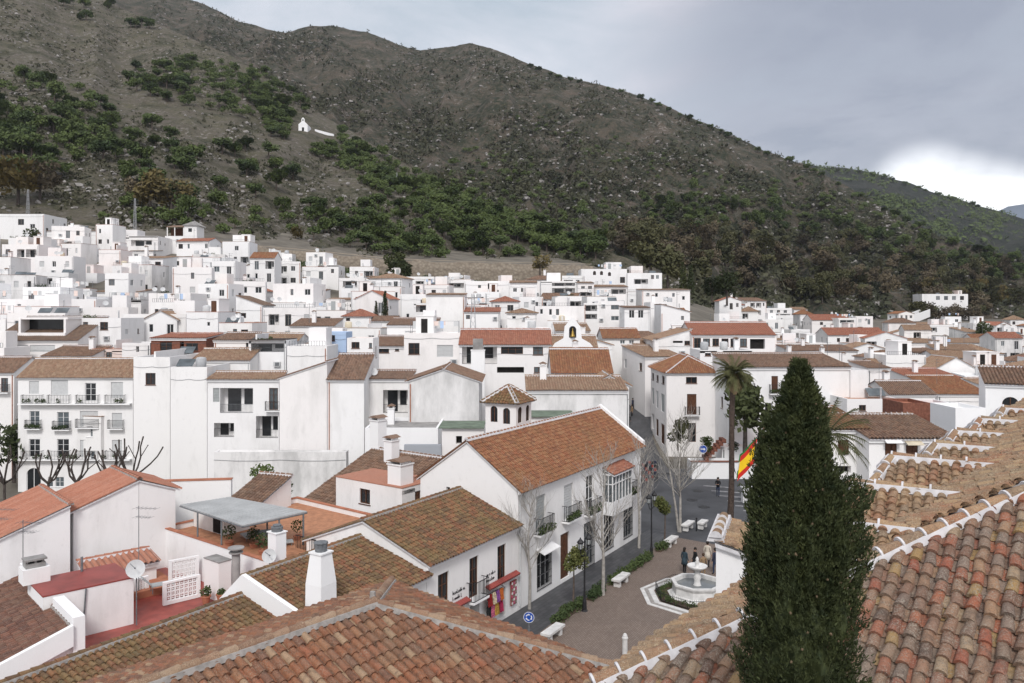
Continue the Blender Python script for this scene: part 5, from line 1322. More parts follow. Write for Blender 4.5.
tv_antenna(V((P(23, 540, 40.6).x-.3, 39.0, 5.2)), 2.3, 'television aerial in front of the white wall under the larger terracotta roof')
e_ = House('white house with brown tiled roof in the bottom left corner of the photo', 0, 0, 43, O=V((-23.1, 28.1, 0)), W=7, ztop=1.75, dep=9, roof='left', rh=2.25, col='t_darkred', base=-.1, tiles=(.22, .33), ridgewhite=False).build()
mb = MB()
for t0, t1, z in ((-.2, 3.0, 4.5), (3.003, 5.2, 4.15), (5.203, 9.2, 4.6)):
    mb.fbox(e_.tf, 6.9, 7.35, t0, t1, 2.0, z)
mb.hexa([e_.tf(0, -.35, 1.2), e_.tf(6.88, -.35, 3.4), e_.tf(6.88, -.13, 3.4), e_.tf(0, -.13, 1.2), e_.tf(0, -.35, 2.0), e_.tf(6.88, -.35, 4.25), e_.tf(6.88, -.13, 4.25), e_.tf(0, -.13, 2.0)])
mb.build('parapet', M['white_clean'], e_.root)
w_ = House('white garden wall with terracotta coping behind the pergola', 150, 51, 8, x1=231, ytop=482, dep=.45, roof='flat', coping='terracotta', name='garden_wall', cat='wall').build()
House('small tiled lean-to at the right end of the coped garden wall', 231, 50.5, -20, x1=262, ytop=499, dep=3, roof='front', rh=1.0, col='t_brown', tiles=(.24, .33)).build()
House('low white block with a red tiled strip behind the annex', 87, 40.5, 43, W=3.4, ytop=574, dep=1.4, roof='front', rh=.25, col='t_flatred', near=False, tiles=(.3, .5)).build()
# ================================================================ middle ground
r1b = House('house with a dark brown tiled roof and white ridge above the small orange flat roof', 308, 56, -36, W=7.2, ytop=497, dep=6.3, roof='front', rh=2.5, col='t_brown', tiles=(.26, .34)).build()
r1 = House('small white house with orange flat roof, one dark window and a tile capped chimney', 336, 53.6, -36, x1=402, ytop=477, dep=3.4, roof='flat', ops='w359.5,489,370,504 R:d415,487,421,503').build(); cover(r1, 't_flatred')
r1.chimney(r1.W-1.0, .9, 1.5, 1.15)
r1b.chimney(3.0, 5.2, 1.6, .8, base=6.0)
r1b.chimney(.2, 6.6, 3.2, .9, base=5.5)
tur = House('square white turret with arched windows and a pyramid tiled roof', 485.5, 61, -26, x1=516, ytop=400, dep=2.75, roof='hip', rh=1.0, col='t_moss', ops='a490.5,406,497.5,422 a503,408,510,424 R:a518,407,522,423 R:a526,405,529.5,421', name='turret', cat='turret', tiles=(.25, .3), over=.22)
tur.build()
# ================================================================ the village, house by house
def H(label, x0, x1, ytop, d, dep, roof='flat', rh=1.2, col='t_tan', ops='', yaw=0, ex='', **kw):
    h = House(label, x0, d, yaw, x1=x1, ytop=ytop, dep=dep, roof=roof, rh=rh, col=col, ops=ops, **kw).build()
    rr = random.Random(int(x0*7+ytop*3))
    for c in ex:
        u = rr.uniform(.15, .85)*h.W; t = rr.uniform(.4, .8)*h.dep
        zb = h.zt-.35 if roof == 'flat' else h.zt+.1
        if c == 'c': h.chimney(u, t, 1.5 if roof == 'flat' else 1.3+rh*.6, .6, base=zb)
        elif c == 'a': h.antenna(u, t, 2.4+(rh if roof != 'flat' else 0), base=zb)
        elif c == 'd': h.dish(u, min(t, 1.5), .45, base=h.zt)
        elif c == 'r': w = min(3.2, h.W*.45); u = min(u, h.W-w-.3); h.parapet_box(max(.25, u), max(.25, u)+w, h.dep*.45, h.dep-.25, h.zt-.3, h.zt+2.1)
    return h
# --- left part
H('white four-storey house with three rows of balconies and brown tiled roof', 18, 133, 376.5, 90, 7, 'gablex', 1.75, 't_tan', 'n29,381,39,394 n51,380,68,395 f85,383,96,401 n111,382,123,398 f29.5,411,39.5,428+* f57,412,69,429+* n80,411,98,427+ n112,413,122,428+ f29,439,40,457 f57,439,69,457 n80,440,98,457 n112,440,122,457 a26.5,468,41,491 w48,477,53,487 w55,477,64,487', near=False, frame='white', dress=False)
h = HOUSES[-1]
for yy in (403, 458.5):
    mb = MB(); mb.fbox(h.tf, .3, h.W-.1, -.62, -.005, h.z_at(yy)-.16, h.z_at(yy)); o = mb.build('balcony', M['white_clean'], h.root)
    [(lambda m_: (railing(m_, h.tf, h.u_at(a_), h.u_at(b_), -.58, -.02, h.z_at(yy), h.z_at(yy)+.95, .16), m_.build('railing', M['iron'], o)))(MB()) for a_, b_ in ((24, 44), (50, 71), (78, 100), (107, 126))]
    mb = MB()
    for k in range(9): leaf_tuft(mb, h.tf(R.uniform(.6, h.W-.5), -.45, h.z_at(yy)+.3), .26, 40, .09)
    mb.build('plants', M['leaf_hedge'], o)
H('white house with brown roof cut off by the left edge, beside the four-storey house', -22, 14, 372, 94, 7, 'gablex', 1.5, 't_brown', 'f1,378,8,392+ w-12,380,-5,390')
H('white house with dark tiled roof and a square chimney behind the four-storey house', 42, 92, 356, 101, 5, 'front', 1.0, 't_brown', ex='c')
H('low pinkish rooftop room right of the square chimney', 92, 133, 349, 104, 5, 'flat', wall='pinkish', ops='w106,351,112,360', coping='terracotta')
H('huge plain white wall block with a single small window beside the four-storey house', 133.5, 170, 357, 87, 9, 'flat', ops='w145.5,373,155.5,385', ex='')
H('plain white block with a tile strip on top, between the single window and recessed balconies', 170.5, 207, 367, 86, 8, 'flat', ex='')
H('tan tiled ridge on the white roof above the recessed balconies', 192, 250, 360, 93, 4, 'front', 1.1, 't_tan', near=False, tiles=(.3, .4))
H('white house with recessed balconies and awnings under a tiled eave', 207.5, 279, 379, 85, 2.8, 'front', .5, 't_tan', 'l220,388,253,413 s213,388,219.5,402 l256,416,278,438 l214,423,234,437 f269,388,278,410+', near=False, tiles=(.28, .35))
H('big blank white gable wall right of the recessed balconies', 279.5, 327, 378, 82, 9, 'left', 1.6, 't_brown')
H('blank white wall with steep brown tiled roof piece on its right top', 327.5, 364, 379, 82, 6, 'front', 2.2, 't_brown', near=False, tiles=(.3, .36))
H('stained old white wall below the recessed balconies', 214, 346, 452, 78.5, 1.2, 'flat', wall='white_old', name='old_wall', cat='wall')
H('white house with a green railed balcony door in a recess', 364.5, 410, 379, 85, 5, 'front', .5, 't_brown', 'l383,390,408,413 s362,392,367,405', near=False, tiles=(.28, .35), ex='d')
H('weathered white gable end stained grey, above the turret', 408.5, 479, 381, 76, 8, 'gabley', 1.15, 't_brown', wall='white_old', near=False)
H('flat white terrace block below the weathered gable', 365, 438, 428, 70, 7, 'flat', ex='c', wall='white_clean')
H('grey blue terrace screen above the brown ridge with white tips', 404, 441, 445, 65.5, .5, 'flat', wall='greywall', name='terrace_screen', cat='screen wall')
h = H('small shed with mossy green flat roof left of the turret', 442, 484, 428, 66, 4, 'flat', ops='x456,436,462,444'); cover(h, 'greenroof', u0=-.3, t0=-.3)
h = H('low flat green roofed strip right of the turret', 528, 575, 417, 66, 4, 'flat'); cover(h, 'greenroof', u0=-.2, t0=-.2)
H('long stained white wall behind the turret with white tipped coping', 527, 627, 390, 72, 5, 'front', .8, 't_tan', wall='white_old', near=False, ex='c')
H('tan roofed white house falling towards the narrow street, with a small white chimney', 590, 629, 385, 76, 10, 'gabley', .9, 't_tan', ex='c', near=False)
H('white house with brown tiles just above the flat white terraces', 371, 420, 346, 99, 6, 'front', 1.0, 't_brown', 'w376,347,389,353 w395,346,399,351')
H('white house with pink rooftop boxes', 287, 327, 346, 94, 6, 'flat', wall='white', ex='r')
h = H('terrace with a dark canopy on posts over tables', 249, 286, 340, 96, 5, 'flat', ops='l251,341,285,352', roofmat='awning_dark'); cover(h, 'awning_dark', u0=-.2, t0=-.5)
H('white house with small brown porch roof left of the dark canopy', 214, 249, 340, 97, 5, 'front', .7, 't_brown', 'w246,342,249,347')
H('small white tower block with one dark square window', 347, 373, 338, 89, 4, 'flat', ops='w351.5,342,359.5,348.5 w369,343,372,348')
H('light blue rooftop wall beside the small tower block', 322, 346, 332, 101, 4, 'flat', wall='blueish', ops='w329,335,335,341', name='rooftop_room', cat='house')
H('white house with brown framed window and cream garage door', 404, 460, 333, 97, 7, 'flat', ops='w408.5,343,419.5,354.5 s437,345,453,357', ex='')
h = H('terracotta roofed apartment house with a glazed balcony and dark garage', 459.5, 551, 344, 95, 8, 'gablex', 1.6, 't_red', 'l462,346,497,364 f501,345,523,354 w533,346,543,355 x497,367,524,373 w534,367,543,373', ex='')
c_ = P(478, 366, 88); mb = MB(); mb.box(c_.x-.75, c_.x+.75, c_.y-.4, c_.y+.4, 2, c_.z+1.7); mb.box(c_.x-.8, c_.x+.8, c_.y-.45, c_.y+.45, c_.z+1.703, c_.z+1.8)
o = mb.build('chimney', M['white_clean'], None, V((c_.x, c_.y, 2))); tag(o, 'big white chimney with a square grey top in front of the terracotta apartment house', 'chimney')
mb = MB(); mb.box(c_.x-.55, c_.x+.55, c_.y-.3, c_.y+.3, c_.z+1.803, c_.z+3.0); mb.build('chimney_top', M['cement'], o)
H('house with orange brown tiled slope and white gable above the narrow street', 552, 612, 372, 81, 8, 'gablex', 2.1, 't_orange', near=False, ex='c')
H('white house with yellowish roof behind the bell gable', 556, 590, 331, 120, 7, 'front', 1.0, 't_tan')
# bell gable
bg = House('white bell gable with a bell and a round window', 549, 101, 0, x1=597, ytop=347, dep=6, roof='gablex', rh=1.3, col='t_tan', name='chapel', cat='chapel').build()
mb = MB(); u = bg.u_at(572.5); zt2 = bg.z_at(318); 
prof = [(-2.6, bg.zt), (2.6, bg.zt), (2.2, bg.zt+.5), (1.15, bg.zt+1.1), (1.0, bg.zt+2.6), (.55, bg.zt+3.1), (.15, zt2), (-.15, zt2), (-.55, bg.zt+3.1), (-1.0, bg.zt+2.6), (-1.15, bg.zt+1.1), (-2.2, bg.zt+.5)]
fr_ = [bg.tf(u+a, -.25, z) for a, z in prof]; bk = [bg.tf(u+a, .25, z) for a, z in prof]; n = len(prof)
mb.mesh(fr_+bk, [tuple(range(n)), tuple(range(2*n-1, n-1, -1))]+[(i, (i+1) % n, n+(i+1) % n, n+i) for i in range(n)]); o = mb.build('bell_gable', M['white_clean'], bg.root)
mb = MB(); mb.fbox(bg.tf, u-.45, u+.45, -.27, -.255, bg.zt+1.2, bg.zt+2.2)
mb.mesh([bg.tf(u+.45*math.cos(k*math.pi/8), -.262, bg.zt+2.2+.45*math.sin(k*math.pi/8)) for k in range(9)], [tuple(range(9))]); mb.build('bell_opening', M['dark'], o)
plain('brass', (.3, .2, .05), .4, .2, 6, .6); mb = MB(); mb.lathe(bg.tf(u, -.32, bg.zt+1.3), [(.36, 0), (.3, .1), (.2, .4), (.14, .65), (.08, .75), (.05, 1.1)], 14, smooth=True); mb.build('bell', M['brass'], o)
mb = MB(); mb.tube(bg.tf(u, -.27, bg.zt-1.0), bg.tf(u, -.01, bg.zt-1.0), .55, .55, 18); mb.build('round_window', M['glass_grey'], bg.root)
# --- upper left slope
H('large white house with two windows at the top left corner of the village', -40, 44, 214, 232, 12, 'flat', ops='w18,219,24,225 w30,224,35,228')
H('long house with tan eave below the rocks, right of the large top left house', 47, 104, 231, 221, 8, 'front', .8, 't_tan', 'l75,237,86,241', ex='r')
H('white house with small dark windows in the top row left of the hillside villa', 105, 158, 236, 217, 9, 'flat', ops='w114,243,117,247 w118,247.5,121,251 w125,236,129,239 l131,240,152,246!', ex='ar')
vl = H('hillside villa', 165, 197, 236, 226, 7, 'flat', ops='w176,242,180,247 w190,242,193.5,247'); vl.root['label'] = 'two-storey villa with grey hip roof and brown loggia at the forest edge'
mb = MB(); u = vl.u_at(184); mb.fbox(vl.tf, u, vl.W-.1, .1, 5.5, vl.zt+.06, vl.zt+3.0); o = mb.build('upper_storey', M['white'], vl.root)
mb = MB(); z = vl.zt+3.0; A = vl.tf((u+vl.W)/2, 2.8, z+1.5)
cs = [vl.tf(u-.3, -.3, z), vl.tf(vl.W+.2, -.3, z), vl.tf(vl.W+.2, 5.8, z), vl.tf(u-.3, 5.8, z)]
for i in range(4): tilefacet(mb, [cs[i], cs[(i+1) % 4], A], False, pw=.4, slab_mi=1)
mb.build('upper_roof', [M['cement'], M['mortar']], vl.root)
mb = MB(); mb.fbox(vl.tf, u+1.2, u+2.2, .05, .098, vl.zt+1.2, vl.zt+2.2); mb.build('window', M['glass'], vl.root)
mb = MB(); mb.hexa([vl.tf(.3, .2, vl.zt+2.5), vl.tf(u-.05, .2, vl.zt+2.5), vl.tf(u-.05, 5, vl.zt+3.4), vl.tf(.3, 5, vl.zt+3.4), vl.tf(.3, .2, vl.zt+2.65), vl.tf(u-.05, .2, vl.zt+2.65), vl.tf(u-.05, 5, vl.zt+3.55), vl.tf(.3, 5, vl.zt+3.55)]); mb.build('loggia_roof', M['t_brown'], vl.root)
mb = MB(); mb.fbox(vl.tf, .4, u-.05, 3, 3.2, vl.zt+.06, vl.zt+2.5); mb.build('loggia_wall', M['wood'], vl.root)
for uu in (.5, 2.6, u-.25): mb = MB(); mb.fbox(vl.tf, uu-.12, uu+.12, .3, .55, vl.zt+.06, vl.zt+2.5); mb.build('loggia_post', M['white'], vl.root)
H('white house with wide dark balcony loggias and an arcade below', 27, 82, 246, 198, 9, 'flat', ops='l28,249,47,257 w54,249,59,256 w65,249,71,256 a57,259,65,267 a67,259,74,267 a76,259,82,267 x83,260,87,265', coping=None, ex='')
H('white house with tan eave and two windows above the pinkish house', 131, 153, 251, 207, 6, 'front', .5, 't_tan', 'w134,254,138,259 w145,254,149,259')
H('pale pink house with a tan eave and three windows, below the hillside villa', 152.5, 185, 257, 196, 8, 'front', .6, 't_tan', 'w154.5,259,162,264.5 w176,261,181.5,265.5 w170,264,173,268 l153,271,185,276', wall='white', ex='')
H('three-storey white block with two long balconies and laundry, right of the pale pink house', 186, 222, 259, 193, 8, 'front', .5, 't_tan', 'w201,262.5,205,267.5 w211,262.5,215,267.5 l196,271.5,221,278.5 l193,283,221,290')
H('white cottage with mini tile roofs under the pale pink house', 150, 190, 280, 183, 6, 'front', .5, 't_brown', 'w153,283,157,287 w165,282.5,170,287 w182,284,185,288')
H('small white house with balcony and one window right of the laundry balconies', 222.5, 237, 270, 190, 6, 'flat', ops='l222,277,236,282 w226,287,230,291', ex='')
H('white gable house with slanted roof edge at the end of the upper terrace wall', 237.5, 263, 268, 188, 7, 'left', 1.6, 't_tan', 'w247,274,252,278', ex='d')
H('plain white house wall left of the mini tile roofs', 97, 136, 264, 190, 8, 'flat', ops='w104,258,107,262 w131,277,136,283 w138,277,142,283', ex='')
H('white house with a small window and long blank wall under the arcade', 28, 97, 273, 180, 8, 'flat', ops='w47,269,53,273', ex='a')
H('white house with two square windows at the left edge, midway up', -30, 28, 273, 168, 9, 'flat', ops='w20,275,28,281 w4,275,10,279', ex='d')
H('cream parapet house with rooftop plants and a tan roof corner', 97, 140, 292, 150, 7, 'front', .6, 't_tan', 'x104,301,128,306', ex='')
h = H('house with a dark striped awning roof on the terrace', 96, 141, 300, 141, 6, 'flat', ops='l100,301,118,308 w120,302,123,305 w128,302,131,305'); cover(h, 'awning_dark', u0=-.3, t0=-.4)
H('long white retaining terrace house left of the striped awning', -10, 96, 299, 133, 9, 'flat', ops='w17,304,21,306', ex='aa')
H('white building with brown roof terrace cut into the tiles', -8, 78, 340, 107, 8, 'front', 3.0, 't_dark', 'n8,345,28,352 n30,345,55,352', near=False, name='house')
mb = MB(); h = HOUSES[-1]; ua, ub = h.u_at(12), h.u_at(60)
fn = h.tf; mb.fbox(fn, ua, ub, 1.2, 1.4, h.zt+.2, h.zt+.95); mb.fbox(fn, ua, ua+.3, 1.4, 5.2, h.zt+.2, h.zt+2.9); mb.fbox(fn, ub-.3, ub, 1.4, 5.2, h.zt+.2, h.zt+2.9); mb.fbox(fn, ua-.2, ub+.2, 1.5, 5.6, h.zt+2.75, h.zt+3.0); o = mb.build('roof_terrace', M['white'], h.root)
mb = MB(); mb.fbox(fn, ua+.3, ub-.3, 3.4, 3.5, h.zt+.5, h.zt+2.74); mb.build('terrace_glazing', M['glass'], o)
H('white house with external steel staircase and two windows', 80, 121, 318, 112, 7, 'flat', ops='w83,322,88,336 w100,322,108,330 w122,338,126,343', ex='')
H('large blank white wall house right of the steel staircase', 121.5, 186, 314, 121, 9, 'flat', ex='ra')
H('white house with shaded side and small red edged roofs', 186.5, 218, 312, 119, 8, 'flat', ops='w207,322,210,326', ex='d', coping='terracotta')
H('white house with two dark windows and red coping right of the shaded wall', 219, 252, 323, 114, 7, 'flat', ops='w233,329,237,333.5 w241,329.5,248,333', coping='terracotta', ex='c')
H('brick fronted veranda house with a red roof edge', 151, 206, 338, 99, 6, 'front', .35, 't_red', 'w160,342,172,351 x180,342,184,354 w186,343,198,351', wall='brick')
H('white rooftop block left of the brick veranda', 122, 150, 343, 99, 5, 'flat', ops='x136,346,139,352')
H('white house with brown tiled strip above the brick veranda', 162, 198, 305, 150, 7, 'front', .7, 't_brown', 'w190,298,192,302', ex='c')
H('white gabled house with a slanted grey edge, above the dark canopy', 236, 262, 305, 140, 7, 'right', 1.6, 't_dark', 'w240,313,246,318')
# --- centre back
H('white house with round tank on its terrace below the stone bank', 263, 295, 271, 205, 7, 'flat', ops='w286,277,290,281 w274,279,277,283', ex='r')
H('flat white house with a penthouse and brown eave at the foot of the stone bank', 272, 293, 265, 213, 6, 'front', .4, 't_tan', 'w275,266,278,269 w285,266,288,269')
H('tall white cube house with three small windows below the stone bank', 318, 338.5, 265, 204, 8, 'flat', ops='w322,270,325,273 w331,269,334,273 w324,264,327,267', ex='cr')
H('white terraced house with open balconies right of the tall cube', 339, 365, 278, 192, 8, 'flat', ops='l343,281,357,287 w345,290,348,294', ex='')
H('white three-storey terraced house with thin tan eaves', 365.5, 390, 277, 191, 8, 'front', .5, 't_tan', 'l358,281,371,288 w376,285,383,290 w379,279,382,283 l366,292,382,297', ex='')
H('low house with reddish roof at the dark bushes', 390.5, 411, 287, 188, 6, 'front', .5, 't_brown', 'w393,289,396,292 w398,290,404,296')
H('white house with two brown roofed dormers and a long balcony', 285, 322, 292, 172, 8, 'front', .7, 't_brown', 'l287,297,320,303 w290,304,294,308', ex='c')
H('small white house with an orange porch on its roof terrace', 249, 266, 291, 172, 6, 'hip', .8, 't_red', 'l251,294,263,300')
H('white house with an air vent row, under the orange porch', 253, 330, 307, 155, 8, 'flat', ops='w283,309,286,312 w293,309,296,313', ex='ad')
H('white house with wide tan eave over small windows, near the twin cypresses', 326, 353, 300, 163, 7, 'front', .5, 't_tan', 'w342,304,346,307 w350,304,353,307')
H('orange hip roofed cottage left of the twin cypresses', 343, 371, 316, 139, 7, 'hip', 1.1, 't_red', 'w346,318,350,321')
H('white house with brown roofs right of the twin cypresses', 371.5, 396, 321, 137, 7, 'gablex', .8, 't_brown')
H('long white house with two brown roof strips in the middle', 290, 334, 326, 126, 7, 'front', 1.1, 't_brown', ex='ac')
H('white wall house with long dark red roof strip', 387, 436, 325, 117, 7, 'front', .9, 't_brown', 'n405,331,420,335')
h = H('modern white house with a deep shaded roof terrace', 414, 446, 303, 150, 8, 'flat', ops='l416,304,443,312 w434,314,437,319 w438,315,441,319', wall='white')
H('tall white house with tan tile edge and blank wall right of the shaded terrace', 426, 464.5, 295, 142, 8, 'front', .45, 't_tan', 'w463,300,468,310')
H('white house with greenhouse veranda under the hill path', 440, 465, 281, 190, 7, 'flat', ops='l441,283,464,288', ex='r')
H('white house with small plain windows and an open top gallery', 465.5, 509, 281, 181, 9, 'flat', ops='w478,285,481,288 w489,291,492,295 w495,290,499,293 l478,277,500,282!', ex='')
H('house with tan roof and two columns of small windows', 510, 537, 283, 176, 8, 'front', .8, 't_tan', 'w513,288,517,292 w521,288,525,292 w530,289,533,294 w513,297,517,300', ex='')
H('white three-storey balcony house left of the arcaded top house', 541, 577, 281, 188, 8, 'flat', ops='l552,282,575,286 l552,288,575,293 w545,296,548,300 w578,284,581,287', ex='r')
H('narrow white house with tan eave and stacked balconies', 577.5, 594, 283, 186, 7, 'front', .5, 't_tan', 'w581,286,585,289 w588,286,592,289 l580,292,592,296')
H('white house with a row of arched windows at the top of the centre slope', 581, 627, 269, 218, 9, 'flat', ops='a593,271,596,275 a600,271,603,275 a608,272,611,276 w620,277,625,283', ex='r')
H('top right white house of the centre slope with a roofed terrace', 627.5, 662, 273, 216, 8, 'flat', ops='l634,279,648,284 w651,275,654,279 w656,275,659,279', coping=None, ex='r')
H('white house with wide tan roof and green terrace plants', 594.5, 628, 287, 186, 8, 'front', .7, 't_tan', 'w606,293,609,297 l611,289,626,294', ex='')
H('pale house with grey window rows left of the tall dark trees', 642, 690, 290, 186, 9, 'front', .4, 't_tan', 'w655,293,658,297 w664,297,668,301 w672,293,675,297 w682,296,685,300', wall='white', ex='')
H('white house with two dark stacked windows in the middle of the slope', 598, 624, 301, 157, 7, 'flat', ops='w611,305,619,309.5 w611,316,619,320.5', coping=None)
H('white house with two tall brown shuttered windows under a thin roof', 624.5, 650, 308, 146, 7, 'front', .35, 't_brown', 'w629,310,634.5,318 w638,310,643.5,318')
H('white cube house right of the brown shuttered windows', 650.5, 680, 302, 160, 8, 'flat', ops='w663,304,667,309', ex='c')
H('house with brown mini roof and scattered windows', 661, 690, 312, 150, 7, 'right', 1.4, 't_brown', 'w681,316,684,320', ex='a')
H('narrow balcony house with small awnings', 584, 598, 303, 157, 6, 'flat', ops='l585,305,597,311 l585,314,597,319')
H('white house with veranda columns and grey rail in the centre', 535, 584, 306, 150, 8, 'flat', ops='w540,309,543,314 w549,309,552,315 w556,309,559,315', ex='d')
H('white house with orange tile piece beside the lattice mast', 464, 500, 312, 140, 6, 'front', .8, 't_red', 'w466,315,470,319', ex='a')
H('white low house with tan hip roof left of the bell gable', 507, 537, 313, 137, 6, 'hip', .7, 't_tan', 'w512,316,516,319')
H('white wall building with a shed roof above the glazed balcony house', 522, 552, 328, 108, 5, 'flat', ops='w530,333,534,337', coping=None, ex='c')
# --- street upper end
H('white corner house with tan hip roof at the entry of the narrow street', 666.5, 720.5, 372, 93, 10.5, 'hip', 1.7, 't_orange', 'w686,377,697,383.5 d687,394,696.5,414.5+ f687.5,423,696,442 L:w662,376,664.5,384 L:w656.5,375,658.5,382 L:w652,373,654,380 L:s661,394,664.5,412 L:s656,391,658.5,408 L:s652,388,654,404 L:d661,424,664.5,444 L:d656,419,658.5,436 L:x652,414,654,429', frame='wood', near=False, cornice=True, dress=False)
H('narrow recessed white house with wooden balcony doors right of the corner house', 720.8, 730, 381, 97, 8, 'flat', ops='w721.5,376,725,385 d721.5,392,725,411+ d721.5,418,725,434')
H('white house with a tan shed roof behind the corner house', 645, 682, 357, 108, 9, 'front', 1.1, 't_tan', '', ex='c', yaw=12)
H('white house with the second tan shed roof up the narrow street', 643, 680, 349, 117, 8, 'front', 1.2, 't_tan', yaw=12, ex='')
H('white house with brown shed roof bending over the narrow street', 632, 668, 341, 128, 8, 'front', 1.3, 't_brown', yaw=14)
H('white house closing the view up the narrow street with a dark balcony', 618, 643, 353, 134, 7, 'gablex', 1.2, 't_tan', 'l622,356,627,365 l634,357,640,369 w629,366,633,374')
H('white gabled house with orange roof left of the narrow street', 603, 640, 338, 121, 8, 'gablex', 1.3, 't_orange', 'w620,340,625,344 w629,340,634,344')
H('white house with tan slanted roof below the brown shuttered windows', 575, 612, 345, 112, 8, 'right', 1.5, 't_tan', ex='c')
H('long white building with a row of big dark windows under an orange roof', 692, 775, 334.5, 113, 9, 'gablex', 1.6, 't_red', 'w694,338,701,349 w703,338.5,710,346 w712.5,338.5,719,346 w721.5,338.5,728.5,346 w730.5,338.5,738,347 w740,338.5,747,347 x750,339,765,349')
H('white gable building with two dark windows left of the row of big windows', 654, 691.5, 340, 114, 9, 'left', 1.5, 't_tan', 'x673,336,683,343 w684.5,338,690,345')
H('flat white annex in front of the row of big windows', 700, 752, 350, 105, 6, 'flat', ops='w705,352,711,356 x717,350,723,356', ex='c')
H('long white house with brown roof and plant balcony behind the palm', 731, 850, 367, 86.3, 8, 'front', 1.0, 't_brown', 'd743,374,751,392+ d771.5,376,778,393+* d806,377,810,394 d744,404,754,422 x765,403,772,422', near=False, tiles=(.28, .35))
H('blank white block at the right end of the long brown roof', 850.5, 868, 370, 86, 7, 'flat', ex='')
h = H('white curved planter wall', 692, 770, 462, 81.5, 2.3, 'flat', name='planter_wall', cat='wall', wall='white_clean'); h.root['label'] = 'white planter wall with brick edge across the road junction'; cover(h, 'brick', u0=-.1, t0=-.1, t1=.5, name='brick_edge')
H('white upper planter wall with terracotta floor behind the palm trunk', 722, 778, 447, 83.95, 2.2, 'flat', name='planter_wall', cat='wall', wall='white_clean')
# --- right
H('white villa with flat roof alone at the foot of the wooded slope', 766, 792, 308, 330, 10, 'flat', ops='w770,310,773,313 w777,310,780,313 w784,310,787,313 l768,314,790,317', ex='r')
H('orange roofed house right of the lone white villa', 812, 850, 320, 290, 9, 'gablex', 2.0, 't_red', 'w820,322,823,325', ex='a')
H('small white house with orange cone roof', 800, 813, 314, 310, 8, 'hip', 1.6, 't_orange')
H('tall thin white house with balconies next to the orange roofs', 838, 856, 318, 285, 8, 'flat', ops='l840,320,854,323')
H('white house with red tiled roof and three little windows', 828, 886, 335, 210, 9, 'gablex', 1.8, 't_red', 'w837,338,840,342 w846,338,849,342 w860,339,863,342', ex='c')
H('white house with tan gable left of the red tiled roof', 776, 827, 343, 190, 8, 'flat', ops='w784,346,787,349 w800,346,803,350', ex='ca')
H('low white house with brown roof patches below the red tiled roof', 790, 858, 351, 150, 8, 'front', .8, 't_brown', '', ex='cd')
H('long white house with tan roof in the far right quarter', 887, 996, 343, 215, 9, 'front', 1.0, 't_tan', 'w948,346,952,349 x970,345,976,349', ex='a')
H('long terrace house with tan roof and dark doors', 914, 1004, 354, 165, 8, 'front', .8, 't_tan', 'l921,354,938,359 l945,354,962,359 w972,355,976,360 l980,355,994,360')
H('white balcony house with brown tiled roof left of the long terrace house', 915, 944, 353, 158, 7, 'front', .6, 't_brown', 'w923,355,926,359 w932,355,935,359')
H('white house with round water tank and side block', 886, 926, 355, 128, 8, 'flat', ops='w914,362,917,369', ex='')
H('white house with two dark stacked windows behind the cypress tip', 868, 890, 368, 105, 6, 'front', .5, 't_brown', 'w882,367,887,373 w882,375,887,380')
H('white gable with brown roof facing right', 850.5, 888, 397, 90, 7, 'right', 2.2, 't_brown', ex='')
H('white house with brown hip roof in the right middle', 889, 935, 394, 94, 7, 'gablex', 1.2, 't_brown', ex='ac')
H('low pinkish white house with a small dark window', 847, 900, 399, 82, 5, 'flat', ops='w859,405,866,411 w883,407,889,410', wall='white')
H('white house with pink roof and dark doorway', 910, 962, 378, 112, 7, 'front', .8, 't_red', 'x951,376,955,380', ex='c')
H('white house with wide orange roof in two steps', 938, 988, 394, 98, 8, 'front', 1.6, 't_orange', '', ex='a')
H('white gabled house with brown terrace behind the orange steps', 937, 975, 368, 124, 7, 'gabley', 1.6, 't_tan', 'l941,364,952,370')
H('white block behind the orange roofs at the right', 978, 1012, 366, 128, 7, 'flat', ops='', ex='c')
H('large white house with brown tiled roof and an arched window at the right edge', 985.5, 1050, 383, 68, 4.5, 'front', 1.1, 't_brown', 'a1002,397,1019,410', tiles=(.28, .35), yaw=-24)
h = H('old brick rooftop room with rusty sheets', 903, 931, 403, 72, 4, 'flat', wall='brick', name='house'); 
H('rooftop terrace with awning and air conditioner beside the brick room', 931.5, 957, 404, 73, 4, 'flat', ops='x936,409,944,416', roofmat='redfloor')
H('bare white cube in front of the orange roofs', 955.5, 986, 408, 66, 4, 'flat', wall='white_clean')
H('white house with mossy brown tiled roof and plant balcony right of the cypress', 815, 868, 429, 57, 6, 'front', .8, 't_moss', 'd838,440,849,455* x834,466,851,473', tiles=(.26, .34))
H('white house with dark brown tiled roof and two doors under an awning', 869, 955, 438, 55, 6, 'front', .8, 't_brown', 'd885,443,897,457^ d906,445,918,457^', tiles=(.26, .34))
H('white long wooded-slope building with a row of columns above the zigzag ramp', 922, 968, 294, 430, 10, 'flat', ops='w936,296,940,300 w944,296,948,300 w952,296,956,300 w960,296,964,300', base=11)
H('white house on the far right edge above the tan roofs', 1000, 1040, 340, 230, 9, 'flat', ops='w1012,345,1016,347', ex='a')
H('white house with a grey roof at the foot of the wooded slope, far right', 942, 978, 325, 330, 9, 'flat', ex='')
H('cluster house with thin tan roof below the zigzag ramp', 905, 941, 325, 320, 9, 'front', 1.0, 't_tan', 'w915,327,918,330 w928,327,931,330')
H('low house with pink roof at the wood edge, far right', 995, 1022, 331, 315, 8, 'hip', 1.5, 't_red')
H('white house with grey gable in front of the ramp foot', 893, 930, 333, 270, 9, 'gabley', 1.8, 't_tan')
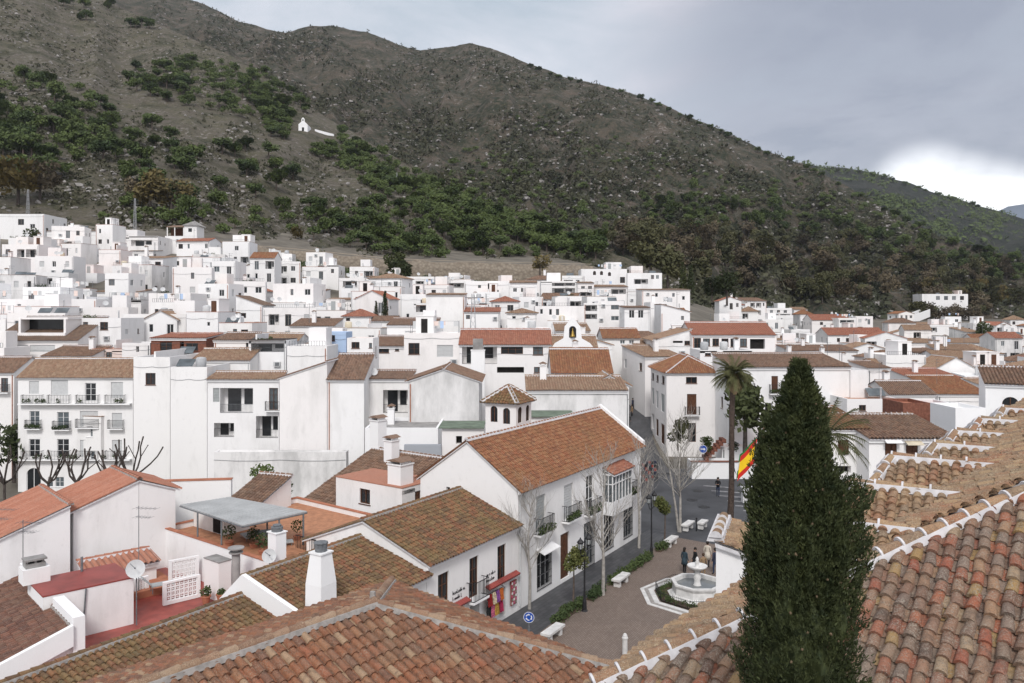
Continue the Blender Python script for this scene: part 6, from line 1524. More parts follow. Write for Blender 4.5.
# ramp / stairs
mb = MB(); pts = [P(868, 329, 365), P(893, 325, 380), P(902, 320, 395), P(925, 311, 415)]
for a, b in zip(pts, pts[1:]):
    n_ = V((b.y-a.y, -(b.x-a.x), 0)).normalized()
    for k, off in ((0, -2.2), (0, 2.2)):
        p, q = a+n_*off, b+n_*off; mb.hexa([V((p.x-.2, p.y-.3, p.z-3)), V((q.x+.2, q.y-.3, q.z-3)), V((q.x+.2, q.y+.3, q.z-3)), V((p.x-.2, p.y+.3, p.z-3)), V((p.x-.2, p.y-.3, p.z+1)), V((q.x+.2, q.y-.3, q.z+1)), V((q.x+.2, q.y+.3, q.z+1)), V((p.x-.2, p.y+.3, p.z+1))])
tag(mb.build('ramp', M['white_clean'], None, pts[0]-V((0, 0, 3))), 'white walled ramp climbing to the building on the wooded slope', 'ramp')
# --- filler houses: the rest of the village between the ones above
RF = random.Random(21)
def inside(poly, x, y):
    s = None
    for i in range(len(poly)):
        a, b = poly[i], poly[(i+1) % len(poly)]; c = (b.x-a.x)*(y-a.y)-(b.y-a.y)*(x-a.x)
        if abs(c) < 1e-9: continue
        if s is None: s = c > 0
        elif (c > 0) != s: return False
    return True
def clash(pts):
    cx, cy = sum(p.x for p in pts)/4, sum(p.y for p in pts)/4
    for f in FOOT:
        fx, fy = sum(p.x for p in f)/4, sum(p.y for p in f)/4
        if abs(fx-cx)+abs(fy-cy) > 60: continue
        for p in pts+[V((cx, cy, 0))]+[(pts[i]+pts[(i+1) % 4])/2 for i in range(4)]:
            if inside(f, p.x, p.y): return True
        for p in f:
            if inside(pts, p.x, p.y): return True
    return False
STREET = [(12.6, 86, 5.5), (14, 92, 5), (15.5, 100, 4.5), (17, 107, 4.5), (18.2, 116, 4.5), (19.5, 128, 4.5), (21, 72, 26), (14, 60, 16), (0, 30, 30)]
used = set(); MAN = list(HOUSES); nfill = 0
WRD = {'flat': ['flat-roofed white house', 'white cube house', 'plain white block house'], 'front': ['white house with a lean-to tiled roof', 'white cottage with sloping tiles'], 'gablex': ['white tiled house'], 'gabley': ['white gable-fronted house'], 'hip': ['white hip-roofed house']}
for d in (92, 100, 108, 117, 126, 136, 146, 157, 168, 179, 191, 203, 214, 226, 240, 256, 275, 300, 330):
    x = -.70*d
    while x < .70*d:
        W = RF.uniform(4.6, 9); dp = RF.uniform(5, 7.5)
        r = (x+W/2)/d; dd = d+RF.uniform(-3, 3)
        lim = interp(r, [-.64, -.4, -.15, .12, .21, .3, .36, .64], [226, 214, 205, 212, 195, 300, 335, 335])
        a = math.radians(RF.choice([0, 0, -8, 8, 14, -14])); U = V((math.cos(a), math.sin(a), 0)); N = V((math.sin(a), -math.cos(a), 0)); O = V((x, dd, 0))
        pts = [O+U*u-N*t for u, t in ((-.4, -.6), (W+.4, -.6), (W+.4, dp+.4), (-.4, dp+.4))]
        ok = dd < lim and not clash(pts) and not any((pts[0].x+pts[2].x)/2 > sx-W/2-sr and (pts[0].x+pts[2].x)/2 < sx+W/2+sr and abs((pts[0].y+pts[2].y)/2-sy) < sr+5 for sx, sy, sr in STREET) and nfill < 185
        if not ok: x += 2.5; continue
        c = (pts[0]+pts[2])/2
        g = max(ground(p.x, p.y) for p in pts); ht = RF.choice([3.6, 4.6, 5.4, 6.2, 6.8]) + (.6 if r < -.2 else 0)
        best = sorted(MAN, key=lambda h: ((h.tf(h.W/2, h.dep/2, 0)-c).length))
        lab = None
        roof = RF.choice(['flat']*(20 if r < .15 else 3)+['front', 'gablex', 'gabley', 'hip'])
        for hm in best[:6]:
            v = c-hm.tf(hm.W/2, hm.dep/2, 0)
            rel = 'behind' if v.y > abs(v.x) else 'in front of' if v.y < -abs(v.x) else 'right of' if v.x > 0 else 'left of'
            if (hm.label, rel) in used: continue
            used.add((hm.label, rel)); ref = hm.root['label']
            ws = ref.split()
            nm = RF.choice(WRD[roof])
            lab = f'{nm} {rel} the {ref}'
            if len(lab.split()) > 16: lab = ' '.join(['house', *rel.split(), 'the', *ws])
            if len(lab.split()) > 16: lab = None; continue
            break
        if lab is None: x += W+1; continue
        h = House(lab, 0, 0, math.degrees(a), O=O, W=W, ztop=g+ht, dep=dp, roof=roof, rh=RF.uniform(.8, 1.5), col=RF.choice(['t_tan', 't_brown', 't_tan', 't_red', 't_orange', 't_brown']), coping=RF.choice([None, None, 'terracotta', 't_tan']), wall=RF.choice(['white']*8+['white_old', 'white_clean']), group='white village houses', frame=RF.choice(['wood', 'white', 'white']))
        nw = max(1, int(W/2.2))
        for row in range(2 if ht > 5.8 else 1):
            for k in range(nw):
                if RF.random() < .25: continue
                u = W*(k+.5)/nw+RF.uniform(-.3, .3); w = RF.choice([.6, .8, 1.0, 1.2]); z = h.zt-(1.9 if roof != 'flat' else 2.3)-row*2.8
                kd = RF.choice('wwwllsf'); hh = 1.2
                if kd == 'l': w, hh = RF.uniform(1.6, 2.6), 1.8
                if kd == 'f': w, hh = 1.0, 2.0
                h.add_op('F', kd, '', u-w/2, u+w/2, z-(hh-1.2), z+1.2)
        h.build(); nfill += 1
        for e, k in enumerate(RF.sample('caadr', RF.choice([1, 1, 2, 3]))):
            u = RF.uniform(.2, .7)*W; zb = h.zt-.35 if roof == 'flat' else h.zt+.15
            if k == 'c': h.chimney(u, dp*.6, 1.4+(0 if roof == 'flat' else 1), .6, base=zb)
            elif k == 'a': h.antenna(u, dp*.6, 2.3+(0 if roof == 'flat' else 1.2), base=zb)
            elif k == 'd' and roof == 'flat': h.dish(u, .6, .45)
            elif k == 'r' and roof == 'flat': h.parapet_box(u*.6+.3, u*.6+.3+min(2.8, W*.4), dp*.5, dp-.3, h.zt-.3, h.zt+2.0)
        x += W+RF.uniform(.2, 1.6)
print('fillers', nfill, 'houses', len(HOUSES))
# ================================================================ terrain
def grid_mesh(name, rows, mat_, kind='structure', smooth=True):
    nr, nc = len(rows), len(rows[0])
    me = bpy.data.meshes.new(name)
    vs = [tuple(p) for r in rows for p in r]
    fs = [(i*nc+j, i*nc+j+1, (i+1)*nc+j+1, (i+1)*nc+j) for i in range(nr-1) for j in range(nc-1)]
    me.from_pydata(vs, [], fs); me.materials.append(mat_)
    me.polygons.foreach_set('use_smooth', [smooth]*len(fs)); me.update()
    o = bpy.data.objects.new(name, me); C.objects.link(o); o['kind'] = kind
    return o, BVHTree.FromPolygons(vs, fs)
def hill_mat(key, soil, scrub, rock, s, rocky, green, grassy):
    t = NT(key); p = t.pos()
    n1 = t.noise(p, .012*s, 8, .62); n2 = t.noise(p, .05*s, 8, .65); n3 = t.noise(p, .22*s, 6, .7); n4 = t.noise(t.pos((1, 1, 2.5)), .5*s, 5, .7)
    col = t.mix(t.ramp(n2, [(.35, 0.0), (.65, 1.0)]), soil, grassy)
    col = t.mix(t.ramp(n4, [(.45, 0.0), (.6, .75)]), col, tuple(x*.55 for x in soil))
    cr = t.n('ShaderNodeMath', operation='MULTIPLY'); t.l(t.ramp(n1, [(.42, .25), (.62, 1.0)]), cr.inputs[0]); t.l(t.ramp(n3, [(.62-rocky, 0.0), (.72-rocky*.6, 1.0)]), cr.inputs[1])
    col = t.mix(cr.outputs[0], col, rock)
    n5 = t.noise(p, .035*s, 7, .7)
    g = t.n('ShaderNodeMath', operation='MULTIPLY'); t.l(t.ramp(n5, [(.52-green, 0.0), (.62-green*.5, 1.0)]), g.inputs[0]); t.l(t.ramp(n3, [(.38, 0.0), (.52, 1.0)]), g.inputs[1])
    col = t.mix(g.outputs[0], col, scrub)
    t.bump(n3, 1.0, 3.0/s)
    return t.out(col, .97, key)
hill_mat('hill_near', (.122, .106, .085), (.042, .044, .024), (.26, .24, .22), 1.6, .1, .03, (.105, .098, .058))
hill_mat('hill_far', (.118, .093, .073), (.027, .033, .019), (.30, .275, .25), 1.0, .11, .14, (.092, .077, .052))
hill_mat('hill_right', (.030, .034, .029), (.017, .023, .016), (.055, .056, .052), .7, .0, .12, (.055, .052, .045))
def loft(name, cols, mat_, step, nv, amp, back, pw_=1.0, seed=0, fz=None):
    px = [c[0] for c in cols]; rows = []
    xs = []; x = px[0]
    while x <= px[-1]: xs.append(x); x += step
    for x in xs:
        df = interp(x, px, [c[1] for c in cols]); pc = interp(x, px, [c[2] for c in cols]); dc = interp(x, px, [c[3] for c in cols])
        f = V(((x-CX)/F*df, df, 0)); f.z = (ground(f.x, f.y) if fz is None else fz)-1.5
        pc += 1.6*mnoise.noise(V((x*.05, seed, 0)))+.8*mnoise.noise(V((x*.19, seed, 3)))
        c = P(x, pc, dc); row = []
        for i in range(nv+1):
            v = i/nv; q = f.lerp(c, v); q.z = f.z+(c.z-f.z)*v**pw_
            w = math.sin(math.pi*v)**.8
            q2 = V((q.x*.006, q.y*.006, seed))
            n = mnoise.fractal(q2, 1.0, 2.0, 5)*.9-abs(mnoise.noise(V((x*.018+seed, v*1.2, 1))))*.9
            q.z += amp*w*n+amp*.12*w*mnoise.noise(V((q.x*.05, q.y*.05, 2)))
            row.append(q)
        for i in range(1, 9):
            v = i/8; q = c+(c-f).normalized()*back*v; q.z = c.z-(c.z-f.z)*(v**1.4)*.9
            row.append(q)
        rows.append(row)
    return grid_mesh(name, rows, M[mat_])
def ground_sheet():
    rs = [6, 20, 40, 60, 75]+list(range(80, 300, 6))+list(range(300, 470, 12))+[500, 600, 800, 1200, 2000, 4000, 9000]
    rows = []
    for d in rs:
        row = []
        for i in range(91):
            k = -1.15+2.3*i/90; x = k*d
            z = ground(x, d)-.03
            if d > 470: z = max(ground(x*460/d, 460)*max(0, 1-(d-460)/1500), 0)-3
            row.append(V((x, d, z)))
        rows.append(row)
    # ground under and behind the viewer too
    rows.insert(0, [V((-400+800*i/90, -300, -.03)) for i in range(91)])
    rows[1] = [V((p.x*6, 0, -.03)) for p in rows[1]] if False else rows[1]
    return grid_mesh('ground', rows, M['ground'])
g_obj, g_bvh = ground_sheet()
h1c = [(-260, 252, -190, 1000), (-100, 252, -115, 950), (0, 254, -62, 900), (60, 256, -26, 860), (120, 258, 8, 800), (165, 258, 27, 740), (235, 260, 58, 680), (280, 262, 86, 640), (325, 264, 116, 600), (380, 266, 148, 545), (425, 266, 176, 500), (475, 266, 199, 455), (512, 266, 214, 425), (560, 266, 234, 390), (610, 268, 252, 350), (680, 275, 278, 318)]
h2c = [(-80, 400, -60, 1700), (100, 400, -22, 1580), (205, 400, 4, 1500), (240, 400, 22, 1450), (285, 400, 33, 1400), (300, 400, 28, 1400), (330, 400, 25, 1380), (370, 400, 33, 1350), (405, 400, 47, 1310), (420, 400, 50, 1300), (470, 390, 44, 1220), (490, 380, 47, 1190), (512, 370, 57, 1150), (562, 345, 76, 1080), (612, 315, 87, 1000), (662, 296, 104, 950), (687, 300, 116, 930), (727, 318, 132, 900), (762, 335, 150, 860), (797, 358, 162, 820), (832, 385, 178, 790), (887, 420, 210, 730), (947, 440, 240, 660), (1012, 450, 256, 620), (1100, 455, 275, 590), (1250, 460, 290, 560)]
h3c = [(740, 900, 175, 1750), (797, 900, 163, 1750), (820, 900, 167, 1740), (862, 900, 170, 1720), (900, 900, 180, 1700), (940, 900, 194, 1680), (985, 900, 207, 1660), (1024, 900, 219, 1640), (1100, 900, 238, 1600), (1250, 900, 262, 1550)]
h4c = [(930, 5200, 246, 6500), (985, 5200, 216, 6500), (1006, 5200, 207, 6500), (1030, 5200, 203, 6500), (1060, 5200, 207, 6500), (1200, 5200, 220, 6500)]
plain('hill_distant', (.10, .13, .17), .95, .12, .002)  # the blue of distant haze is put into this base colour
hill1, b1 = loft('hill', h1c, 'hill_near', 3, 110, 16, 420, 1.12, 1.3)
hill2, b2 = loft('mountain', h2c, 'hill_far', 3.5, 120, 55, 700, 1.15, 7.1)
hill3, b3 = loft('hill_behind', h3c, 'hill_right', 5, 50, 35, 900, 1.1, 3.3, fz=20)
hill4, b4 = loft('distant_mountain', h4c, 'hill_distant', 6, 16, 60, 2500, 1.1, 5.3, fz=60)
def hit(px, py, which=(1, 2, 3)):
    best = None; r = ray(px, py).normalized()
    for k in which:
        b = {0: g_bvh, 1: b1, 2: b2, 3: b3}[k]
        h = b.ray_cast(EYE, r)
        if h[0] is not None and (best is None or h[3] < best[1]): best = (h[0], h[3], k)
    return (best[0], best[2]) if best else (None, None)
# scrub and rocks
RS = random.Random(33)
def inpoly(poly, x, y):
    c = False; j = len(poly)-1
    for i in range(len(poly)):
        if (poly[i][1] > y) != (poly[j][1] > y) and x < (poly[j][0]-poly[i][0])*(y-poly[i][1])/(poly[j][1]-poly[i][1])+poly[i][0]: c = not c
        j = i
    return c
def scatter(poly, n, which, dens=None):
    xs = [p[0] for p in poly]; ys = [p[1] for p in poly]; out = []; tries = 0
    while len(out) < n and tries < n*40:
        tries += 1; x, y = RS.uniform(min(xs), max(xs)), RS.uniform(min(ys), max(ys))
        if not inpoly(poly, x, y): continue
        q, k = hit(x, y)
        if q is None or k not in which: continue
        if 292 < x < 340 and 114 < y < 150: continue
        if dens and RS.random() > dens(x, y): continue
        out.append((q, x, y))
    return out
def scrubs(name, poly, n, which, rng, m, flat=.7, thr=0.0):
    mb = MB()
    for q, x, y in scatter(poly, n, which, lambda x, y: max(0.05, min(1, .5+1.6*mnoise.noise(V((x*.02, y*.035, 4)))-thr))):
        r = RS.uniform(*rng)*(1 if RS.random() < .85 else 1.6)
        if m == 'rock': mb.blob(q+V((0, 0, r*flat*.3)), r, r*flat, 0, RS.uniform(0, 50), .5, 1, False)
        else: leaf_tuft(mb, q+V((0, 0, r*flat*.35)), r, 9, r*.5, 0, flat, RS)
    o = mb.build(name, M[m]); o['kind'] = 'stuff'
full1 = [(-40, 0), (700, 0), (700, 300), (-40, 260)]
full2 = [(150, 0), (1060, 0), (1060, 330), (150, 330)]
scrubs('scrub', full1, 9000, (1,), (.4, 1.3), 'leaf_scrub')
scrubs('scrub', full2, 11000, (2,), (1.1, 3.2), 'leaf_scrub', .9)
scrubs('scrub', [(760, 150), (1060, 150), (1060, 300), (760, 300)], 900, (3,), (3, 7), 'leaf_pine', .8)
plain('rock', (.27, .255, .24), .95, .3, .4)
scrubs('rocks', full1, 2200, (1,), (.3, 1.0), 'rock', .7)
scrubs('rocks', full2, 2600, (2,), (.6, 1.8), 'rock', .6)
# ================================================================ hillside trees
def crown_mesh(kind, seed, mat_):
    rd = random.Random(seed); mb = MB()
    if kind == 'pine':                               # umbrella pine, about 7 m wide at scale 1
        lobes = [(V((rd.uniform(-2.1, 2.1), rd.uniform(-2.1, 2.1), rd.uniform(3.0, 5.2))), rd.uniform(1.2, 1.8), .75) for _ in range(12)]
        sz, n = .5, 80
    elif kind == 'round':
        lobes = [(V((rd.uniform(-1.7, 1.7), rd.uniform(-1.7, 1.7), rd.uniform(2.6, 5.8))), rd.uniform(1.1, 1.8), .9) for _ in range(10)]
        sz, n = .40, 75
    elif kind == 'spire':
        lobes = [(V((rd.uniform(-.2, .2), rd.uniform(-.2, .2), 1.2+i*.95)), 1.15*(1-i/9.5)+.15, 1.2) for i in range(9)]
        sz, n = .28, 90
    for c, r, fl in lobes: leaf_tuft(mb, c, r, n, sz, 0, fl, rd)
    me_o = mb.build('crown', M[mat_]); me = me_o.data; bpy.data.objects.remove(me_o)
    mt = MB(); h = {'pine': 4.0, 'round': 3.6, 'spire': 8}[kind]
    mt.path([V((0, 0, -.6)), V((rd.uniform(-.15, .15), 0, h*.5)), V((rd.uniform(-.3, .3), rd.uniform(-.3, .3), h))], [.26, .2, .1], 6)
    for c, r, fl in lobes[:6]:
        if kind != 'spire': mt.tube(V((0, 0, h*.6)), c, .1, .04, 4)
    to = mt.build('trunk', M['bark_dark' if kind != 'pine' else 'bark']); tm = to.data; bpy.data.objects.remove(to)
    return me, tm
PINES = [crown_mesh('pine', s, 'leaf_pine') for s in range(6)]
OLIVE = [crown_mesh('round', 20+s, 'leaf_olive') for s in range(4)]
BROWN = [crown_mesh('round', 30+s, 'leaf_brown') for s in range(3)]
AUTUMN = [crown_mesh('round', 40+s, 'leaf_autumn') for s in range(2)]
BUSH = [crown_mesh('round', 50+s, 'leaf_pine') for s in range(3)]
DARK = [crown_mesh('round', 70+s, 'leaf_cypress') for s in range(2)]
SPIRE = [crown_mesh('spire', 60, 'leaf_cypress')]
def plant(name, var, q, sc, lab, group=None, cat='tree', szz=None):
    me, tm = RS.choice(var); r_ = empty(name, q); tag(r_, lab, cat, group)
    rz = RS.uniform(0, 6.28); s3 = (sc*RS.uniform(.9, 1.12), sc*RS.uniform(.9, 1.12), sc*(szz or RS.uniform(.88, 1.1)))
    for nm, d_ in (('crown', me), ('trunk', tm)):
        o = bpy.data.objects.new(nm, d_); C.objects.link(o); o.parent = r_; o.rotation_euler = (0, 0, rz); o.scale = s3
    return r_
TP = []
def spaced(lst, mind):
    out = []
    for q, x, y in lst:
        if all((q-p).length > mind for p in TP): TP.append(q); out.append((q, x, y))
    return out
def forest(name, var, poly, n, which, sc, lab, group, mind=3.5):
    for q, x, y in spaced(scatter(poly, n, which), mind): plant(name, var, q, RS.uniform(*sc), lab, group)
GPN = 'pines on the near hill'
forest('pine_tree', PINES, [(-10, 85), (60, 80), (120, 110), (118, 160), (60, 185), (-10, 180)], 38, (1,), (1.1, 1.7), 'dark green pine in the grove on the left edge of the rocky hill', 'pines of the left edge grove')
forest('pine_tree', PINES, [(60, 0), (170, 5), (200, 30), (130, 30), (60, 20)], 12, (1,), (1.1, 1.6), 'small dark pine on the upper left crest of the near hill', 'pines of the upper left crest')
forest('pine_tree', PINES, [(125, 70), (180, 62), (330, 85), (345, 120), (300, 130), (225, 115), (130, 95)], 52, (1,), (1.1, 1.6), 'rounded green pine in the clump above and left of the hillside chapel', 'pines above the chapel')
forest('pine_tree', PINES, [(255, 92), (325, 122), (420, 178), (520, 220), (600, 248), (600, 262), (510, 240), (410, 205), (330, 160), (265, 135)], 80, (1,), (1.0, 1.4), 'green pine in the belt running down the right crest of the near hill', 'pines of the right crest belt')
forest('pine_tree', PINES, [(110, 120), (235, 125), (300, 160), (300, 215), (230, 215), (110, 190)], 34, (1,), (1.0, 1.6), 'single dark pine standing on the bare middle slope of the near hill', 'pines of the middle slope')
forest('pine_tree', PINES, [(308, 208), (400, 205), (480, 215), (600, 238), (602, 262), (480, 258), (380, 262), (312, 235)], 68, (1, 2), (.85, 1.35), 'dark pine in the dense wood behind the village, above the stone bank', 'pines of the wood above the stone bank', 2.6)
forest('pine_tree', PINES, [(645, 198), (700, 200), (728, 215), (722, 232), (668, 232), (645, 215)], 44, (2,), (.9, 1.3), 'green pine in the square planted patch on the mountain slope', 'pines of the planted patch', 2.8)
mb = MB()                                           # the rest of the pine woods, too many to count
def fillwood(poly, n, which, sc_):
    for q, x, y in scatter(poly, n, which):
        s_ = RS.uniform(*sc_)
        for _ in range(4): leaf_tuft(mb, q+V((RS.uniform(-1.6, 1.6)*s_, RS.uniform(-1.6, 1.6)*s_, RS.uniform(2.2, 3.8)*s_)), 1.6*s_, 34, .55*s_, 0, .7, RS)
        mb.tube(q, q+V((0, 0, 3*s_)), .18, .1, 4, 1)
fillwood([(255, 92), (325, 122), (420, 178), (520, 220), (600, 246), (600, 262), (510, 244), (400, 208), (330, 165), (262, 130)], 270, (1,), (.9, 1.3))
fillwood([(322, 128), (420, 180), (520, 224), (604, 252), (560, 254), (430, 212), (345, 168)], 170, (1,), (.9, 1.25))
fillwood([(200, 60), (262, 72), (300, 100), (292, 116), (240, 100), (195, 80)], 55, (1,), (.95, 1.35))
fillwood([(-10, 85), (60, 82), (125, 110), (118, 165), (60, 190), (-10, 185)], 85, (1,), (1.0, 1.5))
fillwood([(125, 68), (180, 60), (330, 85), (345, 122), (300, 132), (225, 115), (130, 95)], 115, (1,), (.9, 1.4))
fillwood([(308, 205), (400, 203), (480, 212), (600, 236), (602, 264), (480, 260), (380, 264), (308, 240)], 130, (1, 2), (.8, 1.25))
fillwood([(430, 150), (500, 150), (620, 195), (640, 240), (600, 245), (520, 215), (450, 190)], 110, (2,), (.8, 1.3))
fillwood([(500, 110), (560, 120), (700, 170), (800, 215), (800, 235), (690, 195), (560, 150)], 70, (2,), (.7, 1.1))
fillwood([(640, 196), (705, 200), (735, 216), (725, 235), (665, 236), (640, 218)], 60, (2,), (.9, 1.2))
fillwood([(760, 180), (830, 178), (890, 212), (1020, 258), (1030, 285), (900, 258), (780, 215)], 120, (2,), (.9, 1.4))
fillwood([(100, 200), (240, 215), (300, 215), (300, 240), (200, 240), (100, 225)], 30, (1,), (.8, 1.2))
o = mb.build('pine_wood', [M['leaf_pine'], M['bark']]); o['kind'] = 'stuff'
GSK = 'trees on the mountain skyline'
for x in list(range(530, 742, 10))+[758, 766, 790, 806, 812, 820, 840, 852, 861, 875, 884, 897, 906, 918, 930, 941, 955, 966, 978, 990, 1003, 1014]:
    pc = interp(x, [c[0] for c in h2c], [c[2] for c in h2c]); dc = interp(x, [c[0] for c in h2c], [c[3] for c in h2c])
    if RS.random() < .85:
        q, k = hit(x+RS.uniform(-2, 2), pc+5, (2,))
        if q is not None: plant('pine_tree', PINES, q, RS.uniform(.9, 1.5), 'small tree silhouetted on the long descending mountain skyline', GSK)
for x in [838, 848, 860, 872, 884, 893, 905, 918, 925, 938, 946, 952, 960, 972, 978]:
    pc = interp(x, [c[0] for c in h3c], [c[2] for c in h3c])
    q, k = hit(x, pc+4, (3,))
    if q is not None: plant('pine_tree', PINES, q, RS.uniform(1.2, 1.9), 'tiny tree on the skyline of the low dark hill at the right', 'trees on the right hill skyline')
wood = [(590, 236), (700, 232), (830, 238), (930, 262), (1040, 280), (1040, 326), (960, 322), (900, 315), (780, 300), (700, 284), (640, 268)]
forest('broadleaf_tree', OLIVE+BROWN, wood, 225, (2, 1), (1.2, 2.1), 'olive and brown winter tree in the wood on the lower right slope', 'trees of the right wood', 4.0)
forest('broadleaf_tree', AUTUMN, [(920, 280), (1030, 290), (1030, 318), (940, 312)], 9, (2,), (1.2, 1.7), 'orange brown tree at the right end of the lower wood', 'orange trees of the right wood', 4)
forest('evergreen_tree', BUSH, [(690, 190), (900, 235), (1030, 275), (1030, 292), (900, 262), (760, 232)], 70, (2,), (1.2, 1.9), 'dark green tree in the green belt above the brown wood', 'trees of the upper green belt', 4)
def one(x, y, var, sc, lab, cat='tree', name='tree', which=(1, 2), szz=None):
    q, k = hit(x, y, which)
    if q is not None: plant(name, var, q, sc, lab, None, cat, szz)
one(18, 205, AUTUMN, 2.6, 'big yellow brown tree at the left edge above the large white house'); one(40, 200, BROWN, 2.0, 'bare brownish tree right of the yellow brown one at the left edge')
one(150, 212, AUTUMN, 2.5, 'tall golden brown tree on the slope left of the hillside villa'); one(172, 216, AUTUMN, 2.2, 'golden tree directly behind the hillside villa'); one(140, 205, BROWN, 1.6, 'dull brown tree left of the golden trees')
one(188, 222, BUSH, 1.5, 'dark round tree right of the golden trees, behind the villa'); one(298, 242, AUTUMN, .9, 'small reddish bush beside the dirt path above the stone bank', 'bush')
def gplant(x, y, d, var, sc, lab, cat='tree', name='tree', szz=None):
    p = P(x, y, d); q = V((p.x, p.y, min(p.z, 1e9))); plant(name, var, q, sc, lab, None, cat, szz)
gplant(683, 292, 225, SPIRE, 1.05, 'tall dark conifer, the left of two by the pale house with grey windows', 'conifer', 'cypress_tree'); gplant(691, 293, 226, SPIRE, .85, 'shorter dark conifer, the right of two by the pale house', 'conifer', 'cypress_tree')
gplant(727, 303, 240, DARK, 1.3, 'dark round tree at the lower right end of the centre slope houses'); gplant(712, 300, 240, DARK, 1.1, 'dark green tree between the conifers and the round tree'); gplant(650, 281, 236, OLIVE, 2.0, 'big olive green tree behind the top right white house'); gplant(668, 285, 236, OLIVE, 1.6, 'olive tree right of the big one, behind the top right house')
gplant(385, 318, 146, SPIRE, .52, 'taller of the two thin cypresses in the middle of the village', 'cypress', 'cypress_tree'); gplant(376, 318, 146, SPIRE, .38, 'shorter of the two thin cypresses in the middle of the village', 'cypress', 'cypress_tree')
gplant(399, 290, 205, DARK, 1.1, 'round dark tree between the terraced houses and the reddish roof'); gplant(31, 250, 208, DARK, .8, 'small dark bush tree above the wide dark loggias'); gplant(395, 275, 232, DARK, 1.0, 'dark tree at the edge of the stone bank')
gplant(745, 446, 82, DARK, .95, 'dark leafy tree behind the palm at the planter wall'); gplant(985, 343, 240, DARK, 1.0, 'dark green tree among the far right roofs'); gplant(540, 275, 233, AUTUMN, .9, 'yellowish bush tree at the foot of the hill behind the centre slope')
gplant(265, 503, 54, BUSH, .35, 'green shrub behind the pergola by the stained wall', 'shrub', 'shrub'); gplant(281, 504, 55, BUSH, .3, 'second green shrub by the stained wall, next to the brown ridge', 'shrub', 'shrub')
gplant(14, 478, 91, DARK, .9, 'dark tree in the gap left of the four-storey house')
gplant(705, 455, 83, BUSH, .28, 'small plant on top of the planter wall by the arrow sign', 'shrub', 'shrub'); gplant(734, 455, 84, BUSH, .22, 'small round plant on the planter wall behind the palm trunk', 'shrub', 'shrub'); gplant(678, 448, 85, OLIVE, .42, 'grey green shrub at the corner house by the planter wall', 'shrub', 'shrub')
for i, x in enumerate((918, 927, 935, 944, 952, 960, 969, 976)):
    p = P(x, 312, 418+4*(i % 3)); plant('broadleaf_tree', OLIVE+BROWN, V((p.x, p.y, 11.5)), RS.uniform(1.25, 1.6), 'winter tree in front of the long building above the zigzag ramp', 'trees before the long building')
# people far up the street
for i, (x, y, cl, lb) in enumerate(((15.2, 104, 'coat_black', 'person in black walking up the narrow street'), (16.9, 112, 'coat_navy', 'person in navy farther up the narrow street'), (16.2, 108, 'coat_tan', 'person in a tan coat in the middle of the narrow street'), (18.4, 121, 'coat_teal', 'person in dark teal at the far end of the narrow street'))):
    skin_figure('person', V((x, y, ground(x+1.5, y)+.07)), 1.4+i, 1.68, dict(coat=cl, legs='trousers', hair='hair_dark', group='people in the narrow street'), lb, .15)
for i, (x, y) in enumerate(((14.6, 112), (15.9, 119))):
    z = ground(x, y); o_ = empty('shop_awning', V((x, y, z))); tag(o_, ['dark shop awning on the left side of the narrow street', 'farther dark shop awning up the narrow street'][i], 'awning'); mb = MB()
    mb.hexa([V((x-.8, y, z+2.9)), V((x+.9, y-.3, z+2.3)), V((x+.9, y+3.7, z+2.3)), V((x-.8, y+4, z+2.9)), V((x-.8, y, z+2.97)), V((x+.9, y-.3, z+2.37)), V((x+.9, y+3.7, z+2.37)), V((x-.8, y+4, z+2.97))]); mb.build('canopy', M['awning_dark'], o_)
    mb = MB()
    for k in range(4): mb.box(x+.2, x+.8, y+.2+k*.9, y+.9+k*.9, z-.3, z+1.5+.15*(k % 2), k % 3)
    mb.build('goods', [M['coat_navy'], M['coat_tan'], M['coat_black']], o_)
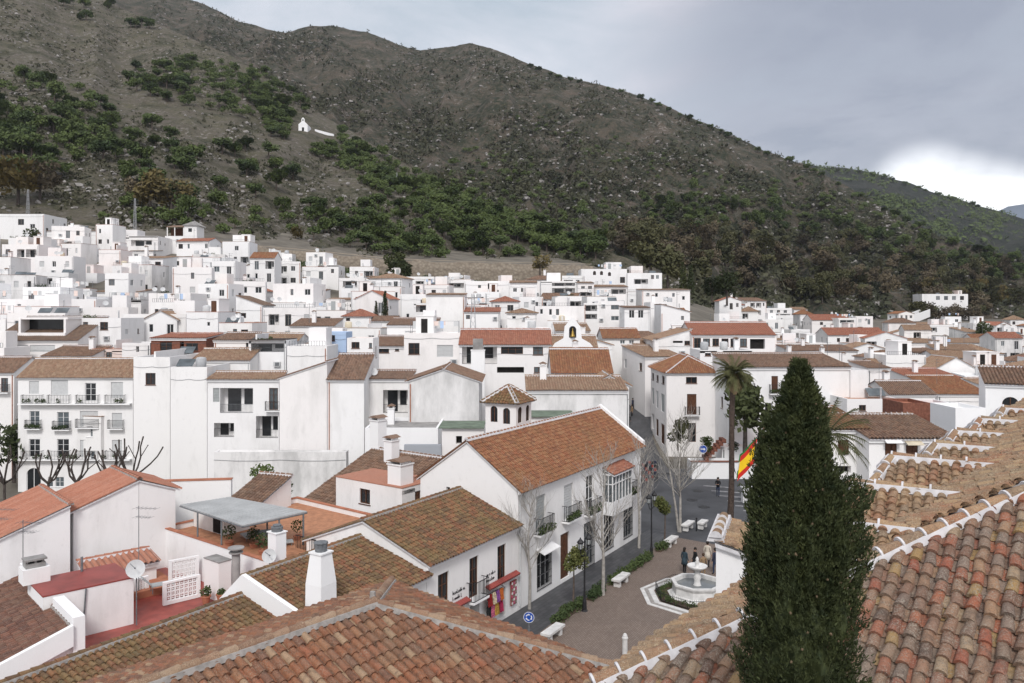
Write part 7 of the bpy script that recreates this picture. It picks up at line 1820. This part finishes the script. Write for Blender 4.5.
# chapel on the hill
q, k = hit(303, 131, (1,))
if q is not None:
    r_ = empty('chapel', q); tag(r_, 'tiny white chapel with a belfry alone on the hillside', 'chapel'); mb = MB(); b = q
    mb.box(b.x-3, b.x+3, b.y, b.y+9, b.z-3, b.z+4.2); mb.mesh([b+V(p) for p in ((-3.2, -.1, 4.2), (3.2, -.1, 4.2), (1.0, -.1, 6.2), (1.0, -.1, 8), (0, -.1, 9), (-1.0, -.1, 8), (-1.0, -.1, 6.2), (-3.2, .5, 4.2), (3.2, .5, 4.2), (1.0, .5, 6.2), (1.0, .5, 8), (0, .5, 9), (-1.0, .5, 8), (-1.0, .5, 6.2))], [(0, 1, 2, 6), (6, 2, 3, 5), (3, 4, 5), (7, 13, 9, 8), (13, 12, 10, 9), (12, 11, 10)]+[(i, (i+1) % 7, 7+(i+1) % 7, 7+i) for i in range(7)])
    mb.mesh([b+V(p) for p in ((-3, .5, 4.2), (3, .5, 4.2), (0, .5, 6.2), (-3, 9, 4.2), (3, 9, 4.2), (0, 9, 6.2))], [(0, 2, 5, 3), (1, 4, 5, 2), (3, 5, 4)]); mb.build('wall', M['white_clean'], r_)
    mb = MB(); mb.box(b.x-.7, b.x+.7, b.y-.08, b.y-.02, b.z, b.z+2.4); mb.build('door', M['dark'], r_); mb = MB(); mb.box(b.x-.35, b.x+.35, b.y-.16, b.y-.11, b.z+6.6, b.z+7.8); mb.build('bell_opening', M['dark'], r_)
    mb = MB(); a = hit(315, 131, (1,))[0]; c = hit(334, 136, (1,))[0]
    if a and c:
        mb.hexa([a-V((0, .4, 2)), c-V((0, .4, 2)), c+V((0, .4, -2)), a+V((0, .4, -2)), a+V((0, -.4, 1.2)), c+V((0, -.4, 1.2)), c+V((0, .4, 1.2)), a+V((0, .4, 1.2))]); tag(mb.build('chapel_wall', M['white_clean'], None, a), 'low white wall right of the hillside chapel', 'wall')
# masts
def mast(q, h, lab, lattice_=True, w=.45):
    o_ = empty('lattice_mast', q); tag(o_, lab, 'mast'); mb = MB(); L = []
    for sx, sy in ((-1, -1), (1, -1), (1, 1), (-1, 1)): mb.tube(q+V((sx*w, sy*w, -1)), q+V((sx*w*.35, sy*w*.35, h)), .07, .05, 5)
    k = int(h/1.4)
    for i in range(k):
        z0, z1 = h*i/k, h*(i+1)/k; a, b = w*(1-.65*i/k), w*(1-.65*(i+1)/k)
        for p0, p1 in (((-a, -a, z0), (b, -b, z1)), ((a, -a, z0), (b, b, z1)), ((a, a, z0), (-b, b, z1)), ((-a, a, z0), (-b, -b, z1))): mb.tube(q+V(p0), q+V(p1), .03, .03, 4)
    mb.build('lattice', M['steel'], o_); mb = MB()
    for z in (h-.6, h-2): mb.tube(q+V((-1.3, 0, z)), q+V((1.3, 0, z)), .05, .05, 4)
    mb.build('cross_arm', M['iron_grey'], o_)
for x, y, h, lab in ((28, 214, 8.5, 'grey power mast on the hill at the far left above the big white house'), (135, 231, 11, 'grey power mast left of the hillside villa'), (397, 192, 11, 'thin power mast on the bare slope right of the chapel'), (894 - 150, 236, 10, 'thin mast standing in the lower right wood')):
    q, k = hit(x, y, (1, 2))
    if q is not None: mast(q, h, lab)
mast(V((P(473, 325, 128).x, 128, P(473, 325, 128).z-2)), 7, 'telecom lattice mast on the roofs above the terracotta apartment house', True, .5)
# stone bank and path above the houses
pp = [(196, 252, 240), (240, 257, 240), (290, 261, 241), (340, 266, 241), (390, 271, 240), (440, 273, 240), (500, 275, 240), (560, 276, 240), (600, 277, 240)]
pts = []
for i in range(len(pp)-1):
    for k in range(6):
        t = k/6; pts.append(P(*[lerp(pp[i][j], pp[i+1][j], t) for j in range(3)]))
mb = MB()
for i in range(len(pts)-1):
    a, b = pts[i], pts[i+1]; n1, n2 = mnoise.noise(a*.4)*.5, mnoise.noise(b*.4)*.5
    def prof(p, n): return [p+V((0, n*.3, -2.5)), p+V((0, .3+n, 1.5+n)), p+V((0, .9+n, 3.4+n*1.4)), p+V((0, 3.4, 3.6+n)), p+V((0, 3.6, -2.5))]
    A, B = prof(a, n1), prof(b, n2)
    for j in range(4): mb.face([A[j], B[j], B[j+1], A[j+1]])
t = NT('drystone'); p = t.pos(); vo = t.n('ShaderNodeTexVoronoi'); vo.inputs['Scale'].default_value = 1.1; t.l(p, vo.inputs['Vector'])
t.bump(vo.outputs['Distance'], .8, .3); t.out(t.mix(t.noise(p, .5, 5), t.ramp(vo.outputs['Distance'], [(0.0, (.34, .30, .24)), (.8, (.15, .125, .1))]), (.24, .2, .155)), .95, 'drystone')
tag(mb.build('stone_bank', M['drystone'], None, pts[0]), 'long dry stone retaining bank between the village and the pine wood', 'wall')
mb = MB()
for i in range(len(pts)-1):
    a, b = pts[i]+V((0, 3.5, 3.9)), pts[i+1]+V((0, 3.5, 3.9)); mb.face([a, b, b+V((0, 5, .5)), a+V((0, 5, .5))])
plain('path', (.27, .22, .165), .95, .2, .5); o = mb.build('path', M['path'], None, pts[0]); o['kind'] = 'structure'
mb = MB(); rr = random.Random(4)
for i in range(1500):
    k = rr.randrange(len(pts)-1); q = pts[k].lerp(pts[k+1], rr.random())+V((0, rr.uniform(-6, -.5), 0)); q.z = ground(q.x, q.y)+rr.uniform(.2, 1.3)
    leaf_tuft(mb, q, .8, 5, .35, 0, .6, rr)
o = mb.build('grass', M['leaf_hedge'], None, pts[0]); o['kind'] = 'stuff'
# pollard trees in front of the four-storey house
def pollard(px, d, h, lab, seed):
    rd = random.Random(seed); q = V(((px-CX)/F*d, d, ground((px-CX)/F*d, d)-.2)); o_ = empty('pollard_tree', q); tag(o_, lab, 'tree'); mb = MB()
    mb.path([q, q+V((.05, 0, h*.25)), q+V((0, .05, h*.5))], [.15, .13, .12], 8); mb.build('trunk', M['bark_dark'], o_); mb = MB()
    for i in range(6):
        a = i*1.05+rd.uniform(-.3, .3); p = q+V((0, 0, h*.48)); pts = [p]; d_ = V((math.cos(a)*.8, math.sin(a)*.5, .2))
        for k in range(4):
            d_ = (d_+V((rd.uniform(-.45, .45), rd.uniform(-.3, .3), .5))).normalized(); p = p+d_*h*.125; pts.append(p)
        mb.path(pts, [.11, .09, .08, .07, .08], 6); mb.blob(pts[-1], .09, None, 0, i, .3, 1)
        if rd.random() < .7:
            b = pts[2]; e = b+V((rd.uniform(-1, 1), rd.uniform(-.4, .4), .8)).normalized()*h*.2; mb.tube(b, e, .05, .04, 6); mb.blob(e, .07, None, 0, i, .3, 1)
    mb.build('crown', M['bark_dark'], o_)
for px, d, h, lab, sd in ((4, 78, 7.6, 'pruned dark tree at the left edge of the photo in front of the passage', 1), (48, 80, 6.8, 'pruned dark tree by the arched door of the four-storey house', 2), (76, 79, 7.4, 'pruned dark tree in the middle of the four-storey house front', 3), (113, 81, 7.0, 'thin pruned dark tree by the right windows of the four-storey house', 4), (133, 80, 8.2, 'tallest pruned dark tree at the right corner of the four-storey house', 5)): pollard(px, d, h, lab, sd)
# things at the junction
for px, py, lab in ((645, 470, 'dark rack of goods at the far corner of the long house'), (651, 467, 'second dark rack of goods nearer the road')):
    q = PZ(px, py+14, 0); mb = MB(); 
    for i in range(4):
        for j in range(5): mb.box(q.x-.6+i*.3, q.x-.36+i*.3, q.y-.1, q.y+.1, .3+j*.36, .56+j*.36, (i+j) % 3)
    for u in (-.62, .62): mb.box(q.x+u-.03, q.x+u+.03, q.y-.05, q.y+.05, 0, 2.15, 0)
    tag(mb.build('goods_rack', [M['iron'], M['coat_navy'], M['redpaint']], None, q), lab, 'rack')
q = PZ(746.5, 502, 0); mb = MB(); mb.box(q.x-.4, q.x+.5, q.y-.3, q.y+.3, 0, 1.25); mb.box(q.x-.46, q.x+.56, q.y-.36, q.y+.36, 1.253, 1.36); mb.box(q.x-.3, q.x+.4, q.y-.33, q.y-.303, .15, 1.1)
tag(mb.build('utility_cabinet', M['frame_white'], None, q), 'white cabinet at the road edge below the flag', 'cabinet')
disc_sign(703, 449, 82, .42, 0, 'round blue sign with a white arrow at the planter wall', 'arrow')
# steps beside the planter wall
mb = MB(); a = P(706, 459, 82.5)
for i in range(7): mb.box(a.x+i*.3, a.x+i*.3+.42, 83, 84.4, 1.6+i*.3, 2.0+i*.3)
tag(mb.build('brick_steps', M['brick'], None, V((a.x, 83, 0))), 'brick steps climbing right from the corner house to the upper planter', 'steps')
# wall lantern on the corner house
HAZE = 0.00005
EXPO = 0.76
# ================================================================ sky, light, camera
sc = bpy.context.scene
w = bpy.data.worlds.new('World'); sc.world = w; w.use_nodes = True
nt = w.node_tree; bg = nt.nodes['Background']
SUN_EL, SUN_AZ = 44.0, -176.0                        # azimuth from +y towards +x (degrees)
def nn(t, **k):
    x = nt.nodes.new(t)
    for a, b in k.items(): setattr(x, a, b)
    return x
sky = nn('ShaderNodeTexSky', sky_type='NISHITA'); sky.sun_disc = False
sky.sun_elevation = math.radians(SUN_EL); sky.sun_rotation = math.radians(SUN_AZ)
sky.air_density = 1.0; sky.dust_density = 2.0
tc = nn('ShaderNodeTexCoord'); sep = nn('ShaderNodeSeparateXYZ'); nt.links.new(tc.outputs['Generated'], sep.inputs[0])
def mth(op, a, b=None, c=None):
    x = nn('ShaderNodeMath', operation=op)
    for i, v in enumerate((a, b, c)):
        if v is None: continue
        if isinstance(v, (int, float)): x.inputs[i].default_value = v
        else: nt.links.new(v, x.inputs[i])
    return x.outputs[0]
zz = mth('ADD', mth('MAXIMUM', sep.outputs[2], 0.0), .22)
ux = mth('DIVIDE', sep.outputs[0], zz); uy = mth('DIVIDE', sep.outputs[1], zz)
cb = nn('ShaderNodeCombineXYZ'); nt.links.new(ux, cb.inputs[0]); nt.links.new(uy, cb.inputs[1])
def nz(scale, det, rough, off, sx=1.0):
    mp = nn('ShaderNodeMapping'); mp.inputs['Location'].default_value = off; mp.inputs['Scale'].default_value = (sx, 1, 1); nt.links.new(cb.outputs[0], mp.inputs[0])
    x = nn('ShaderNodeTexNoise'); x.inputs['Scale'].default_value = scale; x.inputs['Detail'].default_value = det; x.inputs['Roughness'].default_value = rough; x.inputs['Distortion'].default_value = .4
    nt.links.new(mp.outputs[0], x.inputs['Vector']); return x.outputs['Fac']
def rmp(f, stops):
    x = nn('ShaderNodeValToRGB'); cr = x.color_ramp
    while len(cr.elements) < len(stops): cr.elements.new(.5)
    for e, (p, c) in zip(cr.elements, stops): e.position = p; e.color = (c, c, c, 1) if isinstance(c, (int, float)) else (*c, 1)
    nt.links.new(f, x.inputs[0]); return x.outputs[0]
def mixc(f, a, b, mode='MIX'):
    x = nn('ShaderNodeMix', data_type='RGBA', blend_type=mode)
    for s, v in ((x.inputs[0], f), (x.inputs[6], a), (x.inputs[7], b)):
        if isinstance(v, (int, float)): s.default_value = v
        elif isinstance(v, tuple): s.default_value = (*v, 1)
        else: nt.links.new(v, s)
    return x.outputs[2]
KS = 7.1                                             # cloud radiance before the 0.1 background strength
n_big = nz(.55, 7, .55, (2.3, .7, 0)); n_med = nz(1.6, 8, .6, (5.1, 3.2, 0))
mixn = mth('ADD', mth('MULTIPLY', n_big, .55), mth('MULTIPLY', n_med, .45))
cloud = rmp(mixn, [(.40, (.46*KS/10, .52*KS/10, .58*KS/10)), (.50, (.68*KS/10, .695*KS/10, .745*KS/10)), (.57, (.95*KS/10, .89*KS/10, .925*KS/10))])
cloud = mixc(1.0, cloud, (10, 10, 10), 'MULTIPLY')
def spot(dx, dy, dz, c0, c1):                        # soft region of the sky round a direction
    d = V((dx, dy, dz)).normalized()
    vm = nn('ShaderNodeVectorMath', operation='DOT_PRODUCT'); nt.links.new(tc.outputs['Generated'], vm.inputs[0]); vm.inputs[1].default_value = d
    mr = nn('ShaderNodeMapRange', interpolation_type='SMOOTHERSTEP'); nt.links.new(vm.outputs['Value'], mr.inputs[0]); mr.inputs[1].default_value = c0; mr.inputs[2].default_value = c1; return mr.outputs[0]
def dirp(px, py): r = ray(px, py); return (r.x, r.y, r.z)
# heavy dark bank upper right, bright break low on the right
dk = mth('MULTIPLY', spot(*dirp(1000, 90), .87, .995), rmp(n_med, [(.3, .6), (.6, 1.0)]))
cloud = mixc(dk, cloud, (.31*KS, .33*KS, .39*KS))
br = spot(*dirp(905, 198), .9990, .99998)
for qx, qy in ((925, 203), (955, 212), (985, 220), (1015, 226), (1045, 230), (1080, 232)): br = mth('MAXIMUM', br, spot(*dirp(qx, qy), .9970, 1.00015))
br = mth('MULTIPLY', br, rmp(n_med, [(.36, .35), (.58, 1.0)]))
cloud = mixc(br, cloud, (1.5*KS, 1.51*KS, 1.53*KS))
col = mixc(.12, cloud, sky.outputs[0])
nt.links.new(col, bg.inputs['Color']); bg.inputs['Strength'].default_value = .1
sun = bpy.data.lights.new('sun', 'SUN'); sun.energy = 1.35; sun.angle = math.radians(14); sun.color = (1, .975, .95)
so = bpy.data.objects.new('sun', sun); C.objects.link(so)
az, el = math.radians(SUN_AZ), math.radians(SUN_EL)
to_sun = V((math.sin(az)*math.cos(el), math.cos(az)*math.cos(el), math.sin(el)))
so.rotation_euler = to_sun.to_track_quat('Z', 'Y').to_euler(); so.location = to_sun*200
cam = bpy.data.cameras.new('camera'); co = bpy.data.objects.new('camera', cam); C.objects.link(co)
co.location = EYE; co.rotation_euler = (math.pi/2, 0, 0)
cam.sensor_fit = 'HORIZONTAL'; cam.sensor_width = 36; cam.lens = 36*F/1024; cam.shift_y = -(341.5-HY)/1024
cam.clip_start = .1; cam.clip_end = 20000
sc.camera = co
mb = MB(); mb.box(-11000, 11000, -420, 9600, -8, 760)   # the air between here and the far slopes
hz = mb.build('haze', []) if False else None
hm = bpy.data.materials.new('haze'); hm.use_nodes = True; hn = hm.node_tree; hn.nodes.remove(hn.nodes['Principled BSDF'])
pv = hn.nodes.new('ShaderNodeVolumePrincipled'); pv.inputs['Color'].default_value = (.86, .91, 1, 1); pv.inputs['Density'].default_value = HAZE; pv.inputs['Anisotropy'].default_value = .2
hn.links.new(pv.outputs[0], hn.nodes['Material Output'].inputs['Volume'])
if HAZE > 0: o = mb.build('haze', hm, None, V((0, 0, -8))); o['kind'] = 'stuff'
vs = sc.view_settings; vs.view_transform = 'Standard'; vs.look = 'None'; vs.gamma = 1; vs.use_curve_mapping = False; vs.exposure = EXPO
sc.cycles.max_bounces = 6; sc.cycles.diffuse_bounces = 3; sc.cycles.glossy_bounces = 2
